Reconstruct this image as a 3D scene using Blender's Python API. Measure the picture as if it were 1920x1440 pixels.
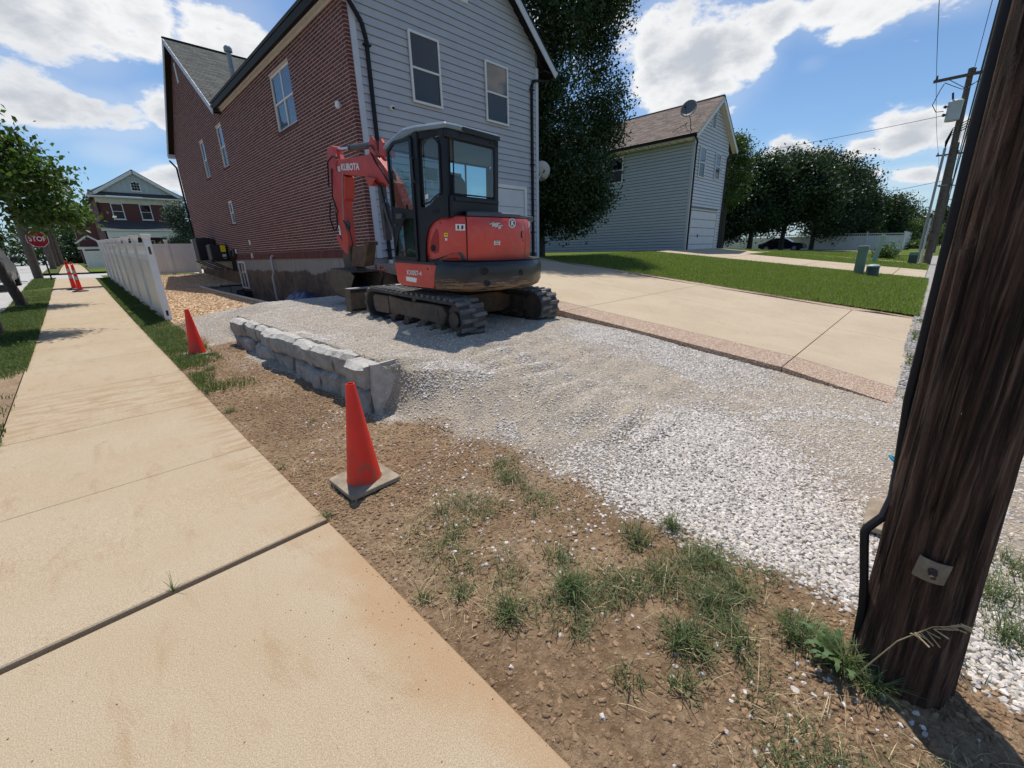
import bpy, bmesh, math, random
import numpy as np
from mathutils import Vector, Matrix
R = math.radians
for o in list(bpy.data.objects): bpy.data.objects.remove(o, do_unlink=True)
scene = bpy.context.scene
col = scene.collection
random.seed(7); rng = np.random.default_rng(7)

# ------------------------------------------------------------------ camera, sky, sun, exposure
EYE = 1.5
def cam_rows():
    pi, ro, ya = R(17.8395), R(-1.5807), R(-45.1945)
    def rot(d):
        c, s = math.cos(pi), math.sin(pi)
        d = (d[0], c*d[1]-s*d[2], s*d[1]+c*d[2])
        c, s = math.cos(ro), math.sin(ro)
        return (c*d[0]-s*d[1], s*d[0]+c*d[1], d[2])
    A = rot((math.sin(ya), 0, math.cos(ya)))
    B = rot((math.sin(ya+math.pi/2), 0, math.cos(ya+math.pi/2)))
    U = rot((0, -1, 0))
    return B, A, U
B_, A_, U_ = cam_rows()
cd = bpy.data.cameras.new('camera'); cam = bpy.data.objects.new('camera', cd); col.objects.link(cam)
cd.sensor_width = 36; cd.sensor_fit = 'HORIZONTAL'; cd.lens = 36*774/1920
cd.clip_start = 0.05; cd.clip_end = 3000
m = Matrix.Identity(4)
for r_, row in enumerate((B_, A_, U_)):
    m[r_][0] = row[0]; m[r_][1] = -row[1]; m[r_][2] = -row[2]
m[2][3] = EYE
cam.matrix_world = m
scene.camera = cam

SUN = Vector((0.233, 0.272, 0.934)).normalized()
sd = bpy.data.lights.new('sun', 'SUN'); sd.energy = 4.7; sd.angle = R(0.55); sd.color = (1.0, 0.955, 0.89)
so = bpy.data.objects.new('sun', sd); col.objects.link(so); so.location = (0, 0, 60)
so.rotation_euler = SUN.to_track_quat('Z', 'Y').to_euler()

scene.view_settings.view_transform = 'Standard'; scene.view_settings.look = 'None'
scene.view_settings.exposure = 0.0; scene.view_settings.gamma = 1.0
scene.view_settings.use_curve_mapping = False

world = bpy.data.worlds.new('World'); scene.world = world; world.use_nodes = True
wt = world.node_tree; wt.nodes.clear()
class NT:
    """small node-building helper"""
    def __init__(s, t): s.t = t
    def n(s, typ, **kw):
        nd = s.t.nodes.new(typ)
        for k, v in kw.items(): setattr(nd, k, v)
        return nd
    def put(s, sock, v):
        if hasattr(v, 'is_output') or isinstance(v, bpy.types.NodeSocket): s.t.links.new(v, sock)
        else: sock.default_value = v
    def math(s, op, a, b=0.0, c=None, clamp=False):
        nd = s.n('ShaderNodeMath', operation=op, use_clamp=clamp)
        s.put(nd.inputs[0], a); s.put(nd.inputs[1], b)
        if c is not None: s.put(nd.inputs[2], c)
        return nd.outputs[0]
    def mix(s, f, a, b, mode='MIX'):
        nd = s.n('ShaderNodeMix', data_type='RGBA', blend_type=mode)
        nd.clamp_factor = True
        s.put(nd.inputs[0], f)
        for i, v in ((6, a), (7, b)):
            if isinstance(v, (tuple, list)): v = (v[0], v[1], v[2], 1)
            s.put(nd.inputs[i], v)
        return nd.outputs[2]
    def noise(s, vec, scale, detail=4, rough=0.55, dist=0.0, out=0):
        nd = s.n('ShaderNodeTexNoise'); nd.inputs['Scale'].default_value = scale
        nd.inputs['Detail'].default_value = detail; nd.inputs['Roughness'].default_value = rough
        nd.inputs['Distortion'].default_value = dist
        if vec is not None: s.put(nd.inputs['Vector'], vec)
        return nd.outputs[out]
    def ramp(s, f, lo, hi, a=0.0, b=1.0, smooth=True):
        nd = s.n('ShaderNodeMapRange'); nd.interpolation_type = 'SMOOTHSTEP' if smooth else 'LINEAR'
        s.put(nd.inputs[0], f); nd.inputs[1].default_value = lo; nd.inputs[2].default_value = hi
        nd.inputs[3].default_value = a; nd.inputs[4].default_value = b
        return nd.outputs[0]
    def scalev(s, vec, k):
        nd = s.n('ShaderNodeMapping'); nd.inputs['Scale'].default_value = k
        s.put(nd.inputs['Vector'], vec); return nd.outputs[0]

W = NT(wt)
tc = W.n('ShaderNodeTexCoord'); sep = W.n('ShaderNodeSeparateXYZ'); wt.links.new(tc.outputs['Generated'], sep.inputs[0])
dx, dy, dz = sep.outputs
sky = W.n('ShaderNodeTexSky', sky_type='NISHITA'); sky.sun_disc = False
sky.sun_elevation = R(69); sky.sun_rotation = math.atan2(SUN.x, SUN.y)
sky.altitude = 150; sky.air_density = 1.0; sky.dust_density = 0.6; sky.ozone_density = 1.6
az = W.math('ARCTAN2', dx, dy); el = W.math('ARCSINE', dz)
# cloud field: soft ellipses (azimuth, elevation, half widths in degrees, weight) broken up by noise
CL = [(3.5, 19.5, 9, 4.5, 1), (16, 20.5, 6, 4.2, 1), (9.5, 21, 6, 3, .9), (20, 18.6, 3, 3, .8), (0.5, 13.2, 5, 3, 1), (6, 12.6, 5, 2.4, 1), (10, 13.6, 3.4, 2.6, 1),
      (15, 12, 3, 2.2, .8), (18.5, 13, 2.5, 1.8, .7), (5, 9.6, 3.2, 1.5, .75), (9, 8, 4, 1.9, .9), (14, 8, 4, 1.6, .6), (-8, 15, 7, 4, .9), (-5, 7, 6, 2, .7),
      (66.5, 18.0, 8, 5.4, 1.35), (70.5, 18.5, 5, 4.2, 1.2), (63, 21, 7, 4, 1.1), (73, 20, 6, 3, 1), (64, 15, 4, 2.2, .85), (60, 22, 4, 3, .8), (80, 20, 7, 3.0, 1.1), (86, 19.3, 6, 2.2, .8), (77.5, 16.5, 2, 1.3, .55), (55, 24, 9, 4, .9), (69, 14.6, 4, 1.4, .8),
      (86.0, 9.4, 3.8, 2.1, 1.25), (83.2, 8.8, 2.6, 1.3, 1.1), (76.6, 8.9, 2.6, 1.6, 1.2), (79.6, 8.2, 2.0, 1.1, 1.1), (83, 6, 2.8, 1.2, 1.15), (87, 5.8, 3, 1.1, 1.1), (74, 8.4, 1.6, 1.0, 1.0), (89.5, 8.8, 3, 1.6, 1.2), (81.5, 7.4, 1.2, .7, .9), (86.5, 4, 3, .6, .7), (90, 7.5, 3, 1.2, .7),
      (40, 28, 11, 5, .9), (25, 34, 14, 5, .9), (97, 14, 7, 3, .9), (112, 12, 8, 3, .9), (-30, 12, 10, 4, .9), (140, 22, 12, 6, .9), (175, 18, 12, 5, .9), (-120, 20, 14, 6, .9), (-70, 25, 14, 6, .9), (50, 48, 20, 8, .8), (-150, 45, 25, 9, .8)]
field = None
for a, e, ra, re, w in CL:
    da = W.math('MULTIPLY', W.math('SUBTRACT', az, R(a)), 1/R(ra))
    de = W.math('MULTIPLY', W.math('SUBTRACT', el, R(e)), 1/R(re))
    # flatter bottoms: stretch the lower half
    d2 = W.math('ADD', W.math('MULTIPLY', da, da), W.math('MULTIPLY', de, de))
    g = W.math('MULTIPLY', W.math('EXPONENT', W.math('MULTIPLY', d2, -1.0)), w)
    field = g if field is None else W.math('MAXIMUM', field, g)
# direction projected on a flat cloud deck, so detail shrinks towards the horizon
dk = W.math('ADD', W.math('MAXIMUM', dz, 0.0), 0.10)
cmb = W.n('ShaderNodeCombineXYZ')
W.put(cmb.inputs[0], W.math('DIVIDE', dx, dk)); W.put(cmb.inputs[1], W.math('DIVIDE', dy, dk)); W.put(cmb.inputs[2], W.math('MULTIPLY', dz, 9.0))
deck = cmb.outputs[0]
cmb2 = W.n('ShaderNodeCombineXYZ'); W.put(cmb2.inputs[0], dx); W.put(cmb2.inputs[1], dy); W.put(cmb2.inputs[2], W.math('MULTIPLY', dz, 1.9))
deck = cmb2.outputs[0]
n1 = W.noise(deck, 7.0, 10, 0.56, 0.10)
n2 = W.noise(deck, 3.0, 4, 0.5)
n3 = W.noise(deck, 24.0, 7, 0.60, 0.1)
dens = W.math('ADD', field, W.math('MULTIPLY', W.math('SUBTRACT', n1, 0.5), 2.1))
dens = W.math('ADD', dens, W.math('MULTIPLY', W.math('SUBTRACT', n3, 0.5), 0.55))
cover = W.ramp(dens, 0.54, 0.84)
wisp = W.math('MULTIPLY', W.ramp(W.math('ADD', field, W.math('MULTIPLY', W.math('SUBTRACT', n2, .5), 1.5)), 0.1, 0.9), 0.26)
cover = W.math('MAXIMUM', cover, wisp)
thick = W.ramp(W.math('ADD', dens, W.math('MULTIPLY', W.math('SUBTRACT', n2, .5), 1.2)), 0.66, 1.35)
cloudcol = W.mix(thick, (7.4, 7.45, 7.5), (4.3, 4.6, 5.1))
skyc = W.mix(1.0, sky.outputs[0], (.74, .90, 1.04), 'MULTIPLY')
low = W.ramp(dz, 0.0, 0.16, 0.45, 0.0)
skyc = W.mix(low, skyc, (3.6, 4.8, 6.2))
final = W.mix(cover, skyc, cloudcol)
below = W.math('LESS_THAN', dz, -0.01)
final = W.mix(below, final, (1.4, 1.5, 1.2))
bg = W.n('ShaderNodeBackground'); wt.links.new(final, bg.inputs[0]); bg.inputs[1].default_value = 0.125
wo = W.n('ShaderNodeOutputWorld'); wt.links.new(bg.outputs[0], wo.inputs[0])

# ------------------------------------------------------------------ materials
MATS = {}
def mat(name, c, rough=0.8, c2=None, scale=6.0, bump=0.0, bscale=None, metal=0.0, spec=0.5, amount=1.0, island=0.0, trans=0.0, coat=0.0, per_obj=0.0, det=5, fine=None):
    if name in MATS: return MATS[name]
    mt = bpy.data.materials.new(name); mt.use_nodes = True; MATS[name] = mt
    t = NT(mt.node_tree); bs = mt.node_tree.nodes['Principled BSDF']
    geo = t.n('ShaderNodeNewGeometry'); pos = geo.outputs['Position']
    if per_obj or True:
        tcx = t.n('ShaderNodeTexCoord'); pos2 = tcx.outputs['Object']
    col_ = (c[0], c[1], c[2], 1)
    out = None
    if c2 is not None:
        f = t.ramp(t.noise(pos, scale, det, 0.6), 0.5-0.22/amount, 0.5+0.22/amount)
        out = t.mix(f, c, c2)
        if fine:
            f2 = t.noise(pos, fine, 2, 0.7)
            out = t.mix(1.0, out, t.mix(f2, (.62, .62, .62), (1.38, 1.38, 1.38)), 'MULTIPLY')
    if island or per_obj:
        src = geo.outputs['Random Per Island'] if island else t.n('ShaderNodeObjectInfo').outputs['Random']
        k = island or per_obj
        sc = t.ramp(src, 0, 1, 1-k, 1+k, False)
        hs = t.n('ShaderNodeHueSaturation'); t.put(hs.inputs['Value'], sc)
        if out is not None: t.put(hs.inputs['Color'], out)
        else: hs.inputs['Color'].default_value = col_
        out = hs.outputs[0]
    if out is not None: t.put(bs.inputs['Base Color'], out)
    else: bs.inputs['Base Color'].default_value = col_
    bs.inputs['Roughness'].default_value = rough; bs.inputs['Metallic'].default_value = metal
    bs.inputs['Specular IOR Level'].default_value = spec
    if coat: bs.inputs['Coat Weight'].default_value = coat; bs.inputs['Coat Roughness'].default_value = 0.15
    if bump:
        b = t.n('ShaderNodeBump'); b.inputs['Strength'].default_value = min(1, bump); b.inputs['Distance'].default_value = 0.01*max(1, bump)
        t.put(b.inputs['Height'], t.noise(pos, bscale or scale*4, 6, 0.65)); t.put(bs.inputs['Normal'], b.outputs[0])
    if trans:
        tr = t.n('ShaderNodeBsdfTranslucent'); mx = t.n('ShaderNodeMixShader'); mx.inputs[0].default_value = trans
        if out is not None: t.put(tr.inputs[0], t.mix(1.0, out, (1.5, 1.6, .7), 'MULTIPLY'))
        else: tr.inputs[0].default_value = col_
        mt.node_tree.links.new(bs.outputs[0], mx.inputs[1]); mt.node_tree.links.new(tr.outputs[0], mx.inputs[2])
        mt.node_tree.links.new(mx.outputs[0], mt.node_tree.nodes['Material Output'].inputs[0])
    return mt

def custom(name):
    mt = bpy.data.materials.new(name); mt.use_nodes = True; MATS[name] = mt
    t = NT(mt.node_tree); bs = mt.node_tree.nodes['Principled BSDF']
    pos = t.n('ShaderNodeNewGeometry').outputs['Position']
    return mt, t, bs, pos
def bumpn(t, bs, h, strength=0.5, dist=0.01):
    b = t.n('ShaderNodeBump'); b.inputs['Strength'].default_value = strength; b.inputs['Distance'].default_value = dist
    t.put(b.inputs['Height'], h); t.put(bs.inputs['Normal'], b.outputs[0])

def concrete(name, base, stain, dirt, stain_amt=0.6, grain=150.0, edge_stain=False):
    mt, t, bs, pos = custom(name)
    big = t.ramp(t.noise(pos, 0.9, 5, 0.6), 0.35, 0.68)
    c = t.mix(t.math('MULTIPLY', big, stain_amt), base, stain)
    sm = t.ramp(t.noise(t.scalev(pos, (3.2, 1.0, 1)), 2.1, 7, 0.68, 0.6), 0.52, 0.72)
    c = t.mix(t.math('MULTIPLY', sm, 0.55), c, dirt)
    g = t.noise(pos, grain, 2, 0.8)
    c = t.mix(1.0, c, t.mix(t.ramp(g, .3, .7), (.70, .69, .68), (1.26, 1.26, 1.27)), 'MULTIPLY')
    g3 = t.noise(pos, 95, 4, 0.75)
    c = t.mix(1.0, c, t.mix(t.ramp(g3, .3, .7), (.93, .93, .92), (1.06, 1.06, 1.06)), 'MULTIPLY')
    vo = t.n('ShaderNodeTexVoronoi'); vo.inputs['Scale'].default_value = 9; t.put(vo.inputs['Vector'], pos)
    spots = t.ramp(vo.outputs['Distance'], 0.0, 0.07, 0.75, 0.0)
    sc = t.n('ShaderNodeSeparateColor'); t.put(sc.inputs[0], vo.outputs['Color'])
    keep = t.math('GREATER_THAN', sc.outputs[0], 0.80)
    c = t.mix(t.math('MULTIPLY', spots, keep), c, (.13, .09, .06))
    g4 = t.noise(pos, 330, 1, .5)
    c = t.mix(t.ramp(g4, .66, .74, 0, .5), c, (.62, .56, .47)); c = t.mix(t.ramp(g4, .34, .26, 0, .5), c, (.20, .14, .09))
    if edge_stain:
        sp_ = t.n('ShaderNodeSeparateXYZ'); t.put(sp_.inputs[0], pos)
        ns = t.noise(pos, 2.3, 6, .65, .3)
        a1 = t.math('MULTIPLY', t.ramp(t.math('ADD', sp_.outputs[0], t.math('MULTIPLY', t.math('SUBTRACT', ns, .5), .9)), .38, .74), t.ramp(sp_.outputs[1], 3.2, 1.6))
        c = t.mix(t.math('MULTIPLY', a1, .55), c, (.36, .20, .09))
        b1 = t.math('MULTIPLY', t.ramp(sp_.outputs[1], 5.0, 5.9), t.ramp(sp_.outputs[1], 7.4, 6.6))
        ns2 = t.noise(t.scalev(pos, (1.1, 4.5, 1)), 2.6, 6, .7, .4)
        c = t.mix(t.math('MULTIPLY', b1, t.ramp(ns2, .46, .60, 0, .8)), c, (.33, .225, .125))
        b2 = t.math('MULTIPLY', t.ramp(sp_.outputs[0], .30, .66), t.math('MULTIPLY', t.ramp(sp_.outputs[1], 2.4, 3.2), t.ramp(sp_.outputs[1], 6.8, 5.2)))
        c = t.mix(t.math('MULTIPLY', b2, t.ramp(ns2, .42, .60, 0, .75)), c, (.33, .215, .115))
    t.put(bs.inputs['Base Color'], c); bs.inputs['Roughness'].default_value = 0.85
    bs.inputs['Specular IOR Level'].default_value = 0.3
    bumpn(t, bs, t.math('ADD', g, t.math('MULTIPLY', g3, 1.2)), 0.45, 0.004)
    return mt
concrete('sidewalk_concrete', (.43, .342, .235), (.40, .305, .19), (.33, .215, .115), 0.8, 230, True)
concrete('driveway_concrete', (.475, .385, .27), (.425, .335, .23), (.36, .275, .18), 0.9, 200)
concrete('alley_concrete', (.33, .315, .285), (.27, .255, .23), (.22, .195, .16), 0.8, 120)
concrete('road_concrete', (.43, .42, .39), (.37, .36, .34), (.30, .28, .25), 0.7, 120)

def dirt_mat():
    mt, t, bs, pos = custom('soil')
    a = t.ramp(t.noise(pos, 1.6, 6, 0.65, 0.4), .3, .7)
    c = t.mix(a, (.255, .165, .095), (.375, .262, .160))
    b = t.noise(pos, 28, 5, 0.7)
    c = t.mix(1.0, c, t.mix(t.ramp(b, .3, .7), (.66, .62, .58), (1.3, 1.3, 1.3)), 'MULTIPLY')
    # pale stone dust where the pad is
    at = t.n('ShaderNodeAttribute', attribute_name='dust')
    dn = t.ramp(t.noise(pos, 3.2, 6, 0.65, 0.7), .36, .62)
    dust = t.mix(dn, (.48, .41, .33), (.62, .52, .39))
    dust = t.mix(1.0, dust, t.mix(t.ramp(t.noise(pos, 70, 4, .75), .3, .7), (.6, .59, .58), (1.2, 1.2, 1.2)), 'MULTIPLY')
    c = t.mix(at.outputs['Fac'], c, dust)
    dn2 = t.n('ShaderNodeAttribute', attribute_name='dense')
    c = t.mix(t.math('MULTIPLY', dn2.outputs['Fac'], .8), c, (.13, .11, .09))  # shade in the gaps between loose stones, painted into the ground colour
    t.put(bs.inputs['Base Color'], c); bs.inputs['Roughness'].default_value = 0.95; bs.inputs['Specular IOR Level'].default_value = .15
    h = t.math('ADD', t.math('MULTIPLY', t.noise(pos, 42, 6, .7), 1.8), t.noise(pos, 130, 4, .75))
    bumpn(t, bs, h, 1.0, 0.013)
dirt_mat()

def grassground(name, a, b, c3):
    mt, t, bs, pos = custom(name)
    c = t.mix(t.ramp(t.noise(pos, 1.1, 6, .65), .35, .68), a, b)
    c = t.mix(t.math('MULTIPLY', t.ramp(t.noise(pos, .5, 4, .6, .8), .55, .75), .7), c, c3)
    c = t.mix(1.0, c, t.mix(t.ramp(t.noise(pos, 55, 4, .75), .3, .7), (.55, .55, .55), (1.35, 1.35, 1.35)), 'MULTIPLY')
    t.put(bs.inputs['Base Color'], c); bs.inputs['Roughness'].default_value = .95; bs.inputs['Specular IOR Level'].default_value = .1
    bumpn(t, bs, t.noise(pos, 60, 5, .75), 1.0, 0.03)
grassground('lawn_ground', (.085, .125, .018), (.12, .16, .03), (.13, .135, .04))
grassground('verge_ground', (.065, .095, .02), (.10, .115, .035), (.24, .175, .09))
grassground('far_ground', (.05, .085, .018), (.08, .11, .03), (.12, .11, .045))

mat('brick', (.165, .045, .036), .85, c2=(.105, .030, .027), scale=9, island=.30, bump=.5, bscale=90)
mat('brick_face', (.165, .045, .036), .85, c2=(.105, .030, .027), scale=9, per_obj=.30, bump=.5, bscale=90)
mat('mortar', (.66, .49, .42), .95, c2=(.55, .40, .34), scale=30, bump=.4)
mat('siding_grey', (.45, .45, .475), .62, c2=(.41, .415, .455), scale=2.5, fine=180, bump=.15, bscale=60)
mat('trim_grey', (.55, .555, .60), .6, c2=(.50, .505, .55), scale=4)
mat('lap_shadow_gap', (.20, .205, .22), .9)  # dark wall backing: shadow lines under the laps put into its colour
mat('siding_white', (.60, .60, .64), .6, c2=(.55, .555, .60), scale=3, bump=.15, bscale=60)
mat('siding_blue', (.45, .475, .48), .6, c2=(.42, .44, .45), scale=3, bump=.15, bscale=60)
mat('trim_white', (.74, .72, .70), .55, c2=(.68, .66, .63), scale=5)
mat('cream', (.62, .58, .50), .6, c2=(.55, .51, .44), scale=5)
mat('gutter_black', (.014, .014, .016), .55, spec=.22)
mat('vinyl', (.74, .73, .72), .35, c2=(.68, .66, .62), scale=1.6)
mat('vinyl_dirty', (.66, .62, .56), .4, c2=(.60, .52, .42), scale=2.2)
mat('black_steel', (.02, .02, .022), .45, c2=(.035, .032, .03), scale=12)
mat('rubber', (.026, .027, .03), .72, c2=(.052, .05, .047), scale=5, bump=.5, bscale=50)
mat('rubber_grey', (.085, .083, .082), .8, c2=(.155, .145, .13), scale=9, bump=.5, bscale=60, amount=1.4)
mat('muddy_steel', (.060, .047, .038), .8, c2=(.115, .085, .06), scale=9, bump=.6, bscale=60)
mat('rusty_steel', (.13, .075, .04), .85, c2=(.055, .038, .03), scale=8, bump=.6, bscale=70)
mat('chrome', (.7, .7, .72), .18, metal=1.0)
mat('grey_paint', (.50, .53, .55), .4, c2=(.44, .47, .49), scale=4)
mat('cone_orange', (.93, .038, .014), .45, c2=(.84, .034, .014), scale=5, spec=.5, trans=.2)
mat('cone_base', (.20, .165, .115), .9, c2=(.34, .28, .20), scale=11, bump=.5, bscale=90)
mat('white_sheeting', (.7, .68, .66), .4, c2=(.55, .52, .5), scale=30)
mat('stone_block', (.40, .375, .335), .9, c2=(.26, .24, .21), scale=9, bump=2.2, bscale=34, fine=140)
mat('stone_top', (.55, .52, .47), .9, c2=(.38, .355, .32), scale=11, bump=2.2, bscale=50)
mat('gravel_white', (.60, .55, .495), .9, per_obj=.30, c2=(.44, .405, .37), scale=40)
mat('gravel_tan', (.56, .50, .42), .9, per_obj=.30, c2=(.43, .365, .295), scale=40)
mat('gravel_far', (.42, .39, .36), .9, per_obj=.38, c2=(.28, .27, .26), scale=40)
mat('clod', (.30, .195, .112), .95, per_obj=.3, c2=(.23, .145, .08), scale=30, bump=.6, bscale=140)
mat('straw', (.42, .33, .19), .9, island=.35)
mat('grass_blade', (.10, .135, .048), .7, island=.5, trans=.25)
mat('grass_lawn', (.15, .20, .038), .7, island=.5, trans=.3)
mat('grass_verge', (.085, .125, .03), .75, island=.4, trans=.25)
mat('weed_leaf', (.085, .145, .045), .6, island=.2, trans=.3)
mat('chip', (.56, .40, .25), .9, per_obj=.4)
mat('mulch_ground', (.44, .31, .19), .95, c2=(.30, .20, .115), scale=14, bump=.9, bscale=70, fine=90)
mat('shingle_grey', (.115, .117, .105), .95, island=.22, bump=.5, bscale=160)
mat('shingle_brown', (.215, .165, .135), .95, island=.24, bump=.5, bscale=160)
mat('shingle_dark', (.05, .045, .045), .95, c2=(.07, .065, .06), scale=8, bump=.5, bscale=60)
mat('leaf_big', (.030, .058, .016), .42, island=.42, trans=.2, spec=.5)
mat('leaf_maple', (.058, .105, .02), .5, island=.42, trans=.34)
mat('leaf_row', (.028, .055, .017), .45, island=.45, trans=.2, spec=.45)
mat('leaf_dark', (.020, .042, .012), .5, island=.45, trans=.18)
mat('leaf_light', (.070, .115, .026), .55, island=.4, trans=.28)
mat('leaf_ever', (.045, .075, .04), .6, island=.4, trans=.1)
mat('bark', (.040, .030, .024), .95, c2=(.075, .06, .048), scale=14, bump=.9, bscale=40)
mat('pole_wood_grey', (.14, .108, .085), .9, c2=(.085, .065, .052), scale=7, bump=.6, bscale=40)
mat('grille_edge', (.10, .11, .12), .5)
mat('hvac_black', (.018, .019, .021), .5)
mat('yellow_label', (.85, .7, .02), .5); mat('white_label', (.75, .75, .73), .5); mat('label_ink', (.03, .03, .03), .6)
mat('letter_silver', (.68, .67, .66), .4); mat('pipe_pvc', (.42, .41, .40), .5)
mat('pedestal_green', (.13, .20, .14), .5, c2=(.16, .23, .165), scale=6)
mat('pedestal_dark', (.035, .06, .045), .55); mat('pedestal_pale', (.27, .36, .31), .5)
mat('dish_grey', (.15, .145, .145), .5); mat('dish_white', (.5, .5, .5), .5)
mat('tarp_blue', (.018, .030, .085), .45, c2=(.03, .05, .13), scale=9, bump=.5, bscale=30)
mat('red_mesh', (.6, .02, .015), .6); mat('blue_rope', (.02, .25, .36), .5)
mat('sheet_silver', (.42, .40, .40), .4); mat('plate_metal', (.24, .22, .17), .6, c2=(.16, .13, .10), scale=30, metal=.3)
mat('galv', (.33, .34, .35), .5, c2=(.26, .27, .28), scale=6, metal=.3)
mat('dirt_brown', (.125, .075, .045), .95, c2=(.20, .13, .08), scale=5, bump=.8, bscale=30)
mat('sign_red', (.36, .008, .015), .45, spec=.3); mat('sign_white', (.78, .76, .75), .5)
mat('car_navy', (.006, .008, .028), .25, coat=.6); mat('car_grey', (.30, .295, .28), .3, coat=.5, metal=.3); mat('car_silver', (.45, .46, .47), .3, metal=.4)
mat('tail_red', (.35, .01, .01), .3, coat=.5); mat('tyre', (.015, .015, .016), .85); mat('rim', (.4, .4, .41), .35, metal=.7)
mat('garage_white', (.62, .61, .62), .55, c2=(.57, .56, .57), scale=3)
mat('door_brown', (.10, .035, .02), .5); mat('seat_black', (.012, .016, .026), .7)
mat('brick_far', (.135, .050, .044), .9, c2=(.10, .036, .034), scale=14, fine=40)
mat('gable_board', (.46, .48, .50), .7, c2=(.42, .44, .46), scale=3)
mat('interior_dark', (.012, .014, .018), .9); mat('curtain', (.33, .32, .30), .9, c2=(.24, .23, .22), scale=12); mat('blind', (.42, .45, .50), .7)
mat('plastic_edge', (.62, .61, .58), .6)

def aggregate():
    mt, t, bs, pos = custom('aggregate')
    vo = t.n('ShaderNodeTexVoronoi'); vo.inputs['Scale'].default_value = 75; t.put(vo.inputs['Vector'], pos)
    sc = t.n('ShaderNodeSeparateColor'); t.put(sc.inputs[0], vo.outputs['Color'])
    c = t.mix(sc.outputs[0], (.31, .175, .10), (.55, .41, .28))
    c = t.mix(t.math('GREATER_THAN', sc.outputs[1], .8), c, (.62, .54, .46))
    c = t.mix(t.ramp(vo.outputs['Distance'], .4, .8), c, (.25, .16, .115))
    t.put(bs.inputs['Base Color'], c); bs.inputs['Roughness'].default_value = .8
    bumpn(t, bs, t.math('SUBTRACT', 1.0, vo.outputs['Distance']), .8, .012)
aggregate()

def foundation():
    mt, t, bs, pos = custom('foundation_concrete')
    s = t.n('ShaderNodeSeparateXYZ'); t.put(s.inputs[0], pos)
    st = t.noise(t.scalev(pos, (6, 6, .35)), 3.0, 5, .6)
    c = t.mix(t.ramp(st, .35, .65), (.33, .31, .27), (.25, .23, .20))
    # soil stain left below the old ground line
    edge = t.math('ADD', s.outputs[2], t.math('MULTIPLY', t.math('SUBTRACT', t.noise(pos, 1.1, 5, .6), .5), .55))
    f = t.ramp(edge, .98, 1.06, 1.0, 0.0)
    mud = t.mix(t.ramp(t.noise(pos, 1.4, 6, .7, .5), .35, .66), (.18, .125, .08), (.075, .055, .042))
    c = t.mix(f, c, mud)
    c = t.mix(1.0, c, t.mix(t.noise(pos, 40, 4, .7), (.75, .75, .75), (1.25, 1.25, 1.25)), 'MULTIPLY')
    t.put(bs.inputs['Base Color'], c); bs.inputs['Roughness'].default_value = .92
    bumpn(t, bs, t.noise(pos, 25, 5, .7), .5, .012)
foundation()

def pole_bark():
    mt, t, bs, pos = custom('creosote_wood')
    tcx = t.n('ShaderNodeTexCoord').outputs['Object']
    v = t.scalev(tcx, (26, 26, 1.5)); n = t.noise(v, 1.0, 8, .68, .6)
    v2 = t.scalev(tcx, (80, 80, 3.0)); n2 = t.noise(v2, 1.0, 5, .6, .3)
    c = t.mix(t.ramp(n, .36, .66), (.026, .016, .012), (.155, .088, .060))
    c = t.mix(t.ramp(n2, .50, .70, 0, .75), c, (.28, .175, .125))
    t.put(bs.inputs['Base Color'], c); bs.inputs['Roughness'].default_value = .85; bs.inputs['Specular IOR Level'].default_value = .25
    bumpn(t, bs, t.math('ADD', t.math('MULTIPLY', n, 2.2), n2), 1.0, .03)
pole_bark()

def cone_plastic():
    mt, t, bs, pos = custom('cone_plastic')
    oz = t.n('ShaderNodeSeparateXYZ'); oc = t.n('ShaderNodeTexCoord').outputs['Object']; t.put(oz.inputs[0], oc)
    n = t.noise(oc, 13, 6, .7, .5); low = t.ramp(oz.outputs[2], .05, .5, .16, -.03)
    f = t.ramp(t.math('ADD', n, low), .62, .78, 0, .75)
    sc_ = t.ramp(t.noise(t.scalev(oc, (30, 30, 5)), 1.0, 5, .7, .6), .66, .74, 0, .5)
    c = t.mix(t.ramp(t.noise(oc, 4, 3, .5), .35, .65), (.93, .038, .014), (.84, .034, .014))
    c = t.mix(f, c, (.40, .10, .05)); c = t.mix(sc_, c, (.75, .22, .14))
    t.put(bs.inputs['Base Color'], c); bs.inputs['Roughness'].default_value = .45
    tr = t.n('ShaderNodeBsdfTranslucent'); tr.inputs[0].default_value = (.93, .04, .014, 1); mx = t.n('ShaderNodeMixShader'); mx.inputs[0].default_value = .18
    mt.node_tree.links.new(bs.outputs[0], mx.inputs[1]); mt.node_tree.links.new(tr.outputs[0], mx.inputs[2]); mt.node_tree.links.new(mx.outputs[0], mt.node_tree.nodes['Material Output'].inputs[0])
cone_plastic()
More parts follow.
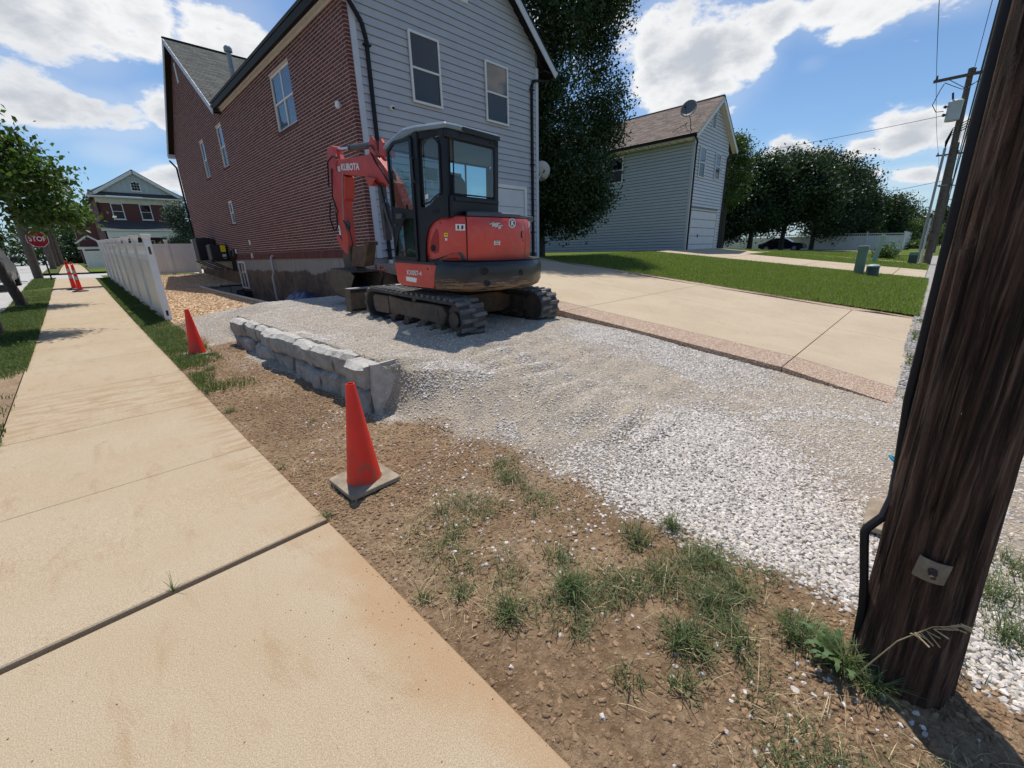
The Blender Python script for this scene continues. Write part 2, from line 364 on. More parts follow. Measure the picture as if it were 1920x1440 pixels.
def red_paint():
    mt, t, bs, pos = custom('machine_red')
    c = t.mix(t.ramp(t.noise(pos, 2.2, 4, .6), .3, .7), (.62, .058, .036), (.52, .046, .031))
    dust = t.ramp(t.noise(pos, 6, 7, .72, .4), .46, .78, 0, .34)
    c = t.mix(dust, c, (.40, .24, .18))
    t.put(bs.inputs['Base Color'], c); bs.inputs['Roughness'].default_value = .38
    bs.inputs['Coat Weight'].default_value = .25; bs.inputs['Coat Roughness'].default_value = .25
    mt, t, bs, pos = custom('faded_red')
    c = t.mix(t.ramp(t.noise(pos, 5, 5, .6), .35, .7), (.52, .050, .038), (.40, .045, .034))
    c = t.mix(t.ramp(t.noise(pos, 22, 5, .75), .6, .75, 0, .7), c, (.12, .06, .045))
    t.put(bs.inputs['Base Color'], c); bs.inputs['Roughness'].default_value = .5
    # scraped counterweight: black paint worn through to bare brownish metal
    mt, t, bs, pos = custom('scraped_black')
    tcx = t.n('ShaderNodeTexCoord').outputs['Object']
    s = t.n('ShaderNodeSeparateXYZ'); t.put(s.inputs[0], tcx)
    streak = t.noise(t.scalev(tcx, (1.6, 1.6, 34)), 2.0, 7, .72, .5)
    low = t.ramp(s.outputs[2], .62, .90, .115, -.12)
    f = t.ramp(t.math('ADD', streak, low), .575, .63)
    worn = t.mix(t.noise(tcx, 16, 4, .6), (.17, .085, .042), (.45, .30, .18))
    c = t.mix(t.math('MULTIPLY', f, .85), (.016, .017, .020), worn)
    t.put(bs.inputs['Base Color'], c); t.put(bs.inputs['Roughness'], t.mix(f, (.28, .28, .28), (.75, .75, .75)))
    bumpn(t, bs, t.noise(tcx, 4, 3, .5), .25, .03)
red_paint()

def glass(name, tint=(.75, .85, .85), opac=.0, rough=.02):
    mt, t, bs, pos = custom(name)
    mt.node_tree.nodes.remove(bs)
    gl = t.n('ShaderNodeBsdfGlossy'); gl.inputs['Roughness'].default_value = rough; gl.inputs[0].default_value = (.95, .97, 1, 1)
    tr = t.n('ShaderNodeBsdfTransparent'); tr.inputs[0].default_value = (*tint, 1)
    fr = t.n('ShaderNodeFresnel'); fr.inputs[0].default_value = 1.55
    mx = t.n('ShaderNodeMixShader'); t.put(mx.inputs[0], t.math('ADD', fr.outputs[0], opac))
    mt.node_tree.links.new(tr.outputs[0], mx.inputs[1]); mt.node_tree.links.new(gl.outputs[0], mx.inputs[2])
    mt.node_tree.links.new(mx.outputs[0], mt.node_tree.nodes['Material Output'].inputs[0])
    return mt
glass('cab_glass', (.62, .78, .78), .03); glass('window_glass', (.8, .85, .88), .05); glass('screen_glass', (.35, .38, .44), .02, .25)
mat('cab_black', (.007, .008, .013), .42, c2=(.011, .012, .017), scale=4, spec=.35); mat('dark_plastic', (.05, .052, .056), .5, c2=(.075, .075, .078), scale=6)
mat('roof_grey', (.22, .26, .28), .35, c2=(.17, .20, .22), scale=4, coat=.2); mat('headliner', (.30, .30, .27), .9); mat('scoop_red', (.33, .012, .010), .5)
mat('emblem_blue', (.06, .10, .16), .4); mat('emblem_teal', (.02, .22, .27), .4); mat('cyl_black', (.035, .037, .04), .4, c2=(.06, .06, .06), scale=9)

# ------------------------------------------------------------------ helpers
class MB:
    """collects polygons, boxes, tubes; build() links them as ONE mesh object"""
    def __init__(s): s.v = []; s.f = []
    def poly(s, pts):
        n = len(s.v); s.v += [tuple(p) for p in pts]; s.f.append(tuple(range(n, n+len(pts)))); return s
    def mesh(s, vs, fs):
        n = len(s.v); s.v += [tuple(p) for p in vs]; s.f += [tuple(n+i for i in f) for f in fs]; return s
    def box(s, x0, y0, z0, x1, y1, z1):
        vs = [(x, y, z) for z in (z0, z1) for y in (y0, y1) for x in (x0, x1)]
        return s.mesh(vs, [(0, 2, 3, 1), (4, 5, 7, 6), (0, 1, 5, 4), (2, 6, 7, 3), (0, 4, 6, 2), (1, 3, 7, 5)])
    def beam(s, p, q, w, h, up=(0, 0, 1)):
        p, q = Vector(p), Vector(q); d = (q-p).normalized(); u = Vector(up)
        if abs(d.dot(u)) > .98: u = Vector((0, 1, 0))
        a = d.cross(u).normalized()*w/2; b = a.cross(d).normalized()*h/2
        vs = [c+sa*a+sb*b for c in (p, q) for sa, sb in ((-1, -1), (1, -1), (1, 1), (-1, 1))]
        return s.mesh(vs, [(3, 2, 1, 0), (4, 5, 6, 7), (0, 1, 5, 4), (1, 2, 6, 5), (2, 3, 7, 6), (3, 0, 4, 7)])
    def tube(s, pts, r, n=8, caps=True):
        pts = [Vector(p) for p in pts]; rs = r if isinstance(r, (list, tuple)) else [r]*len(pts)
        base = len(s.v); pa = None
        for i, p in enumerate(pts):
            d = (pts[min(i+1, len(pts)-1)]-pts[max(i-1, 0)]).normalized()
            if pa is None: pa = d.orthogonal().normalized()
            else: pa = (pa-d*pa.dot(d)); pa = pa.normalized() if pa.length > 1e-6 else d.orthogonal().normalized()
            b = d.cross(pa)
            for k in range(n):
                t = 2*math.pi*k/n; s.v.append(tuple(p+(pa*math.cos(t)+b*math.sin(t))*rs[i]))
        for i in range(len(pts)-1):
            for k in range(n):
                a0 = base+i*n+k; a1 = base+i*n+(k+1) % n; s.f.append((a0, a1, a1+n, a0+n))
        if caps:
            s.f.append(tuple(base+k for k in range(n-1, -1, -1))); e = base+(len(pts)-1)*n; s.f.append(tuple(e+k for k in range(n)))
        return s
    def cyl(s, p, q, r, n=16, r2=None): return s.tube([p, q], [r, r if r2 is None else r2], n)
    def prism(s, prof, axis, a, b):
        """polygon prof (2D) extruded along axis 0/1/2 from a to b"""
        def P(u, v, w): return ((w, u, v), (u, w, v), (u, v, w))[axis]
        n = len(prof); vs = [P(u, v, a) for u, v in prof]+[P(u, v, b) for u, v in prof]
        fs = [tuple(range(n-1, -1, -1)), tuple(range(n, 2*n))]+[(i, (i+1) % n, (i+1) % n+n, i+n) for i in range(n)]
        return s.mesh(vs, fs)
    def lathe(s, c, prof, n=20):
        base = len(s.v)
        for r, z in prof:
            for k in range(n):
                t = 2*math.pi*k/n; s.v.append((c[0]+r*math.cos(t), c[1]+r*math.sin(t), c[2]+z))
        for i in range(len(prof)-1):
            for k in range(n):
                a0 = base+i*n+k; a1 = base+i*n+(k+1) % n; s.f.append((a0, a1, a1+n, a0+n))
        s.f.append(tuple(base+k for k in range(n-1, -1, -1))); e = base+(len(prof)-1)*n; s.f.append(tuple(e+k for k in range(n)))
        return s
    def xform(s, M):
        s.v = [tuple(M @ Vector(p)) for p in s.v]; return s

ORG = {}
def tag(o, label=None, cat=None, group=None, kind=None):
    if label: o['label'] = label
    if cat: o['category'] = cat
    if group: o['group'] = group
    if kind: o['kind'] = kind
    return o
def thing(name, label, cat, loc=(0, 0, 0), group=None, rot=None):
    o = bpy.data.objects.new(name, None); col.objects.link(o); o.location = loc; o.empty_display_size = .2
    if rot: o.rotation_euler = rot
    ORG[o.name] = Vector(loc)
    return tag(o, label, cat, group)
def link(name, me, parent=None, m=None):
    o = bpy.data.objects.new(name, me); col.objects.link(o)
    if m and not me.materials: me.materials.append(MATS[m])
    if parent is not None: o.parent = parent; ORG[o.name] = ORG.get(parent.name, Vector((0, 0, 0)))
    return o
def obj(name, mb, m, parent=None, local=False, smooth=False, bevel=0, org=None, sub=0):
    """mesh given in world coordinates (or local ones); parented objects share their thing's origin"""
    me = bpy.data.meshes.new(name); vs = np.array(mb.v, dtype=float).reshape(-1, 3)
    base = Vector((0, 0, 0))
    if parent is not None:
        if not local: base = ORG.get(parent.name, base)
    elif org is not None: base = Vector(org)
    vs = vs-np.array(base)
    me.from_pydata(vs.tolist(), [], mb.f); me.update()
    if smooth:
        me.polygons.foreach_set('use_smooth', [True]*len(me.polygons))
        me.set_sharp_from_angle(angle=R(40))
    o = link(name, me, parent, m)
    if parent is None and org is not None: o.location = base
    if bevel:
        b = o.modifiers.new('bevel', 'BEVEL'); b.width = bevel; b.segments = 2; b.limit_method = 'ANGLE'; b.angle_limit = R(35)
    if sub:
        b = o.modifiers.new('sub', 'SUBSURF'); b.levels = sub; b.render_levels = sub
    return o
def mesh_np(name, V, F, m, parent=None, smooth=False, k=None, attrs=None):
    me = bpy.data.meshes.new(name); k = F.shape[1]
    me.vertices.add(len(V)); me.vertices.foreach_set('co', V.astype(np.float32).ravel())
    me.loops.add(F.size); me.loops.foreach_set('vertex_index', F.astype(np.int32).ravel())
    me.polygons.add(len(F)); me.polygons.foreach_set('loop_start', np.arange(0, F.size, k, dtype=np.int32))
    me.polygons.foreach_set('loop_total', np.full(len(F), k, dtype=np.int32))
    if smooth: me.polygons.foreach_set('use_smooth', np.ones(len(F), dtype=bool))
    for an, av in (attrs or {}).items():
        a = me.attributes.new(an, 'FLOAT', 'POINT'); a.data.foreach_set('value', av.astype(np.float32))
    me.update(calc_edges=True)
    return link(name, me, parent, m)
def copy_tree(o, parent=None):
    c = o.copy(); col.objects.link(c)
    if parent is not None: c.parent = parent
    for ch in list(o.children): copy_tree(ch, c)
    return c
def text(name, body, size, depth, m, parent, M, bold=0.0, sx=1.0):
    cu = bpy.data.curves.new(name, 'FONT'); cu.body = body; cu.size = size; cu.extrude = depth; cu.offset = bold
    cu.align_x = 'CENTER'; cu.align_y = 'CENTER'; cu.resolution_u = 3
    tmp = bpy.data.objects.new('tmp_text', cu); col.objects.link(tmp)
    me = bpy.data.meshes.new_from_object(tmp.evaluated_get(bpy.context.evaluated_depsgraph_get()))
    bpy.data.objects.remove(tmp, do_unlink=True); bpy.data.curves.remove(cu)
    me.transform(M @ Matrix.Diagonal((sx, 1, 1, 1))); me.name = name
    me.materials.clear()
    return link(name, me, parent, m)

# ------------------------------------------------------------------ value noise for relief
_T = np.random.default_rng(3).random((256, 256))
def vnoise(x, y):
    xi = np.floor(x).astype(int); yi = np.floor(y).astype(int); fx = x-xi; fy = y-yi
    fx = fx*fx*(3-2*fx); fy = fy*fy*(3-2*fy)
    a = _T[xi & 255, yi & 255]; b = _T[(xi+1) & 255, yi & 255]; c = _T[xi & 255, (yi+1) & 255]; d = _T[(xi+1) & 255, (yi+1) & 255]
    return (a*(1-fx)+b*fx)*(1-fy)+(c*(1-fx)+d*fx)*fy
def fbm(x, y, f=1.0, o=5, r=.5, sh=0.0):
    s = 0; a = 1; t = 0
    for i in range(o):
        s = s+a*vnoise(x*f+17.3*i+sh, y*f+9.1*i-sh); t += a; a *= r; f *= 2.03
    return s/t-.5
def sst(a, b, x): t = np.clip((x-a)/(b-a), 0, 1); return t*t*(3-2*t)

# ------------------------------------------------------------------ terrain
def z_street(y): return np.interp(y, [-60, 0, 4, 12, 20, 32, 35, 43, 55, 80, 160, 400], [0, 0, 0, .14, .33, .70, .74, .84, 1.04, 1.30, 1.45, 1.5])
def z_alley(x): return np.interp(x, [-10, 0, 5, 12, 22, 33, 67, 110, 150, 400], [0, 0, .015, .06, .12, .19, .32, .75, 1.12, 1.3])
def z_lawn(x, y):
    r = np.interp(x, [11, 30, 45, 60, 80], [.107, .107, .06, .035, .02])
    return z_alley(x)+.01+r*np.clip(y, 0, 10.6)+.004*np.clip(y-10.6, 0, 60)
def z_drive(y): return np.where(y > 0, .03+.125*np.clip(y, 0, 10.2), .03)
def z_pad(x, y):
    hp = np.interp(y, [-3, -.4, 0, 1, 2, 3, 4.2, 6, 10.8, 12.2, 14.2, 17.8, 20, 24], [0, .0, .02, .09, .22, .36, .455, .50, .52, .32, .05, -.35, -.42, -.44])
    lo = np.where(y < 4, 0, z_street(y))
    # west edge: gentle spill in front of the wall's end, a step behind the wall, a gentle bank beyond it
    near = np.clip((x-1.86)/(np.interp(y, [0, 1.5, 2.5, 3.2, 3.6], [1.1, 1.1, .95, .60, .20])), 0, 1); near = near*near*(3-2*near)*.5+near*.5; step = sst(1.825, 1.86, x); far = sst(1.15, 2.9, x)
    w = np.where(y < 3.61, near, np.where(y < 8.7, step, far))
    k2 = sst(8.7, 9.6, y); lift = np.clip(.522-hp, 0, .2)*np.exp(-((x-1.95)/.38)**2)*sst(3.58, 3.72, y)*sst(9.2, 8.6, y); hp = hp+lift
    w = np.where(y > 8.7, step*(1-k2)+far*k2, w)
    return lo*(1-w)+hp*w
def z_mulch(x, y):
    b = np.interp(y, [8, 11, 12.4, 20, 23.3, 31, 33], [.08, .16, .20, .27, .33, .74, .8])
    s = z_street(y)+.03
    w = sst(1.2, 2.4, x)
    return s*(1-w)+b*w

def grid(name, x0, x1, y0, y1, step, zf, m, kind='structure', attrs=None, parent=None, smooth=True, mask=None, edge=None):
    nx = max(2, int(round((x1-x0)/step))+1); ny = max(2, int(round((y1-y0)/(step)))+1)
    X, Y = np.meshgrid(np.linspace(x0, x1, nx), np.linspace(y0, y1, ny), indexing='ij')
    Z = zf(X, Y)
    V = np.stack([X, Y, Z], -1).reshape(-1, 3); i = np.arange(nx*ny).reshape(nx, ny)
    F = np.stack([i[:-1, :-1], i[1:, :-1], i[1:, 1:], i[:-1, 1:]], -1).reshape(-1, 4)
    if mask is not None:
        cx = V[F].mean(1); F = F[mask(cx[:, 0], cx[:, 1])]
    at = {k: f(X, Y).ravel() for k, f in (attrs or {}).items()}
    o = mesh_np(name, V, F, m, parent, smooth, attrs=at)
    if kind and parent is None: o['kind'] = kind
    return o

def scatter(name, src, attr, dmax, m, size, seed, kindshape='stone', label=None, cat=None, flat=.66):
    """geometry nodes: countless small stones / chips on a sheet (one object, kind stuff)"""
    me = src.data.copy(); me.materials.clear(); o = bpy.data.objects.new(name, me); col.objects.link(o)
    me.materials.append(MATS[m])
    ng = bpy.data.node_groups.new('scatter_'+name, 'GeometryNodeTree')
    ng.interface.new_socket('Geometry', in_out='INPUT', socket_type='NodeSocketGeometry'); ng.interface.new_socket('Geometry', in_out='OUTPUT', socket_type='NodeSocketGeometry')
    N = ng.nodes; L = ng.links
    gi = N.new('NodeGroupInput'); go = N.new('NodeGroupOutput')
    at = N.new('GeometryNodeInputNamedAttribute'); at.data_type = 'FLOAT'; at.inputs['Name'].default_value = attr
    mu = N.new('ShaderNodeMath'); mu.operation = 'MULTIPLY'; mu.inputs[1].default_value = dmax; L.new(at.outputs[0], mu.inputs[0])
    di = N.new('GeometryNodeDistributePointsOnFaces'); L.new(gi.outputs[0], di.inputs['Mesh']); L.new(mu.outputs[0], di.inputs['Density']); di.inputs['Seed'].default_value = seed
    join = N.new('GeometryNodeGeometryToInstance')
    for k in range(4):
        if kindshape == 'stone':
            ic = N.new('GeometryNodeMeshIcoSphere'); ic.inputs['Radius'].default_value = .5; ic.inputs['Subdivisions'].default_value = 2
            nz = N.new('ShaderNodeTexNoise'); nz.inputs['Scale'].default_value = 1.5; nz.inputs['Detail'].default_value = 1
            ps = N.new('GeometryNodeInputPosition'); ad = N.new('ShaderNodeVectorMath'); ad.operation = 'ADD'; ad.inputs[1].default_value = (7.7*k, 3.1*k, 5.3*k+seed)
            L.new(ps.outputs[0], ad.inputs[0]); L.new(ad.outputs[0], nz.inputs['Vector'])
            sb = N.new('ShaderNodeVectorMath'); sb.operation = 'SUBTRACT'; sb.inputs[1].default_value = (.5, .5, .5); L.new(nz.outputs['Color'], sb.inputs[0])
            sc = N.new('ShaderNodeVectorMath'); sc.operation = 'SCALE'; sc.inputs['Scale'].default_value = .75; L.new(sb.outputs[0], sc.inputs[0])
            sp = N.new('GeometryNodeSetPosition'); L.new(ic.outputs['Mesh'], sp.inputs['Geometry']); L.new(sc.outputs[0], sp.inputs['Offset'])
            tr = N.new('GeometryNodeTransform'); L.new(sp.outputs[0], tr.inputs['Geometry']); tr.inputs['Scale'].default_value = (1.15-.1*k, .72+.07*k, flat)
            ss = N.new('GeometryNodeSetShadeSmooth'); ss.inputs['Shade Smooth'].default_value = False; L.new(tr.outputs[0], ss.inputs['Geometry']); L.new(ss.outputs[0], join.inputs[0])
        else:
            cu = N.new('GeometryNodeMeshCube'); cu.inputs['Size'].default_value = (1.0, .35+.08*k, .10+.03*k); L.new(cu.outputs['Mesh'], join.inputs[0])
    inst = N.new('GeometryNodeInstanceOnPoints'); L.new(di.outputs['Points'], inst.inputs['Points']); L.new(join.outputs[0], inst.inputs['Instance'])
    inst.inputs['Pick Instance'].default_value = True
    rv = N.new('FunctionNodeRandomValue'); rv.data_type = 'FLOAT_VECTOR'
    tilt = .5 if kindshape == 'stone' else .35
    rv.inputs[0].default_value = (-tilt, -tilt, 0); rv.inputs[1].default_value = (tilt, tilt, 6.283); L.new(rv.outputs[0], inst.inputs['Rotation'])
    rs = N.new('FunctionNodeRandomValue'); rs.data_type = 'FLOAT'; rs.inputs[2].default_value = size[0]; rs.inputs[3].default_value = size[1]; L.new(rs.outputs[1], inst.inputs['Scale'])
    sm = N.new('GeometryNodeSetMaterial'); sm.inputs['Material'].default_value = MATS[m]; L.new(inst.outputs[0], sm.inputs[0]); L.new(sm.outputs[0], go.inputs[0])
    md = o.modifiers.new('scatter', 'NODES'); md.node_group = ng
    tag(o, label, cat, kind='stuff'); return o

def blades(name, P, h, w, m, lean=.5, seg=2, seed=1, parent=None):
    """P (n,3) roots; curved tapering grass blades in one mesh"""
    g = np.random.default_rng(seed); n = len(P)
    h = h*(.55+.9*g.random(n)) if np.isscalar(h) else h
    a = g.random(n)*2*np.pi; ln = lean*(.25+g.random(n))*h
    sx = np.cos(a); sy = np.sin(a); ww = (w*(.6+.8*g.random(n)))/2
    pa = a+np.pi/2+g.normal(0, .5, n); px = np.cos(pa)*ww; py = np.sin(pa)*ww
    rows = []
    for k in range(seg+1):
        t = k/seg; c = np.stack([P[:, 0]+sx*ln*t**1.8, P[:, 1]+sy*ln*t**1.8, P[:, 2]+h*t*(1-.22*t*lean)], -1)
        if k < seg:
            wd = 1-t*.55; off = np.stack([px*wd, py*wd, np.zeros(n)], -1); rows += [c-off, c+off]
        else: rows += [c]
    V = np.stack(rows, 1); nv = V.shape[1]; b = (np.arange(n)*nv)[:, None]
    F = []
    for k in range(seg-1):
        F += [b+np.array([[2*k, 2*k+1, 2*k+3]]), b+np.array([[2*k, 2*k+3, 2*k+2]])]
    F += [b+np.array([[2*seg-2, 2*seg-1, 2*seg]])]
    return mesh_np(name, V.reshape(-1, 3), np.concatenate(F), m, parent)

# ------------------------------------------------------------------ the ground
def zf_far(X, Y):
    right = z_lawn(X, Y); left = z_street(Y)
    w = sst(6, 12, X); z = left*(1-w)+right*w
    z = np.where(Y < 0, z*(1-sst(0, 6, -Y))+z_alley(X)*sst(0, 6, -Y)*w, z)
    far = np.maximum(np.abs(X), np.abs(Y))
    return z-(.12+.9*sst(140, 115, far))
xs = np.concatenate([np.linspace(-900, -60, 12), np.linspace(-40, 120, 81), np.linspace(150, 900, 12)])
ys = np.concatenate([np.linspace(-900, -60, 10), np.linspace(-40, 120, 81), np.linspace(150, 900, 12)])
X, Y = np.meshgrid(xs, ys, indexing='ij'); Z = zf_far(X, Y)
V = np.stack([X, Y, Z], -1).reshape(-1, 3); ii = np.arange(X.size).reshape(X.shape)
F = np.stack([ii[:-1, :-1], ii[1:, :-1], ii[1:, 1:], ii[:-1, 1:]], -1).reshape(-1, 4)
mesh_np('ground', V, F, 'far_ground', smooth=True)['kind'] = 'structure'

def relief(X, Y, a=.012): return a*2*fbm(X, Y, 2.3, 6, .55)
# yard: soil strip, stone pad and spill as one relief sheet, with masks for what lies on it
def m_gravel(X, Y):
    edge = 1.98+.10*np.sin(Y*1.7)+.30*fbm(X, Y, 1.1, 4)+np.where(Y > 8.7, -.55, 0)-.28*sst(3.0, 3.5, Y)*sst(9, 8.6, Y)+np.where((Y > 1.2) & (Y < 3.1), .12*np.sin((Y-1.2)*1.6), 0)
    g = sst(-.12, .10, X-edge+.18*fbm(X, Y, 5, 3))
    return g
def m_clean(X, Y):
    """where the loose clean white stone lies (elsewhere it is rolled into tan fines)"""
    c = sst(.5, -.3, Y-(1.55+1.2*fbm(X, Y, .8, 3)))*sst(3.5, 2.5, X+1.2*fbm(X, Y, .9, 4)-.35*Y)
    c2 = sst(.9, .3, np.abs(X-4.85+.6*fbm(X, Y, 1.1, 3)))*sst(4.2, 3.3, Y)*sst(.9, 1.9, Y)*.8
    n = sst(.04, .16, fbm(X, Y, 1.3, 5, .6))*.45
    roll = sst(.02, -.10, fbm(X, Y, 2.6, 4, .6, 3.0))*.45*sst(1.2, 2.0, Y)
    return np.clip(np.maximum(np.maximum(c, c2), n)-roll, 0, 1)
def track_marks(X, Y):
    u = Y*11+4*fbm(X, Y, 1.2, 3); a = sst(.42, .25, np.abs(X-(2.95+.12*(Y-2))))+.0
    b = sst(.4, .25, np.abs(X-(3.9-.05*(Y-2))))*.6
    return (.5+.5*np.sin(u*1.9))*(a+b)*sst(.8, 1.6, Y)*sst(8.5, 6, Y)
def z_yard(X, Y):
    g = m_gravel(X, Y); z = z_pad(X, Y)
    soil = .035*fbm(X, Y, 1.6, 5, .6)*sst(.72, .95, X)+.034*fbm(X, Y, 9, 4, .6)*sst(.72, .85, X)+.014*fbm(X, Y, 22, 2, .6)*sst(.72, .85, X)
    st = .030*fbm(X, Y, 1.4, 4)+.012*fbm(X, Y, 12, 3)+.045*track_marks(X, Y)
    z = z+soil*(1-g)+st*g-.012*(1-g)
    return z
def dust(X, Y): return np.clip(m_gravel(X, Y)*(.92+.0*X)+.22*sst(.0, .2, fbm(X, Y, 2.2, 4))*(X > 1.2)*(Y > 1), 0, 1)
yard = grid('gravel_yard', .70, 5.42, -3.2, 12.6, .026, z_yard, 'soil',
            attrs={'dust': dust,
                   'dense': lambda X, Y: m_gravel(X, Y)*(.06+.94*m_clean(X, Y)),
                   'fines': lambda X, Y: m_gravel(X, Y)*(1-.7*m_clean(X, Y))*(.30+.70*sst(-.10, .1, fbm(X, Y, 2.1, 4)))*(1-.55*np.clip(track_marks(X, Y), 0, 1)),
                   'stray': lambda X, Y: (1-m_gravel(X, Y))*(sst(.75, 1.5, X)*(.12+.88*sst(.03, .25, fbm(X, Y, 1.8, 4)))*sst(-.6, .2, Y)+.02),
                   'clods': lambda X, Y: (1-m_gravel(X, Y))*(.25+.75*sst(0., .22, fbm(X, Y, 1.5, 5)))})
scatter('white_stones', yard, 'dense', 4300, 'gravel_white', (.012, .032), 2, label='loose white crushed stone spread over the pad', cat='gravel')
scatter('white_stones', yard, 'dense', 2400, 'gravel_tan', (.010, .026), 3, label='small grey chips between the white crushed stone', cat='gravel')
scatter('tan_fines', yard, 'fines', 5600, 'gravel_tan', (.006, .020), 5, label='small stone and fines rolled flat where the tracks ran', cat='gravel')
scatter('stray_stones', yard, 'stray', 620, 'gravel_white', (.006, .026), 9, label='white stones strewn over the bare soil', cat='gravel')
scatter('soil_clods', yard, 'clods', 3600, 'clod', (.005, .030), 12, label='crumbled clods of brown soil beside the sidewalk', cat='soil')

scatter('soil_crumbs', yard, 'clods', 9000, 'clod', (.0025, .009), 13, label='fine loose crumbs of brown soil', cat='soil')

# alley: rough grey gravel near, cracked concrete farther on
def z_al(X, Y): return z_alley(X)+.03*fbm(X, Y, .9, 4)*sst(0, -.5, Y)-.02*np.abs(Y+2)*.3*0
near_alley = grid('alley_gravel', 5.42, 13.0, -4.6, .05, .06, lambda X, Y: z_al(X, Y)+.012*fbm(X, Y, 6, 3), 'soil',
                  attrs={'dust': lambda X, Y: .75+.25*sst(-.1, .1, fbm(X, Y, 1, 3)), 'dense': lambda X, Y: .25+.75*sst(-.1, .15, fbm(X, Y, 1.2, 4))})
scatter('alley_stones', near_alley, 'dense', 1500, 'gravel_far', (.014, .045), 15, label='coarse grey gravel in the alley mouth', cat='gravel')
for k, (x0, x1) in enumerate(((13.0, 17.2), (17.2, 22.5), (22.5, 33.0), (33.0, 52.0), (52.0, 90.0), (90.0, 160.0), (160., 320.))):
    grid('alley', x0+.03, x1-.03, -4.4, .12, max(.35, (x1-x0)/30), lambda X, Y: z_alley(X)+.006*fbm(X, Y, 1.5, 3), 'alley_concrete')

mb = MB(); g_ = np.random.default_rng(2); x, y = 34.0, -1.9
while x < 75:
    x2 = x+1.2*g_.random()+.5; y2 = -1.9+.9*math.sin(x*.35)+g_.normal(0, .18); za_, zb_ = float(z_alley(x))+.012, float(z_alley(x2))+.012
    mb.poly([(x, y-.03, za_), (x2, y2-.03, zb_), (x2, y2+.03, zb_), (x, y+.03, za_)]); x, y = x2, y2
for x in (17.2, 22.5, 33.0): mb.box(x-.04, -4.4, float(z_alley(x))-.03, x+.04, .05, float(z_alley(x))-.002)
o = obj('alley_cracks', mb, 'bark'); o['kind'] = 'structure'
# street and cross street, pavement, verge
grid('street', -11.5, -1.78, -12, 35.0, .8, lambda X, Y: z_street(Y)-.13, 'road_concrete')
grid('street', -11.5, 60, 35.0, 43.0, 1.0, lambda X, Y: z_street(Y)-.10+np.clip(X-2, 0, 100)*.004, 'road_concrete')
grid('street', -11.5, -1.78, 43.0, 220, 4, lambda X, Y: z_street(Y)-.13, 'road_concrete')
def kerb(name, x, y0, y1):
    mb = MB(); n = int((y1-y0)/3)+1
    for i in range(n):
        a = y0+(y1-y0)*i/n; b = y0+(y1-y0)*(i+1)/n-.012; za, zb = float(z_street(a)), float(z_street(b))
        mb.mesh([(x, a, za-.3), (x+.15, a, za-.3), (x+.15, a, za+.005), (x+.03, a, za+.005), (x, a, za-.03), (x, b, zb-.3), (x+.15, b, zb-.3), (x+.15, b, zb+.005), (x+.03, b, zb+.005), (x, b, zb-.03)],
                [(4, 3, 2, 1, 0), (5, 6, 7, 8, 9), (0, 1, 6, 5), (1, 2, 7, 6), (2, 3, 8, 7), (3, 4, 9, 8), (4, 0, 5, 9)])
    o = obj(name, mb, 'road_concrete'); o['kind'] = 'structure'; return o
kerb('kerb', -1.78, -12, 34.2); kerb('kerb', -1.78, 44, 160)
vz = lambda X, Y: z_street(Y)+.006+.03*fbm(X, Y, 1.3, 4)*sst(0, .12, X+1.63)*sst(0, .12, -.83-X)
grid('verge', -1.63, -.822, -6, 9.5, .04, lambda X, Y: vz(X, Y)+.02*fbm(X, Y, 8, 3)*sst(0, .1, -.83-X), 'soil', attrs={'dust': lambda X, Y: X*0+.15})
verge = grid('verge', -1.63, -.822, 9.5, 34.6, .11, lambda X, Y: z_street(Y)+.012+.03*fbm(X, Y, 1.3, 4)*sst(0, .12, X+1.63)*sst(0, .12, -.83-X), 'verge_ground')
grid('verge', -1.63, -.83, 43.6, 160, .8, lambda X, Y: z_street(Y)+.02, 'verge_ground')
grid('lawn', .78, 62, 43.4, 140, 1.8, lambda X, Y: z_street(Y)+.02+.003*X, 'lawn_ground')
grid('lawn', 1.0, 5.2, 30.9, 34.9, .3, lambda X, Y: np.maximum(z_street(Y), .70)+.03, 'lawn_ground')
grid('grass_edge', .72, 1.32, 12.6, 31, .06, lambda X, Y: np.maximum(z_street(Y), z_yard(X, Y)*(Y < 12.6))+.016+.03*fbm(X, Y, 1.6, 4)*sst(0, .15, X-.72), 'verge_ground')

# sidewalk: every slab a piece of its own, joints recessed
sw = MB(); sw.box(-.80, -6, -.25, .68, -5.9, -.2)
side = obj('sidewalk', MB().mesh([(-.80, y, float(z_street(y))-.055) for y in (-6, 4, 12, 20, 32, 35)]+[(.68, y, float(z_street(y))-.055) for y in (-6, 4, 12, 20, 32, 35)], [(i, i+6, i+7, i+1) for i in range(5)]), 'dirt_brown'); side['kind'] = 'structure'
js = [-5.2, -3.65, -2.1, -.70, 2.275, 3.78, 5.39, 7.03, 8.95]
while js[-1] < 33.4: js.append(js[-1]+1.55)
def slab(x0, x1, y0, y1, z00, z01, gap=.007, th=.1, name='slab', parent=None, m='sidewalk_concrete', tilt=0.0):
    a, b, c, d = x0, x1, y0+gap, y1-gap; e = .006
    v = [(a, c, z00-th), (b, c, z00-th), (b, d, z01-th), (a, d, z01-th), (a, c, z00-e), (b, c, z00-e+tilt), (b, d, z01-e+tilt), (a, d, z01-e), (a+e, c+e, z00), (b-e, c+e, z00+tilt), (b-e, d-e, z01+tilt), (a+e, d-e, z01)]
    f = [(3, 2, 1, 0), (0, 1, 5, 4), (1, 2, 6, 5), (2, 3, 7, 6), (3, 0, 4, 7), (4, 5, 9, 8), (5, 6, 10, 9), (6, 7, 11, 10), (7, 4, 8, 11), (8, 9, 10, 11)]
    return obj(name, MB().mesh(v, f), m, parent)
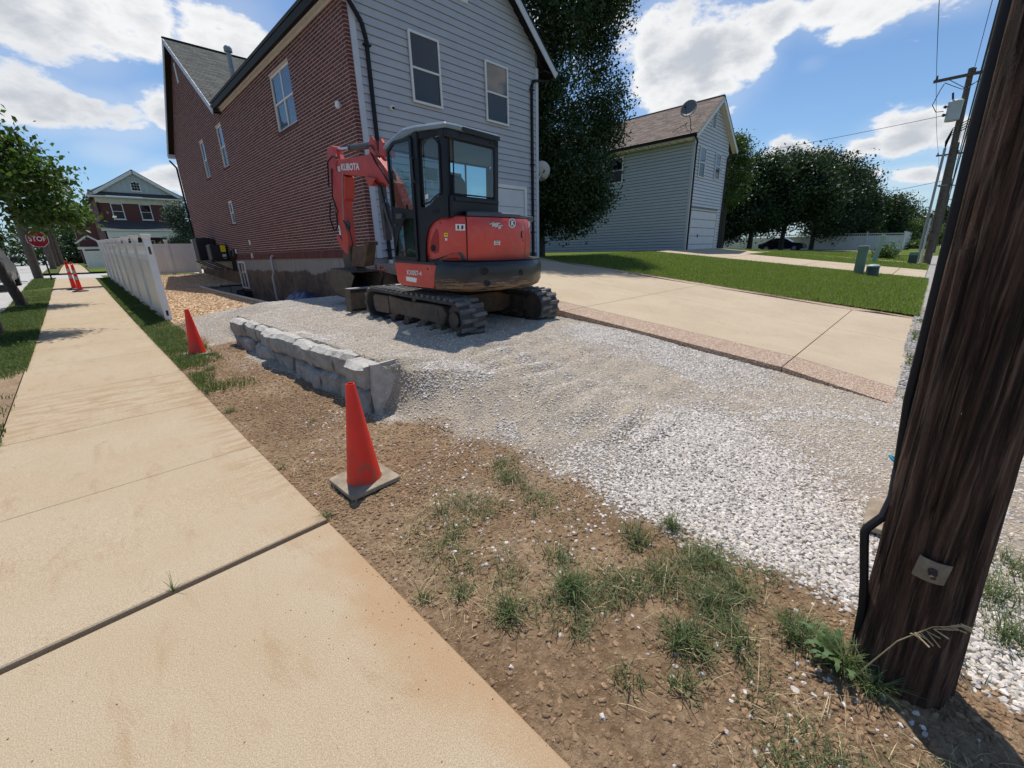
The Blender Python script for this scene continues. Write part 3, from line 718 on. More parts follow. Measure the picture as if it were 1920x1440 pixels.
for i in range(len(js)-1):
    y0, y1 = js[i], js[i+1]; ge = .007
    if 23.2 < y0 < 24.6: continue
    z0, z1 = float(z_street(y0)), float(z_street(y1))
    if i == 4: z1 += .004; z0 += .010      # slab lifted at the open joint
    s = slab(-.82, .70, y0+(.004 if i == 4 else 0), y1-(.010 if i == 3 else 0), z0, z1, ge if i in (3, 4) else .0035, parent=side)
tmp_ = grid('sidewalk', -.80, .695, -.6, 9.0, .05, lambda X, Y: z_street(Y)+.001, 'soil', attrs={'d': lambda X, Y: np.clip(sst(.15, .69, X)*.8*sst(-.05, .2, fbm(X, Y, 2.5, 4))+.9*sst(.60, .70, X)+.035+.3*sst(5.2, 5.9, Y)*sst(7.4, 6.8, Y)*sst(0, .2, fbm(X, Y*3, 2, 4)), 0, 1)})
scatter('soil_crumbs', tmp_, 'd', 600, 'clod', (.0015, .007), 14, label='crumbs of soil spilled on the sidewalk', cat='soil')
bpy.data.objects.remove(tmp_, do_unlink=True)
gs = grid('sidewalk_gap', -.80, .69, 23.0, 25.2, .1, lambda X, Y: z_street(Y)-.03, 'soil', attrs={'dust': lambda X, Y: X*0+1, 'dense': lambda X, Y: X*0+1})
scatter('gap_stones', gs, 'dense', 500, 'gravel_white', (.03, .07), 4, label='pale gravel filling a broken strip across the sidewalk', cat='gravel')
far_side = obj('sidewalk', MB().mesh([(-.80, y, float(z_street(y))+.01) for y in (43, 55, 80, 160)]+[(.72, y, float(z_street(y))+.01) for y in (43, 55, 80, 160)], [(i, i+4, i+5, i+1) for i in range(3)]), 'sidewalk_concrete'); far_side['kind'] = 'structure'

# driveway slabs with exposed aggregate borders
drive = obj('driveway', MB().mesh([(5.42, -.02, -.12), (11.5, -.02, -.12), (11.5, 10.2, 1.15), (5.42, 10.2, 1.15)], [(0, 1, 2, 3)]), 'dirt_brown'); drive['kind'] = 'structure'
def zd(y): return float(z_drive(np.array(float(y))))
def dslab(name, x0, x1, y0, y1, m, x0b=None, x1b=None, th=.16):
    x0b = x0 if x0b is None else x0b; x1b = x1 if x1b is None else x1b; g = .005; e = .006; y0 += g; y1 -= g
    z0, z1 = zd(max(y0, .0001)), zd(y1)
    v = [(x0+g, y0, z0-th), (x1-g, y0, z0-th), (x1b-g, y1, z1-th), (x0b+g, y1, z1-th), (x0+g, y0, z0), (x1-g, y0, z0), (x1b-g, y1, z1), (x0b+g, y1, z1)]
    return obj(name, MB().mesh(v, [(3, 2, 1, 0), (0, 1, 5, 4), (1, 2, 6, 5), (2, 3, 7, 6), (3, 0, 4, 7), (4, 5, 6, 7)]), m, drive, bevel=.004)
dj = [0.0, 1.0, 4.15, 7.2, 10.1]
for i in range(4):
    a, b = dj[i], dj[i+1]
    xl = (5.72, 6.03) if i == 0 else (6.03, 6.03)
    xr = (11.25, 11.05) if i == 0 else (11.05, 11.05)
    dslab('slab', xl[0], 8.55, a, b, 'driveway_concrete', xl[1], 8.55)
    dslab('slab', 8.55, xr[0], a, b, 'driveway_concrete', 8.55, xr[1])
    dslab('border_slab', 5.10 if i == 0 else 5.40, xl[0], a, b, 'aggregate', 5.40, xl[1])
    dslab('border_slab', xr[0], 12.0 if i == 0 else 11.5, a, b, 'aggregate', 11.5, xr[1])

# lawns and the neighbour's strips
lawn = grid('lawn', 11.52, 21.65, .03, 12.5, .12, lambda X, Y: z_lawn(X, Y)+.012+.03*fbm(X, Y, 1.1, 4)*sst(0, .5, Y), 'lawn_ground')
grid('lawn', 11.75, 25.4, 12.5, 44, .6, lambda X, Y: z_lawn(X, Y)+.02, 'lawn_ground')
strip = obj('neighbour_driveway', MB(), 'driveway_concrete'); strip['kind'] = 'structure'
def qslab(x0, x1, y0, y1, parent, m='driveway_concrete', dz=.03, name='slab'):
    mb = MB(); n = 6
    for i in range(n):
        a = y0+(y1-y0)*i/n; b = y0+(y1-y0)*(i+1)/n
        c = [(x0, a), (x1, a), (x1, b), (x0, b)]
        mb.poly([(x, y, float(z_lawn(np.array(x), np.array(y)))+dz) for x, y in c])
    for x in (x0, x1):
        for i in range(n):
            a = y0+(y1-y0)*i/n; b = y0+(y1-y0)*(i+1)/n
            za, zb = [float(z_lawn(np.array(x), np.array(y)))+dz for y in (a, b)]
            mb.poly([(x, a, za-.1), (x, b, zb-.1), (x, b, zb), (x, a, za)])
    return obj(name, mb, m, parent)
for i, (a, b) in enumerate(((.1, 1.0), (1.02, 4.0), (4.02, 7.2), (7.22, 10.6))): qslab(21.7, 26.6, a, b, strip)
qslab(26.6, 30.4, 7.6, 10.6, strip)
grid('lawn', 26.65, 32.0, .1, 7.5, .25, lambda X, Y: z_lawn(X, Y)+.03, 'lawn_ground')
path = obj('footpath', MB(), 'sidewalk_concrete'); path['kind'] = 'structure'; qslab(32.0, 33.0, .2, 24, path)
grid('lawn', 30.5, 32.0, 7.5, 24, .4, lambda X, Y: z_lawn(X, Y)+.03, 'lawn_ground')
grid('lawn', 33.0, 48.0, .1, 40, .5, lambda X, Y: z_lawn(X, Y)+.03, 'lawn_ground')
p3_ = obj('footpath', MB(), 'sidewalk_concrete'); p3_['kind'] = 'structure'; qslab(48.0, 49.2, .2, 5, p3_); qslab(57.5, 63.0, 5, 24, p3_)
grid('lawn', 49.2, 130, -.3, 60, 1.5, lambda X, Y: z_lawn(X, Y)+.012, 'lawn_ground')
grid('lawn', 48.0, 49.2, 5.1, 60, 1.2, lambda X, Y: z_lawn(X, Y)+.02, 'lawn_ground')
grid('lawn', 4, 60, -40, -4.65, 2, lambda X, Y: z_alley(X)-.01+.03*fbm(X, Y, .5, 4), 'verge_ground')
grid('alley_gravel', -14, 5.42, -9, -3.2, .3, lambda X, Y: -.01+.02*fbm(X, Y, 1, 4)-.05, 'alley_concrete')
grid('lawn', 60, 300, -40, -4.5, 6, lambda X, Y: z_alley(X)-.02, 'lawn_ground')
grid('lawn', -60, -11.6, -40, 200, 6, lambda X, Y: z_street(Y)-.05, 'verge_ground')

# mulch bed, pit along the foundation
bed = grid('mulch_bed', 1.22, 3.78, 11.2, 31.0, .09, lambda X, Y: z_mulch(X, Y)+.04*fbm(X, Y, 1.5, 5)-.10*sst(12.3, 11.2, Y), 'mulch_ground', attrs={'chips': lambda X, Y: sst(11.3, 12.2, Y+.5*fbm(X, Y, 2, 3))})
bed2 = grid('mulch_bed', 3.78, 5.40, 23.4, 31.0, .12, lambda X, Y: z_mulch(X, Y)+.03*fbm(X, Y, 1.5, 4), 'mulch_ground', attrs={'chips': lambda X, Y: X*0+1})
scatter('wood_chips', bed, 'chips', 900, 'chip', (.025, .075), 31, 'chip', label='light brown wood chips covering the bed behind the fence', cat='wood chips')
scatter('wood_chips', bed2, 'chips', 300, 'chip', (.03, .08), 32, 'chip', label='wood chips in the shade beside the brick wall', cat='wood chips')
pit = grid('pit_floor', 3.78, 5.42, 12.6, 23.3, .06, lambda X, Y: z_pad(X, Y)+.03*fbm(X, Y, 1.7, 4)+.30*sst(.9, 0, X-3.78)*0, 'soil', attrs={'dust': lambda X, Y: .25+sst(17, 13.5, Y)*.75, 'dense': lambda X, Y: sst(18, 14, Y)})
scatter('pit_stones', pit, 'dense', 700, 'gravel_tan', (.015, .035), 41, label='stone running down towards the foundation pit', cat='gravel')
mb = MB()
for i in range(20):
    y0 = 12.2+i*.56; y1 = y0+.56
    za, zb = [float(z_mulch(np.array(3.78), np.array(y))) for y in (y0, y1)]
    mb.mesh([(3.76, y0, za-.9), (3.80, y0, za-.9), (3.80, y0, za+.05), (3.76, y0, za+.05), (3.76, y1, zb-.9), (3.80, y1, zb-.9), (3.80, y1, zb+.05), (3.76, y1, zb+.05)], [(3, 2, 1, 0), (4, 5, 6, 7), (0, 1, 5, 4), (1, 2, 6, 5), (2, 3, 7, 6), (3, 0, 4, 7)])
tag(obj('bed_edging', mb, 'plastic_edge'), 'thin pale edging board between the wood chips and the pit', 'edging')

# ------------------------------------------------------------------ retaining wall of rough blocks
wall = thing('retaining_wall', 'low wall of two rows of rough grey split-faced blocks holding up the stone pad', 'wall', (1.75, 5.9, 0))
def rough_block(y0, y1, z0, z1, x0, x1, seed, slant=0.0):
    """split-faced block: subdivided box, face (-x) pushed in and out, arrises broken"""
    g = np.random.default_rng(seed); ny = max(4, int((y1-y0)/.055)); nz = max(4, int((z1-z0)/.045)); mb = MB()
    idx = {}; tilt = g.normal(0, .05); bow = g.uniform(.008, .03)
    def P(i, j, back):
        k = (i, j, back)
        if k not in idx:
            u = i/ny; v = j/nz; y = y0+(y1-y0)*u; z = z0+(z1-z0)*v
            e = min(u, 1-u)*(y1-y0); f = min(v, 1-v)*(z1-z0)
            if not back:
                edge = min(e, f)
                x = x0-bow*2+.036*(1-min(1, edge/.045))**2+tilt*(u-.5)+.11*float(fbm(np.array(y*1.0+seed), np.array(z), 5.5, 4, .62))
                if v > .99: x += .018+.03*float(vnoise(np.array(y*9+seed), np.array(3.3)))
                z += .006*math.sin(9*y+seed)-(.010*(1-u) if v > .99 else 0)*(seed % 3)
                y += .006*float(vnoise(np.array(z*20.), np.array(seed*1.3)))*(1 if 0 < i < ny else .6)
            else:
                x = x1; z += (.004*math.sin(7*y+seed) if v > .99 else 0)
            mb.v.append((x, y, z)); idx[k] = len(mb.v)-1
        return idx[k]
    for i in range(ny):
        for j in range(nz):
            mb.f.append((P(i, j, 0), P(i, j+1, 0), P(i+1, j+1, 0), P(i+1, j, 0))); mb.f.append((P(i, j, 1), P(i+1, j, 1), P(i+1, j+1, 1), P(i, j+1, 1)))
        mb.f.append((P(i, nz, 0), P(i, nz, 1), P(i+1, nz, 1), P(i+1, nz, 0)))
    for j in range(nz):
        mb.f.append((P(0, j, 0), P(0, j, 1), P(0, j+1, 1), P(0, j+1, 0))); mb.f.append((P(ny, j, 0), P(ny, j+1, 0), P(ny, j+1, 1), P(ny, j, 1)))
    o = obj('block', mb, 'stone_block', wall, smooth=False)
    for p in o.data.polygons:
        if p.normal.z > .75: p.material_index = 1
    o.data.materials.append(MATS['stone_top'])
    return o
g = np.random.default_rng(5)
tops = [3.64, 4.06, 4.54, 5.02, 5.60, 6.32, 6.86, 7.32, 7.96, 8.62]
bots = [3.70, 4.06, 4.42, 4.86, 5.46, 5.88, 6.55, 7.12, 7.60, 8.12, 8.52]
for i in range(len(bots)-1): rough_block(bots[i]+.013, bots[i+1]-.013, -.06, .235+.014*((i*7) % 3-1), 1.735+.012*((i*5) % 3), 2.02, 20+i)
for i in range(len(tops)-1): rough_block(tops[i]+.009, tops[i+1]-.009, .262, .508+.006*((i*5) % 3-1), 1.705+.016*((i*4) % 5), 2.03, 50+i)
# the near end: a wedge-shaped return block
mb = MB().mesh([(1.76, 3.285, -.05), (2.06, 3.40, .0), (2.06, 3.40, .30), (1.99, 3.38, .50), (1.76, 3.285, .515), (1.76, 3.06, .0), (2.06, 3.02, .02), (2.24, 3.05, .30), (1.80, 3.20, .50)],
               [(0, 5, 8, 4), (5, 6, 7, 8), (8, 7, 3, 4), (6, 1, 2, 7), (7, 2, 3), (0, 4, 3, 2, 1), (0, 1, 6, 5)])
q_ = [(1.755, -.08), (1.735, .262), (1.75, .505), (1.84, .50), (2.03, .315), (2.06, -.08)]
mb = MB().prism(q_, 1, 3.615, 3.66)
obj('end_face', mb, 'stone_top', wall)

# small wall in the pit
sw2 = thing('small_retaining_wall', 'short dark shaded block wall crossing the pit beside the basement window', 'wall', (4.6, 23.3, 0))
for r_, z0 in enumerate((-.55, -.13)):
    x = 3.3-.25*r_
    k = 0
    while x < 5.36:
        x2 = min(x+.62+.1*((k*7) % 3-1), 5.40)
        if x2-x > .1: obj('block', MB().box(x+.01, 23.22+.02*((k+r_) % 2), z0, x2-.01, 23.5, z0+.41), 'stone_block', sw2, bevel=.015)
        x = x2; k += 1
for a, b, z in ((3.0, 4.5, .285), (4.5, 5.40, .33)): obj('coping', MB().box(a, 23.15, z, b-.01, 23.55, z+.07), 'stone_block', sw2, bevel=.01)

# ------------------------------------------------------------------ traffic cones
def cone(name, label, x, y, z, rot, group='orange traffic cones around the work'):
    t = thing(name, label, 'traffic cone', (x, y, z), group, (0, 0, rot))
    mb = MB(); n = 40
    prof = [(.118, .030), (.112, .045), (.030, .700), (.027, .712), (.022, .712), (.024, .69), (.10, .05)]
    obj('cone_body', mb.lathe((0, 0, 0), prof, n), 'cone_plastic', t, local=True, smooth=True)
    a = .178; c = .018
    sq = [(-a+c, -a), (a-c, -a), (a, -a+c), (a, a-c), (a-c, a), (-a+c, a), (-a, a-c), (-a, -a+c)]
    obj('base', MB().prism(sq, 2, .0, .032), 'cone_base', t, local=True, bevel=.006)
    return t
# placed on the soil
def zy(x, y): return float(z_yard(np.array([x]), np.array([y]))[0])
cone('traffic_cone', 'nearest orange cone, on the soil close to the sidewalk edge', 1.065, 2.525, zy(1.065, 2.525)+.010, R(1))
cone('traffic_cone', 'orange cone on the soil near the far end of the block wall', 1.06, 8.06, zy(1.06, 8.06)+.015, R(-3))
cone('traffic_cone', 'orange cone mostly hidden behind the big brown utility pole', 2.80, -.185, zy(2.80, -.185)+.03, R(0))
tag(obj('rope_loop', MB().tube([(3.50+.03*math.sin(a), -.10+.05*math.cos(a), .05+.06*math.cos(a)*.6+.05) for a in [i*math.pi/6 for i in range(13)]], .009, 6), 'blue_rope', smooth=True), 'loop of blue rope lying on the stone behind the utility pole', 'rope')

def delineator(label, x, y, col2='cone_orange'):
    z = float(z_street(y)); t = thing('delineator_post', label, 'traffic post', (x, y, z), 'orange traffic posts on the sidewalk')
    obj('base', MB().lathe((0, 0, 0), [(.24, 0), (.24, .02), (.17, .05), (.08, .06)], 8), 'rubber', t, local=True)
    obj('post', MB().lathe((0, 0, 0), [(.085, .05), (.075, .10), (.045, .96), (.038, 1.0)], 20), 'cone_orange', t, local=True, smooth=True)
    for z0 in (.44, .68): obj('reflective_band', MB().lathe((0, 0, 0), [(.0735-.034*(z0-.1)/.86*1.0+.001+.004, z0), (.0735-.034*(z0+.13-.1)/.86+.005, z0+.13)], 20), 'sheet_silver', t, local=True)
    obj('handle', MB().tube([(-.03, 0, 1.0), (-.032, 0, 1.08), (0, 0, 1.12), (.032, 0, 1.08), (.03, 0, 1.0)], .012, 6), 'cone_orange', t, local=True, smooth=True)
    return t
mat('sheet_silver', (.42, .40, .40), .4)
delineator('nearer of the two orange and silver traffic posts on the sidewalk', -.02, 23.6)
delineator('farther of the two orange and silver traffic posts on the sidewalk', -.17, 24.9)

# ------------------------------------------------------------------ the big utility pole at the right
def big_pole():
    t = thing('utility_pole', 'dark weathered brown timber utility pole filling the right edge, grass at its foot', 'utility pole', (1.77, -.2, 0))
    n = 96; m_ = 200; V = []; H_ = 9.5
    zs = np.concatenate([np.linspace(-.4, 2.6, 150), np.linspace(2.65, H_, 50)])
    th = np.linspace(0, 2*np.pi, n, endpoint=False)
    TH, ZZ = np.meshgrid(th, zs)
    r = .127-.0065*np.clip(ZZ, 0, 9)*.75+.012*np.exp(-np.clip(ZZ, 0, 9)/.25)
    # long checks and splinters running up the grain
    cxn = np.cos(TH)*3.1+5; cyn = np.sin(TH)*3.1+5
    g1 = fbm(cxn*3.2+ZZ*.35, cyn*3.2+ZZ*.15, 1.0, 5, .6)
    crack = np.exp(-(np.abs(fbm(cxn*2.1+.25*ZZ, cyn*2.1-.2*ZZ, 1.0, 4, .55))/.022)**2)
    lump = fbm(cxn*.6+ZZ*1.1, cyn*.6+ZZ*.8, 1.2, 4)
    r = r+.026*g1-.013*crack+.016*lump
    lean = np.interp(ZZ, [-.4, 0, 1.5, 2.1, 9.5], [-.20, -.20, -.15, -.135, .05])
    X_ = 1.77+r*np.cos(TH); Y_ = lean+r*np.sin(TH)
    V = np.stack([X_-1.77, Y_+.2, ZZ], -1).reshape(-1, 3)
    i = np.arange(n*m_).reshape(m_, n); j = np.roll(i, -1, 1)
    F = np.stack([i[:-1], j[:-1], j[1:], i[1:]], -1).reshape(-1, 4)
    mesh_np('shaft', V, F, 'creosote_wood', t, smooth=True)
    # metal plate with bolt facing the camera
    c = Vector((1.77-.129, -.185, .525)); nx = Vector((-1, -.07, .0)).normalized(); s = Vector((0, 1, 0)); rotp = R(-4)
    M = Matrix.Translation(c-Vector((1.77, -.2, 0))) @ Matrix.Rotation(R(184)+0, 4, 'Z') @ Matrix.Rotation(rotp, 4, 'X')
    pm = MB(); a = .037
    for iy in range(6):
        y0 = -a+2*a*iy/6; y1 = -a+2*a*(iy+1)/6; x0 = .013-9*y0*y0*.9; x1 = .013-9*y1*y1*.9
        pm.mesh([(x0, y0, -a), (x1, y1, -a), (x1, y1, a), (x0, y0, a), (x0+.004, y0, -a), (x1+.004, y1, -a), (x1+.004, y1, a), (x0+.004, y0, a)], [(0, 3, 2, 1), (4, 5, 6, 7), (0, 1, 5, 4), (3, 7, 6, 2), (0, 4, 7, 3), (1, 2, 6, 5)])
    pl = obj('plate', pm.xform(M), 'plate_metal', t, local=True)
    obj('bolt', MB().cyl((.015, 0, .004), (.030, 0, .004), .012, 6).cyl((.030, 0, .004), (.05, 0, .0), .007, 8).xform(M), 'rusty_steel', pl, local=True)
    # cable guard on the far left side of the pole, cable bending out at its foot
    obj('cable_guard', MB().tube([(.055, .120, .50), (.05, .146, .75), (.052, .166, 1.0), (.055, .172, 1.4), (.055, .181, 1.8), (.055, .186, 2.2), (.065, .25, 4.0), (.07, .36, 8.6)], [.012, .013, .015, .018, .021, .023, .026, .028], 10), 'gutter_black', t, local=True, smooth=True)
    obj('cable', MB().tube([(.05, .146, .75), (.01, .140, .66), (-.03, .15, .60), (-.045, .182, .545), (-.05, .185, .53), (-.05, .175, .47), (-.05, .15, .33), (-.045, .135, .22), (-.02, .12, -.05)], .0135, 8), 'gutter_black', t, local=True, smooth=True)
    for z in (1.0, 2.3): obj('strap', MB().box(.03, .09, z, .08, .145+.014*z, z+.006), 'gutter_black', t, local=True)
    obj('staple', MB().cyl((-.02, .05, 1.02), (-.115, .06, 1.03), .003, 6), 'chrome', t, local=True)
    # cross arm and lines high above the frame
    obj('crossarm', MB().box(-.06, -1.2, 8.6, .06, 1.4, 8.75), 'pole_wood_grey', t, local=True)
    return t
mat('plate_metal', (.24, .22, .17), .6, c2=(.16, .13, .10), scale=30, metal=.3)
big_pole()

# ------------------------------------------------------------------ windows, boards, bricks
def window(parent, face, u0, u1, z0, z1, pos, frame='trim_white', sill=None, mull=None, glassm='screen_glass', depth=.06, blinds=None, fw=.055, proud=.03, lower='screen'):
    """sash window in a wall. face '-y': plane y=pos, u is x; face '-x': plane x=pos, u is y (parts: frame > panes)"""
    def P(u, d, z): return (u, pos-d, z) if face == '-y' else (pos-d, u, z)     # d: out of the wall
    def bx(mb, ua, ub, da, db, za, zb):
        a, b = P(ua, da, za), P(ub, db, zb)
        mb.box(min(a[0], b[0]), min(a[1], b[1]), min(a[2], b[2]), max(a[0], b[0]), max(a[1], b[1]), max(a[2], b[2]))
    fr = MB(); zm = (z0+z1)/2
    bx(fr, u0, u0+fw, -depth, proud, z0, z1); bx(fr, u1-fw, u1, -depth, proud, z0, z1)
    bx(fr, u0+fw, u1-fw, -depth, proud, z0, z0+fw); bx(fr, u0+fw, u1-fw, -depth, proud, z1-fw, z1)
    f = obj('window', fr, frame, parent)
    ra = MB(); bx(ra, u0+fw, u1-fw, -depth+.012, proud-.010, zm-.022, zm+.022); obj('meeting_rail', ra, frame, f)
    if mull:
        um = (u0+u1)/2; q = MB(); bx(q, um-.03, um+.03, -depth+.01, proud-.006, z0+fw, z1-fw); obj('mullion', q, frame, f)
    for a, b, dd in ((zm+.022, z1-fw, .0), (z0+fw, zm-.022, -.014)):
        q = MB(); q.poly([P(u0+fw, proud-.022+dd, a), P(u1-fw, proud-.022+dd, a), P(u1-fw, proud-.022+dd, b), P(u0+fw, proud-.022+dd, b)])
        if face == '-x': q.f = [tuple(reversed(x)) for x in q.f]
        obj('pane', q, glassm if (a < zm or lower == 'both') else 'window_glass', f)
    if blinds:
        q = MB(); z = z0+fw
        while z < z1-fw:
            q.poly([P(u0+fw, -depth+.016, z), P(u1-fw, -depth+.016, z), P(u1-fw, -depth+.004, z+.034), P(u0+fw, -depth+.004, z+.034)]); z += .04
        o = obj('blind', q, blinds, f); o['kind'] = 'stuff'
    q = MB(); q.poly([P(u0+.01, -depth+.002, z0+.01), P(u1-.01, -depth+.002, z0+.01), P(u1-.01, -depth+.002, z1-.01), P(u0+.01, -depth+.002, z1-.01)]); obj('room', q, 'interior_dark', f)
    if sill:
        q = MB(); bx(q, u0-.04, u1+.04, -.01, proud+.03, z0-.06, z0-.003); obj('sill', q, sill, f)
    return f

def clap(parent, u0, u1, z0, ztop, expo, pos, face, m, cut, name='siding_board', skip=None):
    """lap siding: every board its own wedge, ends cut by cut(z)->(umin,umax)"""
    z = z0; k = 0
    while z < ztop-.01:
        zt = min(z+expo, ztop); a0, b0 = cut(z); a1, b1 = cut(zt)
        segs = [(a0, b0, a1, b1)]
        if skip:
            sa, sb, sz = skip
            if z < sz-.02: segs = [(a0, sa, a1, sa), (sb, b0, sb, b1)]
        for (c0, d0, c1, d1) in segs:
            if d0-c0 < .05: continue
            if d1 <= c1: c1 = d1 = (c1+d1)/2
            th = .030; zt_ = zt-(.010 if face == '-y' and pos < 10.2 else .026)
            if face == '-y': vs = [(c0, pos, z), (d0, pos, z), (d1, pos, zt_), (c1, pos, zt_), (c0, pos-th, z), (d0, pos-th, z), (d1, pos-.003, zt_), (c1, pos-.003, zt_)]
            else: vs = [(pos, c0, z), (pos, d0, z), (pos, d1, zt_), (pos, c1, zt_), (pos-th, c0, z), (pos-th, d0, z), (pos-.003, d1, zt_), (pos-.003, c1, zt_)]
            fs = [(4, 5, 6, 7), (0, 1, 5, 4), (3, 7, 6, 2), (0, 4, 7, 3), (1, 2, 6, 5)]
            obj(name, MB().mesh(vs, fs), m, parent)
        z = zt; k += 1

def downspout(parent, pts, r=.04, straps=()):
    mb = MB()
    for a, b in zip(pts[:-1], pts[1:]): mb.beam(a, b, .085, .065)
    d = obj('downspout', mb, 'gutter_black', parent, bevel=.012)
    for s in straps: obj('strap', MB().box(s[0]-.09, s[1]-.01, s[2]-.015, s[0]+.09, s[1]+.02, s[2]+.015) if len(s) == 3 else MB(), 'gutter_black', d)
    return d

def shingles(parent, p0, du, dv, nu, nv, m, name='shingle_rows', thick=.018):
    """rows of overlapping tabs on a roof plane: p0 lower corner, du along the eave, dv up the slope (one joined part)"""
    p0, du, dv = Vector(p0), Vector(du), Vector(dv); n = du.cross(dv).normalized(); mb = MB()
    ex = dv.length/nv; u_ = du.normalized(); v_ = dv.normalized(); L = du.length; w = L/nu
    for j in range(nv):
        off = (j % 2)*w*.5+random.uniform(0, .1)*w
        i = -1
        while True:
            a = max(0, i*w+off); b = min(L, (i+1)*w+off)
            if a >= L: break
            if b-a > .02:
                lift = thick*random.uniform(.7, 1.15); q = p0+v_*(j*ex-(random.uniform(0, .006)))
                c = [q+u_*a, q+u_*b, q+u_*b+v_*ex*1.02, q+u_*a+v_*ex*1.02]
                vs = [c[0]+n*lift, c[1]+n*lift, c[2]+n*.002, c[3]+n*.002, c[0], c[1]]
                mb.mesh(vs, [(0, 1, 2, 3), (4, 5, 1, 0), (4, 0, 3), (5, 2, 1)])
            i += 1
    o = obj(name, mb, m, parent); o['kind'] = 'stuff'; return o

# ------------------------------------------------------------------ house 1: brick side, grey siding gable end
HX, HY = 5.35, 10.13          # brick face plane x, siding plane y
XR = 11.72                    # right end of the gable wall
house = thing('brick_house', 'two-storey house with red brick side wall and grey clapboard gable, behind the excavator', 'house', (5.4, 10.2, 0))
ZB = 1.44
def r(name, mb, m, **k): return obj(name, mb, m, house, **k)
peakx, slope = 8.56, .815
def gz(x): return 9.90-slope*abs(x-peakx)
# foundation
r('foundation', MB().box(HX+.03, HY+.02, -.9, HX+.3, 31.0, ZB-.002).box(HX+.3, HY+.02, -.9, 8.3, HY+.3, ZB-.002), 'foundation_concrete')
# mortar wall with window openings; the brick wall polygon: eave then cross gable
FY = 30.9; GY, GH = 26.0, 5.25    # cross gable centre and half width
def ytop(y):
    base = 6.90
    gab = 10.72-.70*abs(y-GY)
    return max(base, gab) if GY-GH-.6 < y else base
def ytop_np(y): return np.array([ytop(v) for v in y])
WB = [(13.50, 15.10, 5.11, 6.58, 'big'), (21.02, 21.86, 5.08, 6.58, 'n'), (24.28, 25.08, 5.08, 6.58, 'n'), (21.80, 22.48, 2.95, 3.86, 'n')]
ys_ = sorted(set([HY, FY]+[w[0] for w in WB]+[w[1] for w in WB]+[20.5, GY]+list(np.arange(20.6, 30.9, .6))))
mb = MB()
for a, b in zip(ys_[:-1], ys_[1:]):
    mid = (a+b)/2; holes = sorted([(w[2], w[3]) for w in WB if w[0] <= mid <= w[1]]); z = ZB
    for h0, h1 in holes+[(None, None)]:
        if h0 is None: mb.poly([(HX+.0035, b, z), (HX+.0035, a, z), (HX+.0035, a, ytop(a)), (HX+.0035, b, ytop(b))])
        else:
            mb.poly([(HX+.0035, b, z), (HX+.0035, a, z), (HX+.0035, a, h0), (HX+.0035, b, h0)]); z = h1
# reveals
for w in WB:
    a, b, c, d, _ = w
    for q in ([(HX+.0035, a, c), (HX+.12, a, c), (HX+.12, a, d), (HX+.0035, a, d)], [(HX+.0035, b, c), (HX+.0035, b, d), (HX+.12, b, d), (HX+.12, b, c)],
              [(HX+.0035, a, c), (HX+.0035, b, c), (HX+.12, b, c), (HX+.12, a, c)], [(HX+.0035, a, d), (HX+.12, a, d), (HX+.12, b, d), (HX+.0035, b, d)]): mb.poly(q)
mb.box(HX+.0035, HY+.004, ZB, HX+.11, HY+.03, 6.8)
r('mortar_wall', mb, 'mortar')
# bricks: the 300 nearest as pieces, the others joined
proto = None; cell = []; PITCH = .0785; BL = .247
zc = 1.68; row = 0
while zc < 10.6:
    y = HY+(.0 if row % 2 else -.122); 
    while y < FY:
        y0 = max(y, HY); y1 = min(y+BL-.018, FY)
        parts = [(y0, y1)]
        for w in WB:
            if zc+.067 > w[2]-.002 and zc < w[3]:
                new = []
                for a, b in parts:
                    if b <= w[0] or a >= w[1]: new.append((a, b))
                    else:
                        if a < w[0]-.02: new.append((a, w[0]))
                        if b > w[1]+.02: new.append((w[1], b))
                parts = new
        for a, b in parts:
            if b-a > .03 and zc+.067 < ytop((a+b)/2)-.01: cell.append((a, b, zc))
        y += BL
    zc += PITCH; row += 1
full = [c for c in cell if abs(c[1]-c[0]-(BL-.018)) < .004]
full.sort(key=lambda c: (c[0]-0)**2+(c[2]-3.4)**2*.6)
near = set(full[:292])
bm_ = MB().box(0, 0, 0, .02, BL-.018, .0605)
bme = None
for c in near:
    if bme is None:
        b0 = obj('brick', bm_, 'brick_face', house, local=True); bme = b0.data; b = b0
    else: b = link('brick', bme, house)
    b.location = Vector((HX-random.uniform(0, .003), c[0], c[2]))-Vector((5.4, 10.2, 0))
rest = [c for c in cell if c not in near]
A = np.array([(HX-.0, c[0], c[2], HX+.02, c[1], c[2]+.0605) for c in rest]); n = len(A)
A[:, 0] -= rng.random(n)*.003
Vb = np.stack([A[:, [0, 1, 2]], A[:, [0, 4, 2]], A[:, [0, 4, 5]], A[:, [0, 1, 5]], A[:, [3, 1, 2]], A[:, [3, 4, 2]], A[:, [3, 4, 5]], A[:, [3, 1, 5]]], 1)-np.array([5.4, 10.2, 0])
bs_ = (np.arange(n)*8)[:, None]
Fb = np.concatenate([bs_+np.array([[q]]).reshape(1, 4) for q in ((0, 3, 2, 1), (0, 1, 5, 4), (3, 7, 6, 2), (0, 4, 7, 3), (1, 2, 6, 5))])
o = mesh_np('brick', Vb.reshape(-1, 3), Fb, 'brick', house); o['kind'] = 'stuff'
# corner returns (header ends on the gable side)
q = MB(); zc = 1.68; row = 0
while zc < 6.7:
    q.box(HX+.0205, HY-.006, zc, HX+.105, HY+.004, zc+.0605); zc += PITCH; row += 1
o = r('brick', q, 'brick'); o['kind'] = 'stuff'
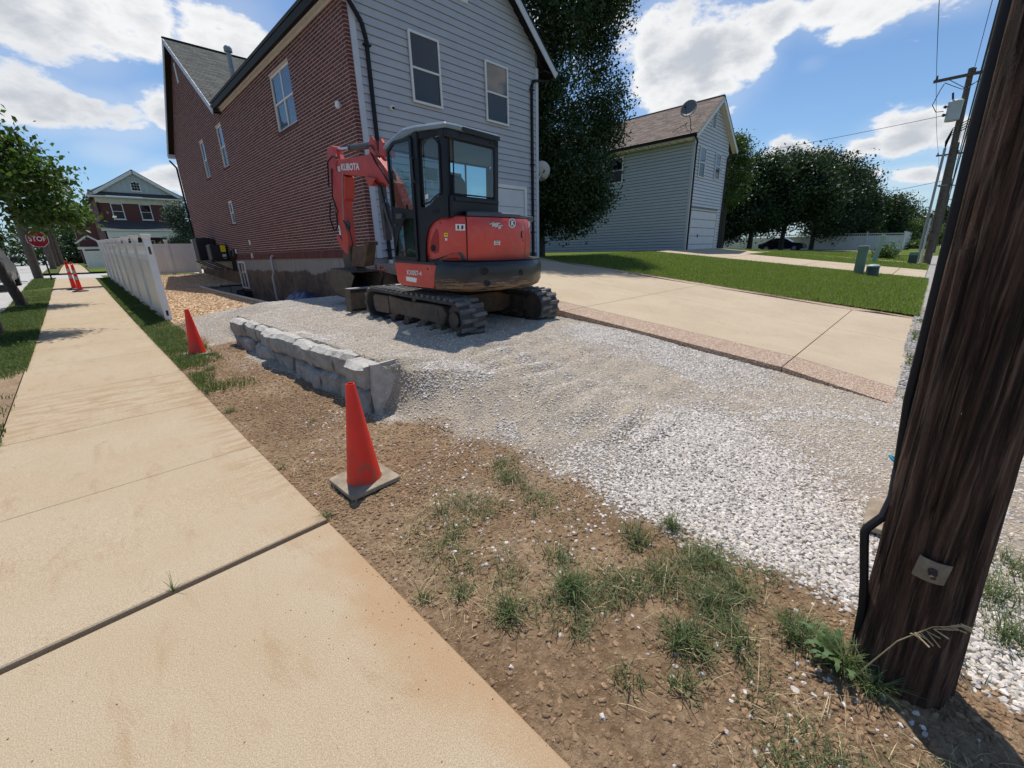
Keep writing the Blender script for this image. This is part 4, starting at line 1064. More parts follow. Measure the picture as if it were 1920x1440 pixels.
# soldier course at the bottom of the brick
q = MB(); y = HY
while y < FY: q.box(HX-.006, y, ZB+.004, HX+.02, y+.066, 1.672); y += .0775
o = r('soldier_course', q, 'brick'); o['kind'] = 'stuff'
for w in WB:   # brick sills (rowlock) and windows
    window(house, '-x', w[0], w[1], w[2], w[3], HX+.07, 'trim_white', None, w[4] == 'big', 'window_glass' if w[4] == 'big' else 'screen_glass', .05, 'blind' if w[4] == 'big' else None, .06, .03, 'one')
    q = MB(); y = w[0]-.04
    while y < w[1]+.02: q.box(HX-.025, y, w[2]-.062, HX+.07, y+.068, w[2]-.004); y += .078
    r('brick_sill', q, 'brick')
r('gable_vent', MB().box(HX-.02, 26.1, 9.2, HX+.02, 26.34, 9.95), 'siding_white')
# frieze board, gutter, roof
r('frieze_board', MB().box(HX-.03, HY-.0, 6.885, HX+.03, 20.7, 6.975), 'trim_white')
r('soffit', MB().box(5.14, HY-.32, 6.975, HX+.03, 20.7, 7.0), 'trim_white')
r('gutter', MB().prism([(5.10, 6.90), (5.19, 6.89), (5.20, 7.03), (5.06, 7.03)], 1, HY-.34, 20.75), 'gutter_black')
th = .16
# main roof slabs
for s_ in (-1, 1):
    x_e = 5.07 if s_ < 0 else 12.27; y_e = 20.75 if s_ < 0 else 30.9; y_p = 24.9 if s_ < 0 else 30.9
    zc_ = gz(x_e)
    mb = MB().mesh([(x_e, HY-.33, zc_+.10), (peakx, HY-.33, 9.90+.10), (peakx, y_p, 10.0), (x_e, y_e, zc_+.10), (x_e, HY-.33, zc_+.02), (peakx, HY-.33, 9.92), (peakx, y_p, 9.92), (x_e, y_e, zc_+.02)],
                   [(0, 1, 2, 3), (7, 6, 5, 4), (0, 4, 5, 1), (3, 2, 6, 7), (0, 3, 7, 4)])
    r('roof_slope', mb, 'shingle_dark')
    # rake board + soffit along the gable edge
    a = Vector((x_e, HY-.335, zc_-.075)); b = Vector((peakx, HY-.335, 9.90-.075))
    r('rake_board', MB().beam(a, b, .03, .20, (0, 0, 1)), 'siding_white')
    r('rake_edge', MB().beam(a+Vector((0, -.012, .125)), b+Vector((0, -.012, .125)), .05, .035), 'gutter_black')
    r('rake_soffit', MB().mesh([(x_e, HY-.32, zc_-.02), (peakx, HY-.32, 9.88), (peakx, HY+.02, 9.88), (x_e, HY+.02, zc_-.02)], [(0, 1, 2, 3)]), 'gutter_black')
r('right_gutter', MB().prism([(12.22, gz(12.27)-.07), (12.34, gz(12.27)-.07), (12.37, gz(12.27)+.06), (12.22, gz(12.27)+.06)], 1, HY-.3, 30), 'gutter_black')
r('right_soffit', MB().box(XR, HY-.3, 6.82, 12.25, 30, 6.85), 'gutter_black')
# cross gable roof (ridge along x at y=26), its near slope seen above the gutter
RX = 5.10
def gzy(y): return 10.76-.71*abs(y-GY)
mb = MB()
for s_ in (-1, 1):
    ye = GY+s_*6.6; ze = gzy(ye)
    mb.mesh([(RX, ye, ze), (RX, GY, 10.76), (12, GY, 10.76), (12, ye, ze), (RX, ye, ze-.1), (RX, GY, 10.66), (12, GY, 10.66), (12, ye, ze-.1)], [(0, 3, 2, 1), (4, 5, 6, 7), (0, 1, 5, 4), (0, 4, 7, 3)])
# trim the far side of that roof to its own eave
mb = MB()
ye = GY-5.4; ze = gzy(ye); mb.mesh([(RX, ye, ze), (RX, GY, 10.76), (9.8, GY, 10.76), (9.8, ye, ze), (RX, ye, ze-.1), (RX, GY, 10.66), (9.8, GY, 10.66), (9.8, ye, ze-.1)], [(0, 3, 2, 1), (4, 5, 6, 7), (0, 1, 5, 4), (0, 4, 7, 3)])
ye = GY+5.25; ze = gzy(ye); mb.mesh([(RX, ye, ze), (RX, GY, 10.76), (9.8, GY, 10.76), (9.8, ye, ze), (RX, ye, ze-.1), (RX, GY, 10.66), (9.8, GY, 10.66), (9.8, ye, ze-.1)], [(0, 1, 2, 3), (7, 6, 5, 4), (0, 4, 5, 1), (0, 3, 7, 4)])
r('cross_roof', mb, 'shingle_dark')
sl = Vector((0, 5.4, .71*5.4))
shingles(house, (RX-.03, GY-5.4, gzy(GY-5.4)+.004), (4.7, 0, 0), sl, 15, 50, 'shingle_grey')
r('ridge_cap', MB().beam((RX-.04, GY, 10.79), (9.8, GY, 10.79), .16, .03), 'shingle_dark')
a = Vector((RX-.02, GY-5.4, gzy(GY-5.4)-.10)); b = Vector((RX-.02, GY, 10.66)); c = Vector((RX-.02, GY+5.25, gzy(GY+5.25)-.10))
r('rake_board', MB().beam(a, b, .03, .19, (0, 0, 1)), 'trim_grey'); r('rake_board', MB().beam(c, b, .03, .19, (0, 0, 1)), 'trim_grey')
r('rake_soffit', MB().mesh([tuple(a+Vector((0, 0, -.05))), tuple(b+Vector((0, 0, -.05))), (HX+.02, GY, 10.61), (HX+.02, GY-5.4, a.z-.05)], [(0, 1, 2, 3)]), 'gutter_black')
r('rake_soffit', MB().mesh([tuple(c+Vector((0, 0, -.05))), tuple(b+Vector((0, 0, -.05))), (HX+.02, GY, 10.61), (HX+.02, GY+5.25, c.z-.05)], [(3, 2, 1, 0)]), 'gutter_black')
r('eave_return', MB().box(RX-.01, FY+.05, 6.86, HX+.05, FY+.40, 7.02), 'trim_grey')
vp = r('vent_pipe', MB().cyl((6.75, 23.1, 8.2), (6.75, 23.1, 9.82), .085, 12).lathe((6.75, 23.1, 9.82), [(.085, 0), (.16, .03), (.16, .16), (.10, .24)], 12), 'galv', smooth=True)
obj('flashing', MB().lathe((6.75, 23.1, 8.45), [(.34, .0), (.20, .28), (.09, .35)], 12), 'gutter_black', vp)
downspout(house, [(5.13, HY-.28, 6.92), (5.16, HY-.26, 6.84), (5.45, HY-.12, 6.70), (5.72, HY-.08, 6.40), (5.80, HY-.06, 6.1), (5.80, HY-.06, 1.36)])
for z in (6.0, 3.7, 1.62): r('downspout_strap', MB().box(5.71, HY-.11, z-.014, 5.89, HY-.015, z+.014), 'gutter_black')
r('drain_adapter', MB().box(5.755, HY-.10, 1.17, 5.845, HY-.02, 1.37), 'trim_white')
downspout(house, [(12.2, HY-.05, 6.72), (11.46, HY-.06, 6.56), (11.38, HY-.06, 6.40), (11.38, HY-.06, 1.30)])
for z in (6.3, 4.2, 2.1): r('downspout_strap', MB().box(11.29, HY-.11, z-.014, 11.47, HY-.015, z+.014), 'gutter_black')
downspout(house, [(RX, FY+.30, 6.74), (HX-.06, FY-.0, 6.35), (HX-.06, FY-.04, 1.4)])
# gable end: corner boards, boards, windows, garage door
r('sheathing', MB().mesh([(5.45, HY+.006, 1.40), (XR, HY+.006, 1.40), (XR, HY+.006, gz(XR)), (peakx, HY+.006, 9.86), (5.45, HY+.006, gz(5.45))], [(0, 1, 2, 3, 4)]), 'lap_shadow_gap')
r('corner_board', MB().box(5.458, HY-.035, 1.42, 5.60, HY+.004, 7.2), 'trim_grey'); r('corner_board', MB().box(XR-.12, HY-.035, 1.28, XR+.005, HY+.3, 6.95), 'trim_grey')
GX0, GX1, GZ1 = 8.42, 11.0, 3.40
def cutg(z):
    w = (9.86-z)/slope if z > gz(5.6) else 99
    return max(5.603, peakx-w), min(XR-.122, peakx+w)
clap(house, 0, 0, 1.44, 9.8, .172, HY, '-y', 'siding_grey', cutg, skip=(GX0-.10, GX1+.12, GZ1+.10))
for u0, u1 in ((6.92, 7.83), (9.40, 10.31)): window(house, '-y', u0, u1, 5.12, 6.63, HY-.036, 'trim_white', None, False, 'screen_glass', -.001, None, .05, .045, 'one' if u0 > 8 else 'both')
for w in ((8.22, 8.90, 7.72, 8.7),): r('gable_vent', MB().box(w[0], HY-.05, w[2], w[1], HY-.012, w[3]), 'trim_white')
# garage door: frame and panels
gd = r('garage_door', MB().box(GX0, HY+.010, 1.28, GX1, HY+.05, GZ1), 'garage_white')
for i in range(4):
    z0 = 1.29+i*.527
    obj('door_panel', MB().box(GX0+.01, HY-.012, z0, GX1-.01, HY+.009, z0+.515), 'garage_white', gd, bevel=.008)
for a, b, c, d in ((GX0-.10, GX0, 1.28, GZ1+.1), (GX1, GX1+.11, 1.28, GZ1+.1), (GX0, GX1, GZ1, GZ1+.10)): r('garage_trim', MB().box(a, HY-.045, c, b, HY+.005, d), 'trim_white')
r('keypad', MB().box(GX1+.025, HY-.07, 2.25, GX1+.085, HY-.046, 2.42), 'gutter_black')
# camera, spotlight, dish on the corner
cm = r('security_camera', MB().cyl((6.29, HY-.016, 4.90), (6.29, HY-.10, 4.86), .055, 14), 'white_label', smooth=True)
obj('lens', MB().cyl((6.30, HY-.098, 4.86), (6.30, HY-.112, 4.86), .035, 12), 'gutter_black', cm)
sp = r('spotlight', MB().lathe((HX-.09, 10.75, 4.86), [(.03, -.05), (.07, 0), (.06, .08), (.02, .11)], 12).beam((HX, 10.75, 4.88), (HX-.08, 10.75, 4.9), .05, .05), 'white_label', smooth=True)
def dish(parent, c, nrm, rad, m, foot, name='satellite_dish', th='dish of'):
    nrm = Vector(nrm).normalized(); c = Vector(c); a = nrm.orthogonal().normalized(); b = nrm.cross(a)
    up = (Vector((0, 0, 1))-nrm*nrm.z).normalized(); side_ = up.cross(nrm).normalized()
    mb = MB(); rings = 6; n = 24; base = len(mb.v)
    for i in range(rings+1):
        q = i/rings
        for k in range(n):
            t = 2*math.pi*k/n; p = c+(side_*math.cos(t)*.92+up*math.sin(t))*rad*q+nrm*(.20*rad*q*q-.12*rad); mb.v.append(tuple(p))
    for i in range(rings):
        for k in range(n):
            a0 = base+i*n+k; a1 = base+i*n+(k+1) % n; mb.f.append((a0, a1, a1+n, a0+n))
    d = obj('dish', mb, m, parent, smooth=True)
    s = d.modifiers.new('solid', 'SOLIDIFY'); s.thickness = .012
    lnb = c+nrm*rad*1.25-up*rad*.55
    obj('feed_arm', MB().tube([c-up*rad*.95+nrm*.02, c-up*rad*.9+nrm*rad*.6, lnb], .012, 6), m if m == 'dish_white' else 'black_steel', parent)
    obj('receiver', MB().cyl(lnb-nrm*.08, lnb+nrm*.05, .045, 10), 'gutter_black', parent)
    obj('mast', MB().tube([foot, Vector(foot)+(c-Vector(foot))*Vector((.5, .5, .75)).length*.0+Vector((0, 0, (c.z-foot[2])*.4)), c-nrm*.08-up*rad*.25], .022, 8), m if m == 'dish_white' else 'black_steel', parent)
t = thing('satellite_dish', 'small grey-white satellite dish fixed to the right corner of the house with the brick side', 'satellite dish', (12.0, 10.3, 3.8))
dish(t, (12.10, 10.30, 4.10), (.62, .62, .42), .33, 'dish_white', (11.73, 10.35, 3.45))
# things on the brick wall
bw = r('basement_window', MB().box(HX-.01, 21.85, .18, HX+.025, 22.95, .26).box(HX-.01, 21.85, 1.30, HX+.025, 22.95, 1.38).box(HX-.01, 21.85, .26, HX+.025, 21.95, 1.30).box(HX-.01, 22.85, .26, HX+.025, 22.95, 1.30).box(HX-.005, 22.37, .26, HX+.025, 22.43, 1.30), 'vinyl')
obj('pane', MB().mesh([(HX+.012, 21.95, .26), (HX+.012, 22.85, .26), (HX+.012, 22.85, 1.30), (HX+.012, 21.95, 1.30)], [(0, 3, 2, 1)]), 'window_glass', bw)
r('window_well', MB().box(HX-.25, 21.7, -.5, HX+.02, 21.76, .1).box(HX-.25, 22.98, -.5, HX+.02, 23.04, .1).box(HX-.28, 21.7, -.5, HX-.24, 23.04, .1), 'interior_dark')
r('drain_pipe', MB().tube([(HX+.05, 17.75, 1.55), (HX-.06, 17.75, 1.55), (HX-.09, 17.75, 1.50), (HX-.09, 17.75, .95), (HX-.15, 17.78, .80), (HX-.15, 17.78, -.5)], .045, 10), 'pipe_pvc', smooth=True)
for y, z in ((20.2, 2.02), (20.25, 1.50), (22.6, 1.72)): r('outlet_box', MB().box(HX-.06, y, z, HX+.0, y+.10, z+.2), 'white_label', bevel=.01)
# ground under the siding wall: bare soil bank and red netting, blue tarp in the pit
mb = MB()
obj_ = grid('soil_bank', 5.42, 5.75, 9.2, 10.14, .06, lambda X, Y: .50+.75*sst(9.3, 10.1, Y)*sst(5.42, 5.7, X)+.05*fbm(X, Y, 4, 4), 'dirt_brown')
t = thing('plastic_netting', 'crumpled bright red plastic netting behind the excavator, below the corner downspout', 'netting', (5.6, 9.9, 1.2))
g = np.random.default_rng(4); mb = MB()
for k in range(90):
    p = Vector((5.25+.75*g.random(), 9.55+.4*g.random(), 1.08+.16*g.random())); q = p+Vector((g.normal(0, .12), g.normal(0, .05), g.normal(0, .06)))
    mb.tube([p, (p+q)/2+Vector((0, 0, g.normal(0, .03))), q], .006, 4)
obj('net_strands', mb, 'red_mesh', t)
t = thing('tarp', 'crumpled dark blue tarp lying against the foundation', 'tarp', (5.1, 14.3, .1))
gx, gy = np.meshgrid(np.linspace(4.45, 5.30, 30), np.linspace(13.2, 15.4, 60), indexing='ij')
en = np.clip(1-((gx-4.92)/.42)**2*.9, 0, 1)*np.clip(1-((gy-14.3)/1.1)**4, 0, 1)
gzz = np.interp(gy, [12, 14.2, 17], [.30, .05, -.25])-.02+en*(.24+.30*fbm(gx, gy, 2.6, 4)+.12*fbm(gx, gy, 9, 3))+.06*sst(14.4, 15, gy)*en+.14*en
Vt = np.stack([gx, gy, gzz], -1).reshape(-1, 3)-np.array([5.1, 14.3, .1]); i = np.arange(gx.size).reshape(gx.shape)
mesh_np('tarp_sheet', Vt, np.stack([i[:-1, :-1], i[1:, :-1], i[1:, 1:], i[:-1, 1:]], -1).reshape(-1, 4), 'tarp_blue', t, smooth=True)

# air conditioners on a bracket
t = thing('air_conditioner', 'larger black air conditioner standing on the wall bracket behind the smaller one', 'air conditioner', (4.95, 26.6, 1.42))
o = obj('cabinet', MB().box(4.52, 26.2, 1.46, 5.28, 27.1, 2.50), 'hvac_black', t, bevel=.03)
obj('fan_guard', MB().lathe((4.9, 26.65, 2.505), [(.34, 0), (.34, .03), (.1, .05)], 20), 'gutter_black', t)
for k in range(13): obj('louvre', MB().box(4.56, 26.17, 1.55+k*.07, 5.24, 26.195, 1.575+k*.07), 'black_steel', t)
t = thing('air_conditioner', 'smaller black air conditioner with a yellow label on the wall bracket', 'air conditioner', (4.95, 24.3, 1.42))
o = obj('cabinet', MB().box(4.62, 24.0, 1.46, 5.26, 24.7, 2.16), 'hvac_black', t, bevel=.03)
for k in range(9): obj('louvre', MB().box(4.595, 24.04, 1.53+k*.068, 4.617, 24.66, 1.555+k*.068), 'grille_edge', t)
obj('energy_label', MB().box(5.02, 23.985, 1.82, 5.22, 23.998, 2.12), 'yellow_label', t); obj('rating_label', MB().box(5.05, 23.985, 1.52, 5.20, 23.998, 1.72), 'white_label', t)
b = thing('wall_bracket', 'black steel bracket frame carrying the two air conditioners off the brick wall', 'bracket', (5.0, 25.4, 1.4))
for y in (23.9, 24.8, 26.1, 27.2): obj('bracket_arm', MB().beam((HX, y, 1.42), (4.50, y, 1.42), .06, .06).beam((HX, y, .98), (4.55, y, 1.40), .05, .05), 'black_steel', b)
for x in (4.56, 5.25): obj('rail', MB().beam((x, 23.8, 1.43), (x, 27.3, 1.43), .06, .05), 'black_steel', b)
mb = MB()
for k in range(4): mb.tube([(HX-.05, 23.0+.16*k, 1.75), (HX-.07, 23.0+.16*k, 1.5), (HX-.07, 23.0+.2*k, .95)], .028, 6)
mb.tube([(HX-.08, 23.0, 1.62), (HX-.12, 23.6, 1.60), (5.0, 24.0, 1.55)], .03, 6)
obj('refrigerant_pipes', mb, 'gutter_black', b)
obj('disconnect_box', MB().box(HX-.12, 22.75, 1.60, HX, 22.98, 1.92).box(HX-.12, 23.35, 1.56, HX, 23.6, 1.88), 'black_steel', b)
mat('grille_edge', (.10, .11, .12), .5)

# ------------------------------------------------------------------ house 2: pale siding with garage
X2, Y2, W2 = 25.4, 10.6, 5.28
h2 = thing('siding_house', 'narrow two-storey pale siding house with white garage door, beyond the lawn', 'house', (X2, Y2, 1.1))
def r2(name, mb, m, **k): return obj(name, mb, m, h2, **k)
pk2 = X2+W2/2+.12; s2 = .72; PZ = 9.48
def g2(x): return PZ-s2*abs(x-pk2)
YB2 = 27.0
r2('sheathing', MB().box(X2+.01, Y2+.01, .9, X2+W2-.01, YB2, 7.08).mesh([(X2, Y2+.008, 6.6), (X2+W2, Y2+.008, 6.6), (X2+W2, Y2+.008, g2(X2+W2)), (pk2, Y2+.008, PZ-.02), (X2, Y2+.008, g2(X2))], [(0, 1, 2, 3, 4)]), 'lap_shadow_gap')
clap(h2, 0, 0, 1.14, 7.10, .172, X2, '-x', 'siding_blue', lambda z: (Y2+.11, YB2), skip=None)
r2('corner_board', MB().box(X2-.03, Y2-.028, 1.12, X2+.004, Y2+.11, 7.12), 'siding_blue')
r2('corner_board', MB().box(X2+.005, Y2-.03, 1.12, X2+.10, Y2+.004, 7.2), 'trim_white'); r2('corner_board', MB().box(X2+W2-.10, Y2-.03, 1.16, X2+W2, Y2+.2, 7.1), 'trim_white')
GA, GB, GZ2 = X2+.42, X2+4.42, 3.52
def cut2(z):
    w = (PZ-.05-z)/s2
    return max(X2+.102, pk2-w), min(X2+W2-.102, pk2+w)
clap(h2, 0, 0, 1.14, 9.3, .172, Y2, '-y', 'siding_white', cut2, skip=(GA-.05, GB+.12, GZ2+.09))
d2 = r2('garage_door', MB().box(GA, Y2+.012, 1.12, GB, Y2+.05, GZ2), 'garage_white')
for i in range(5):
    z0 = 1.15+i*.472; obj('door_panel', MB().box(GA+.01, Y2-.010, z0, GB-.01, Y2+.010, z0+.440), 'garage_white', d2, bevel=.006)
obj('handle', MB().box(GA+1.2, Y2-.04, 2.00, GA+1.26, Y2-.012, 2.18), 'gutter_black', d2)
for a, b, c, d in ((GA-.05, GA, 1.12, GZ2+.08), (GB, GB+.12, 1.12, GZ2+.08), (GA, GB, GZ2, GZ2+.08)): r2('garage_trim', MB().box(a, Y2-.035, c, b, Y2+.004, d), 'cream')
window(h2, '-y', 26.12, 26.98, 5.25, 6.82, Y2-.036, 'trim_white', None, False, 'screen_glass', -.001, None, .05, .045, 'one')
window(h2, '-y', 28.55, 29.38, 5.35, 6.80, Y2-.036, 'trim_white', None, False, 'screen_glass', -.001, None, .05, .045, 'one')
window(h2, '-x', 14.92, 16.3, 5.42, 7.0-.12, X2-.036, 'trim_white', None, False, 'screen_glass', -.001, None, .06, .045, 'one')
lv = r2('louvre_vent', MB().box(27.52, Y2-.045, 7.92, 28.02, Y2-.012, 8.80), 'trim_white')
for k in range(9): obj('vent_slat', MB().box(27.57, Y2-.055, 7.98+k*.088, 27.97, Y2-.042, 8.03+k*.088), 'hvac_black', lv)
ft = r2('floodlight', MB().beam((29.45, Y2-.02, 5.95), (29.45, Y2-.16, 5.9), .08, .08).lathe((29.35, Y2-.2, 5.84), [(.03, 0), (.08, .05), (.08, .12), (.03, .16)], 10).lathe((29.56, Y2-.2, 5.84), [(.03, 0), (.08, .05), (.08, .12), (.03, .16)], 10), 'white_label')
for s_ in (-1, 1):
    xe = pk2+s_*3.25; ze = g2(xe)
    mb = MB().mesh([(xe, Y2-.30, ze+.12), (pk2, Y2-.30, PZ+.12), (pk2, YB2, PZ+.12), (xe, YB2, ze+.12), (xe, Y2-.30, ze+.03), (pk2, Y2-.30, PZ+.03), (pk2, YB2, PZ+.03), (xe, YB2, ze+.03)], [(0, 1, 2, 3), (7, 6, 5, 4), (0, 4, 5, 1), (3, 2, 6, 7), (0, 3, 7, 4)])
    r2('roof_slope', mb, 'shingle_dark')
    a = Vector((xe, Y2-.31, ze-.04)); b = Vector((pk2, Y2-.31, PZ-.04)); r2('rake_board', MB().beam(a, b, .03, .22), 'trim_white')
    r2('rake_edge', MB().beam(a+Vector((0, -.012, .14)), b+Vector((0, -.012, .14)), .04, .04), 'gutter_black')
    # ribbed soffit under the rake
    n = 16
    for k in range(n):
        q0 = a+(b-a)*(k/n); q1 = a+(b-a)*((k+.93)/n)
        r2('soffit_panel', MB().mesh([(q0.x, Y2-.29, q0.z-.03), (q1.x, Y2-.29, q1.z-.03), (q1.x, Y2, q1.z-.03), (q0.x, Y2, q0.z-.03), (q0.x, Y2-.29, q0.z), (q1.x, Y2-.29, q1.z), (q1.x, Y2, q1.z), (q0.x, Y2, q0.z)], [(0, 3, 2, 1), (4, 5, 6, 7), (0, 1, 5, 4), (1, 2, 6, 5), (3, 0, 4, 7)]), 'cream')
dvv = Vector((3.25, 0, s2*3.25))
shingles(h2, (pk2-3.27, YB2, g2(pk2-3.25)+.125), (0, -(YB2-Y2+.30), 0), dvv, 46, 28, 'shingle_brown')
r2('ridge_cap', MB().beam((pk2, Y2-.32, PZ+.14), (pk2, YB2, PZ+.14), .2, .03), 'shingle_brown')
xe = pk2-3.25
r2('gutter', MB().prism([(xe-.12, g2(xe)-.02), (xe, g2(xe)-.03), (xe+.01, g2(xe)+.10), (xe-.14, g2(xe)+.10)], 1, Y2-.28, YB2), 'gutter_black')
r2('soffit', MB().box(xe, Y2-.1, g2(xe)-.06, X2, YB2, g2(xe)-.03), 'cream')
for k in range(40): r2('fascia_rib', MB().box(xe+.005, Y2+.1+k*.41, g2(xe)-.13, X2-.035, Y2+.1+k*.41+.28, g2(xe)-.061), 'cream')
downspout(h2, [(xe-.05, Y2-.22, g2(xe)-.05), (X2-.02, Y2-.15, 6.95), (X2+.13, Y2-.07, 6.72), (X2+.13, Y2-.07, 1.2)])
downspout(h2, [(pk2+3.3, Y2-.3, g2(pk2+3.25)-.06), (X2+W2+.02, Y2-.1, 6.92), (X2+W2-.15, Y2-.07, 6.72), (X2+W2-.15, Y2-.07, 1.25)])
r2('right_gutter', MB().prism([(pk2+3.2, g2(xe)-.02), (pk2+3.32, g2(xe)-.02), (pk2+3.35, g2(xe)+.10), (pk2+3.2, g2(xe)+.10)], 1, Y2-.28, YB2), 'gutter_black')
t = thing('satellite_dish', 'dark grey satellite dish on a mast on the brown shingle roof', 'satellite dish', (25.2, 11.0, 6.6))
dish(t, (25.15, 11.0, 8.55), (-.95, -.1, .35), .46, 'dish_grey', (25.35, 10.9, 7.45))
obj('roof_mount', MB().beam((25.35, 10.9, 7.42), (25.25, 11.9, 7.36), .03, .03).beam((25.18, 11, 7.9), (25.5, 12.3, 7.55), .02, .02).beam((25.18, 11, 7.9), (26.1, 11.6, 7.98), .02, .02).box(25.2, 10.7, 7.35, 25.5, 11.1, 7.52), 'black_steel', t)
r2('foundation', MB().box(X2+.0, Y2+.02, .2, X2+W2, YB2, 1.135), 'alley_concrete')

# ------------------------------------------------------------------ far houses on the left
def far_house(name, label, x0, x1, y0, y1, zb, ze, zp, front=True):
    t = thing(name, label, 'house', (x0, y0, zb)); o = lambda n, mb, m, **k: obj(n, mb, m, t, **k)
    xm = (x0+x1)/2
    o('wall', MB().box(x0, y0, zb-.5, x1, y1, ze), 'brick_far')
    sl = (zp-ze)/((x1-x0)/2+.4)
    o('gable', MB().mesh([(x0-.35, y0-.16, ze+.35), (x1+.35, y0-.16, ze+.35), (xm, y0-.16, zp-.05)], [(0, 1, 2)]), 'gable_board')
    for k in range(int((x1-x0)/.42)):
        x = x0+.2+k*.42; zt = zp-.2-sl*abs(x-xm)
        if zt > ze+.4: o('batten', MB().box(x-.02, y0-.19, ze+.38, x+.02, y0-.16, zt), 'gable_board')
    for s_ in (-1, 1):
        a = Vector((xm+s_*((x1-x0)/2+.5), 0, ze-.02)); b = Vector((xm, 0, zp+.1))
        mb = MB().mesh([(a.x, y0-.4, a.z+.1), (b.x, y0-.4, b.z+.1), (b.x, y1+.3, b.z+.1), (a.x, y1+.3, a.z+.1), (a.x, y0-.4, a.z-.03), (b.x, y0-.4, b.z-.03), (b.x, y1+.3, b.z-.03), (a.x, y1+.3, a.z-.03)], [(0, 1, 2, 3), (7, 6, 5, 4), (0, 4, 5, 1), (0, 3, 7, 4)])
        o('roof', mb, 'shingle_dark')
        o('rake_board', MB().beam((a.x, y0-.42, a.z-.12), (b.x, y0-.42, b.z-.12), .05, .26), 'trim_white')
    o('cornice_roof', MB().mesh([(x0-.5, y0-.55, ze+.02), (x1+.5, y0-.55, ze+.02), (x1+.35, y0-.17, ze+.40), (x0-.35, y0-.17, ze+.40)], [(0, 1, 2, 3)]), 'shingle_dark')
    o('cornice', MB().box(x0-.5, y0-.55, ze-.13, x1+.5, y0-.0, ze+.0), 'trim_white')
    o('frieze', MB().box(x0-.02, y0-.10, ze-.62, x1+.02, y0-.001, ze-.14), 'cream')
    for k in range(int((x1-x0)/.3)): o('dentil', MB().box(x0+.1+k*.3, y0-.16, ze-.36, x0+.22+k*.3, y0-.10, ze-.16), 'cream')
    return t, o
t, o = far_house('far_brick_house', 'far dark brick house with a white gable, arched attic window and columned porch', 3.05, 9.75, 60, 72, 1.2, 7.75, 10.15)
ze = 7.75
for u in (4.05, 6.25, 8.25):
    window(t, '-y', u, u+.92, 5.62, 7.12, 60, 'trim_white', 'trim_white', False, 'screen_glass', .06, 'curtain' if u > 6 else 'blind', .07, .04, 'one')
wf = o('arched_window', MB().prism([(5.98, 8.30), (6.78, 8.30), (6.78, 8.95), (6.68, 9.15), (6.50, 9.28), (6.38, 9.30), (6.26, 9.28), (6.08, 9.15), (5.98, 8.95)], 1, 59.76, 59.83), 'trim_white')
for i in range(3):
    for j in range(3):
        top = 9.2-.08*abs(i-1) if j == 2 else 8.42+j*.26+.22
        obj('pane', MB().box(6.07+i*.215, 59.74, 8.42+j*.26, 6.26+i*.215, 59.758, top), 'interior_dark', wf)
o('porch_roof', MB().mesh([(2.75, 58.0, 4.55), (10.0, 58.0, 4.55), (10.0, 59.98, 5.45), (2.75, 59.98, 5.45)], [(0, 1, 2, 3)]), 'shingle_dark')
o('porch_gutter', MB().box(2.75, 57.9, 4.42, 10.0, 58.05, 4.56), 'trim_white')
o('porch_beam', MB().box(3.1, 58.1, 3.82, 9.9, 58.4, 4.40), 'trim_white')
for x in (3.3, 7.75, 9.6): o('porch_column', MB().lathe((x, 58.3, 1.2), [(.22, 0), (.20, .15), (.17, .2), (.15, 2.5), (.2, 2.62)], 14), 'trim_white', smooth=True)
o('porch_floor', MB().box(2.9, 58, .9, 9.9, 60, 1.35), 'alley_concrete')
o('front_door', MB().box(6.9, 59.93, 1.35, 7.5, 59.99, 3.6), 'door_brown')
for u in (3.9, 5.7, 8.2): window(t, '-y', u, u+1.05, 1.9, 3.6, 60, 'trim_white', None, False, 'screen_glass', .06, 'curtain', .07, .03, 'one')
o('downspout', MB().box(3.12, 59.85, 1.2, 3.2, 59.95, 7.2), 'gutter_black'); o('roof_vent', MB().cyl((2.9, 62, 8.0), (2.9, 62, 8.5), .12, 8), 'gutter_black')
t, o = far_house('farther_brick_house', 'farther brick house behind the left corner of the white gabled one', 1.3, 7.0, 82, 92, 1.3, 7.2, 9.4)
window(t, '-x', 84, 85.2, 4.8, 6.2, 1.3, 'trim_white', None, False, 'screen_glass', .0, None, .07, .04, 'one')
o('porch_gable', MB().beam((.9, 80, 3.9), (2.2, 80, 4.9), .3, .2).beam((2.2, 80, 4.9), (3.5, 80, 3.9), .3, .2).box(1.0, 79.9, 3.2, 3.4, 82, 3.5), 'trim_white')
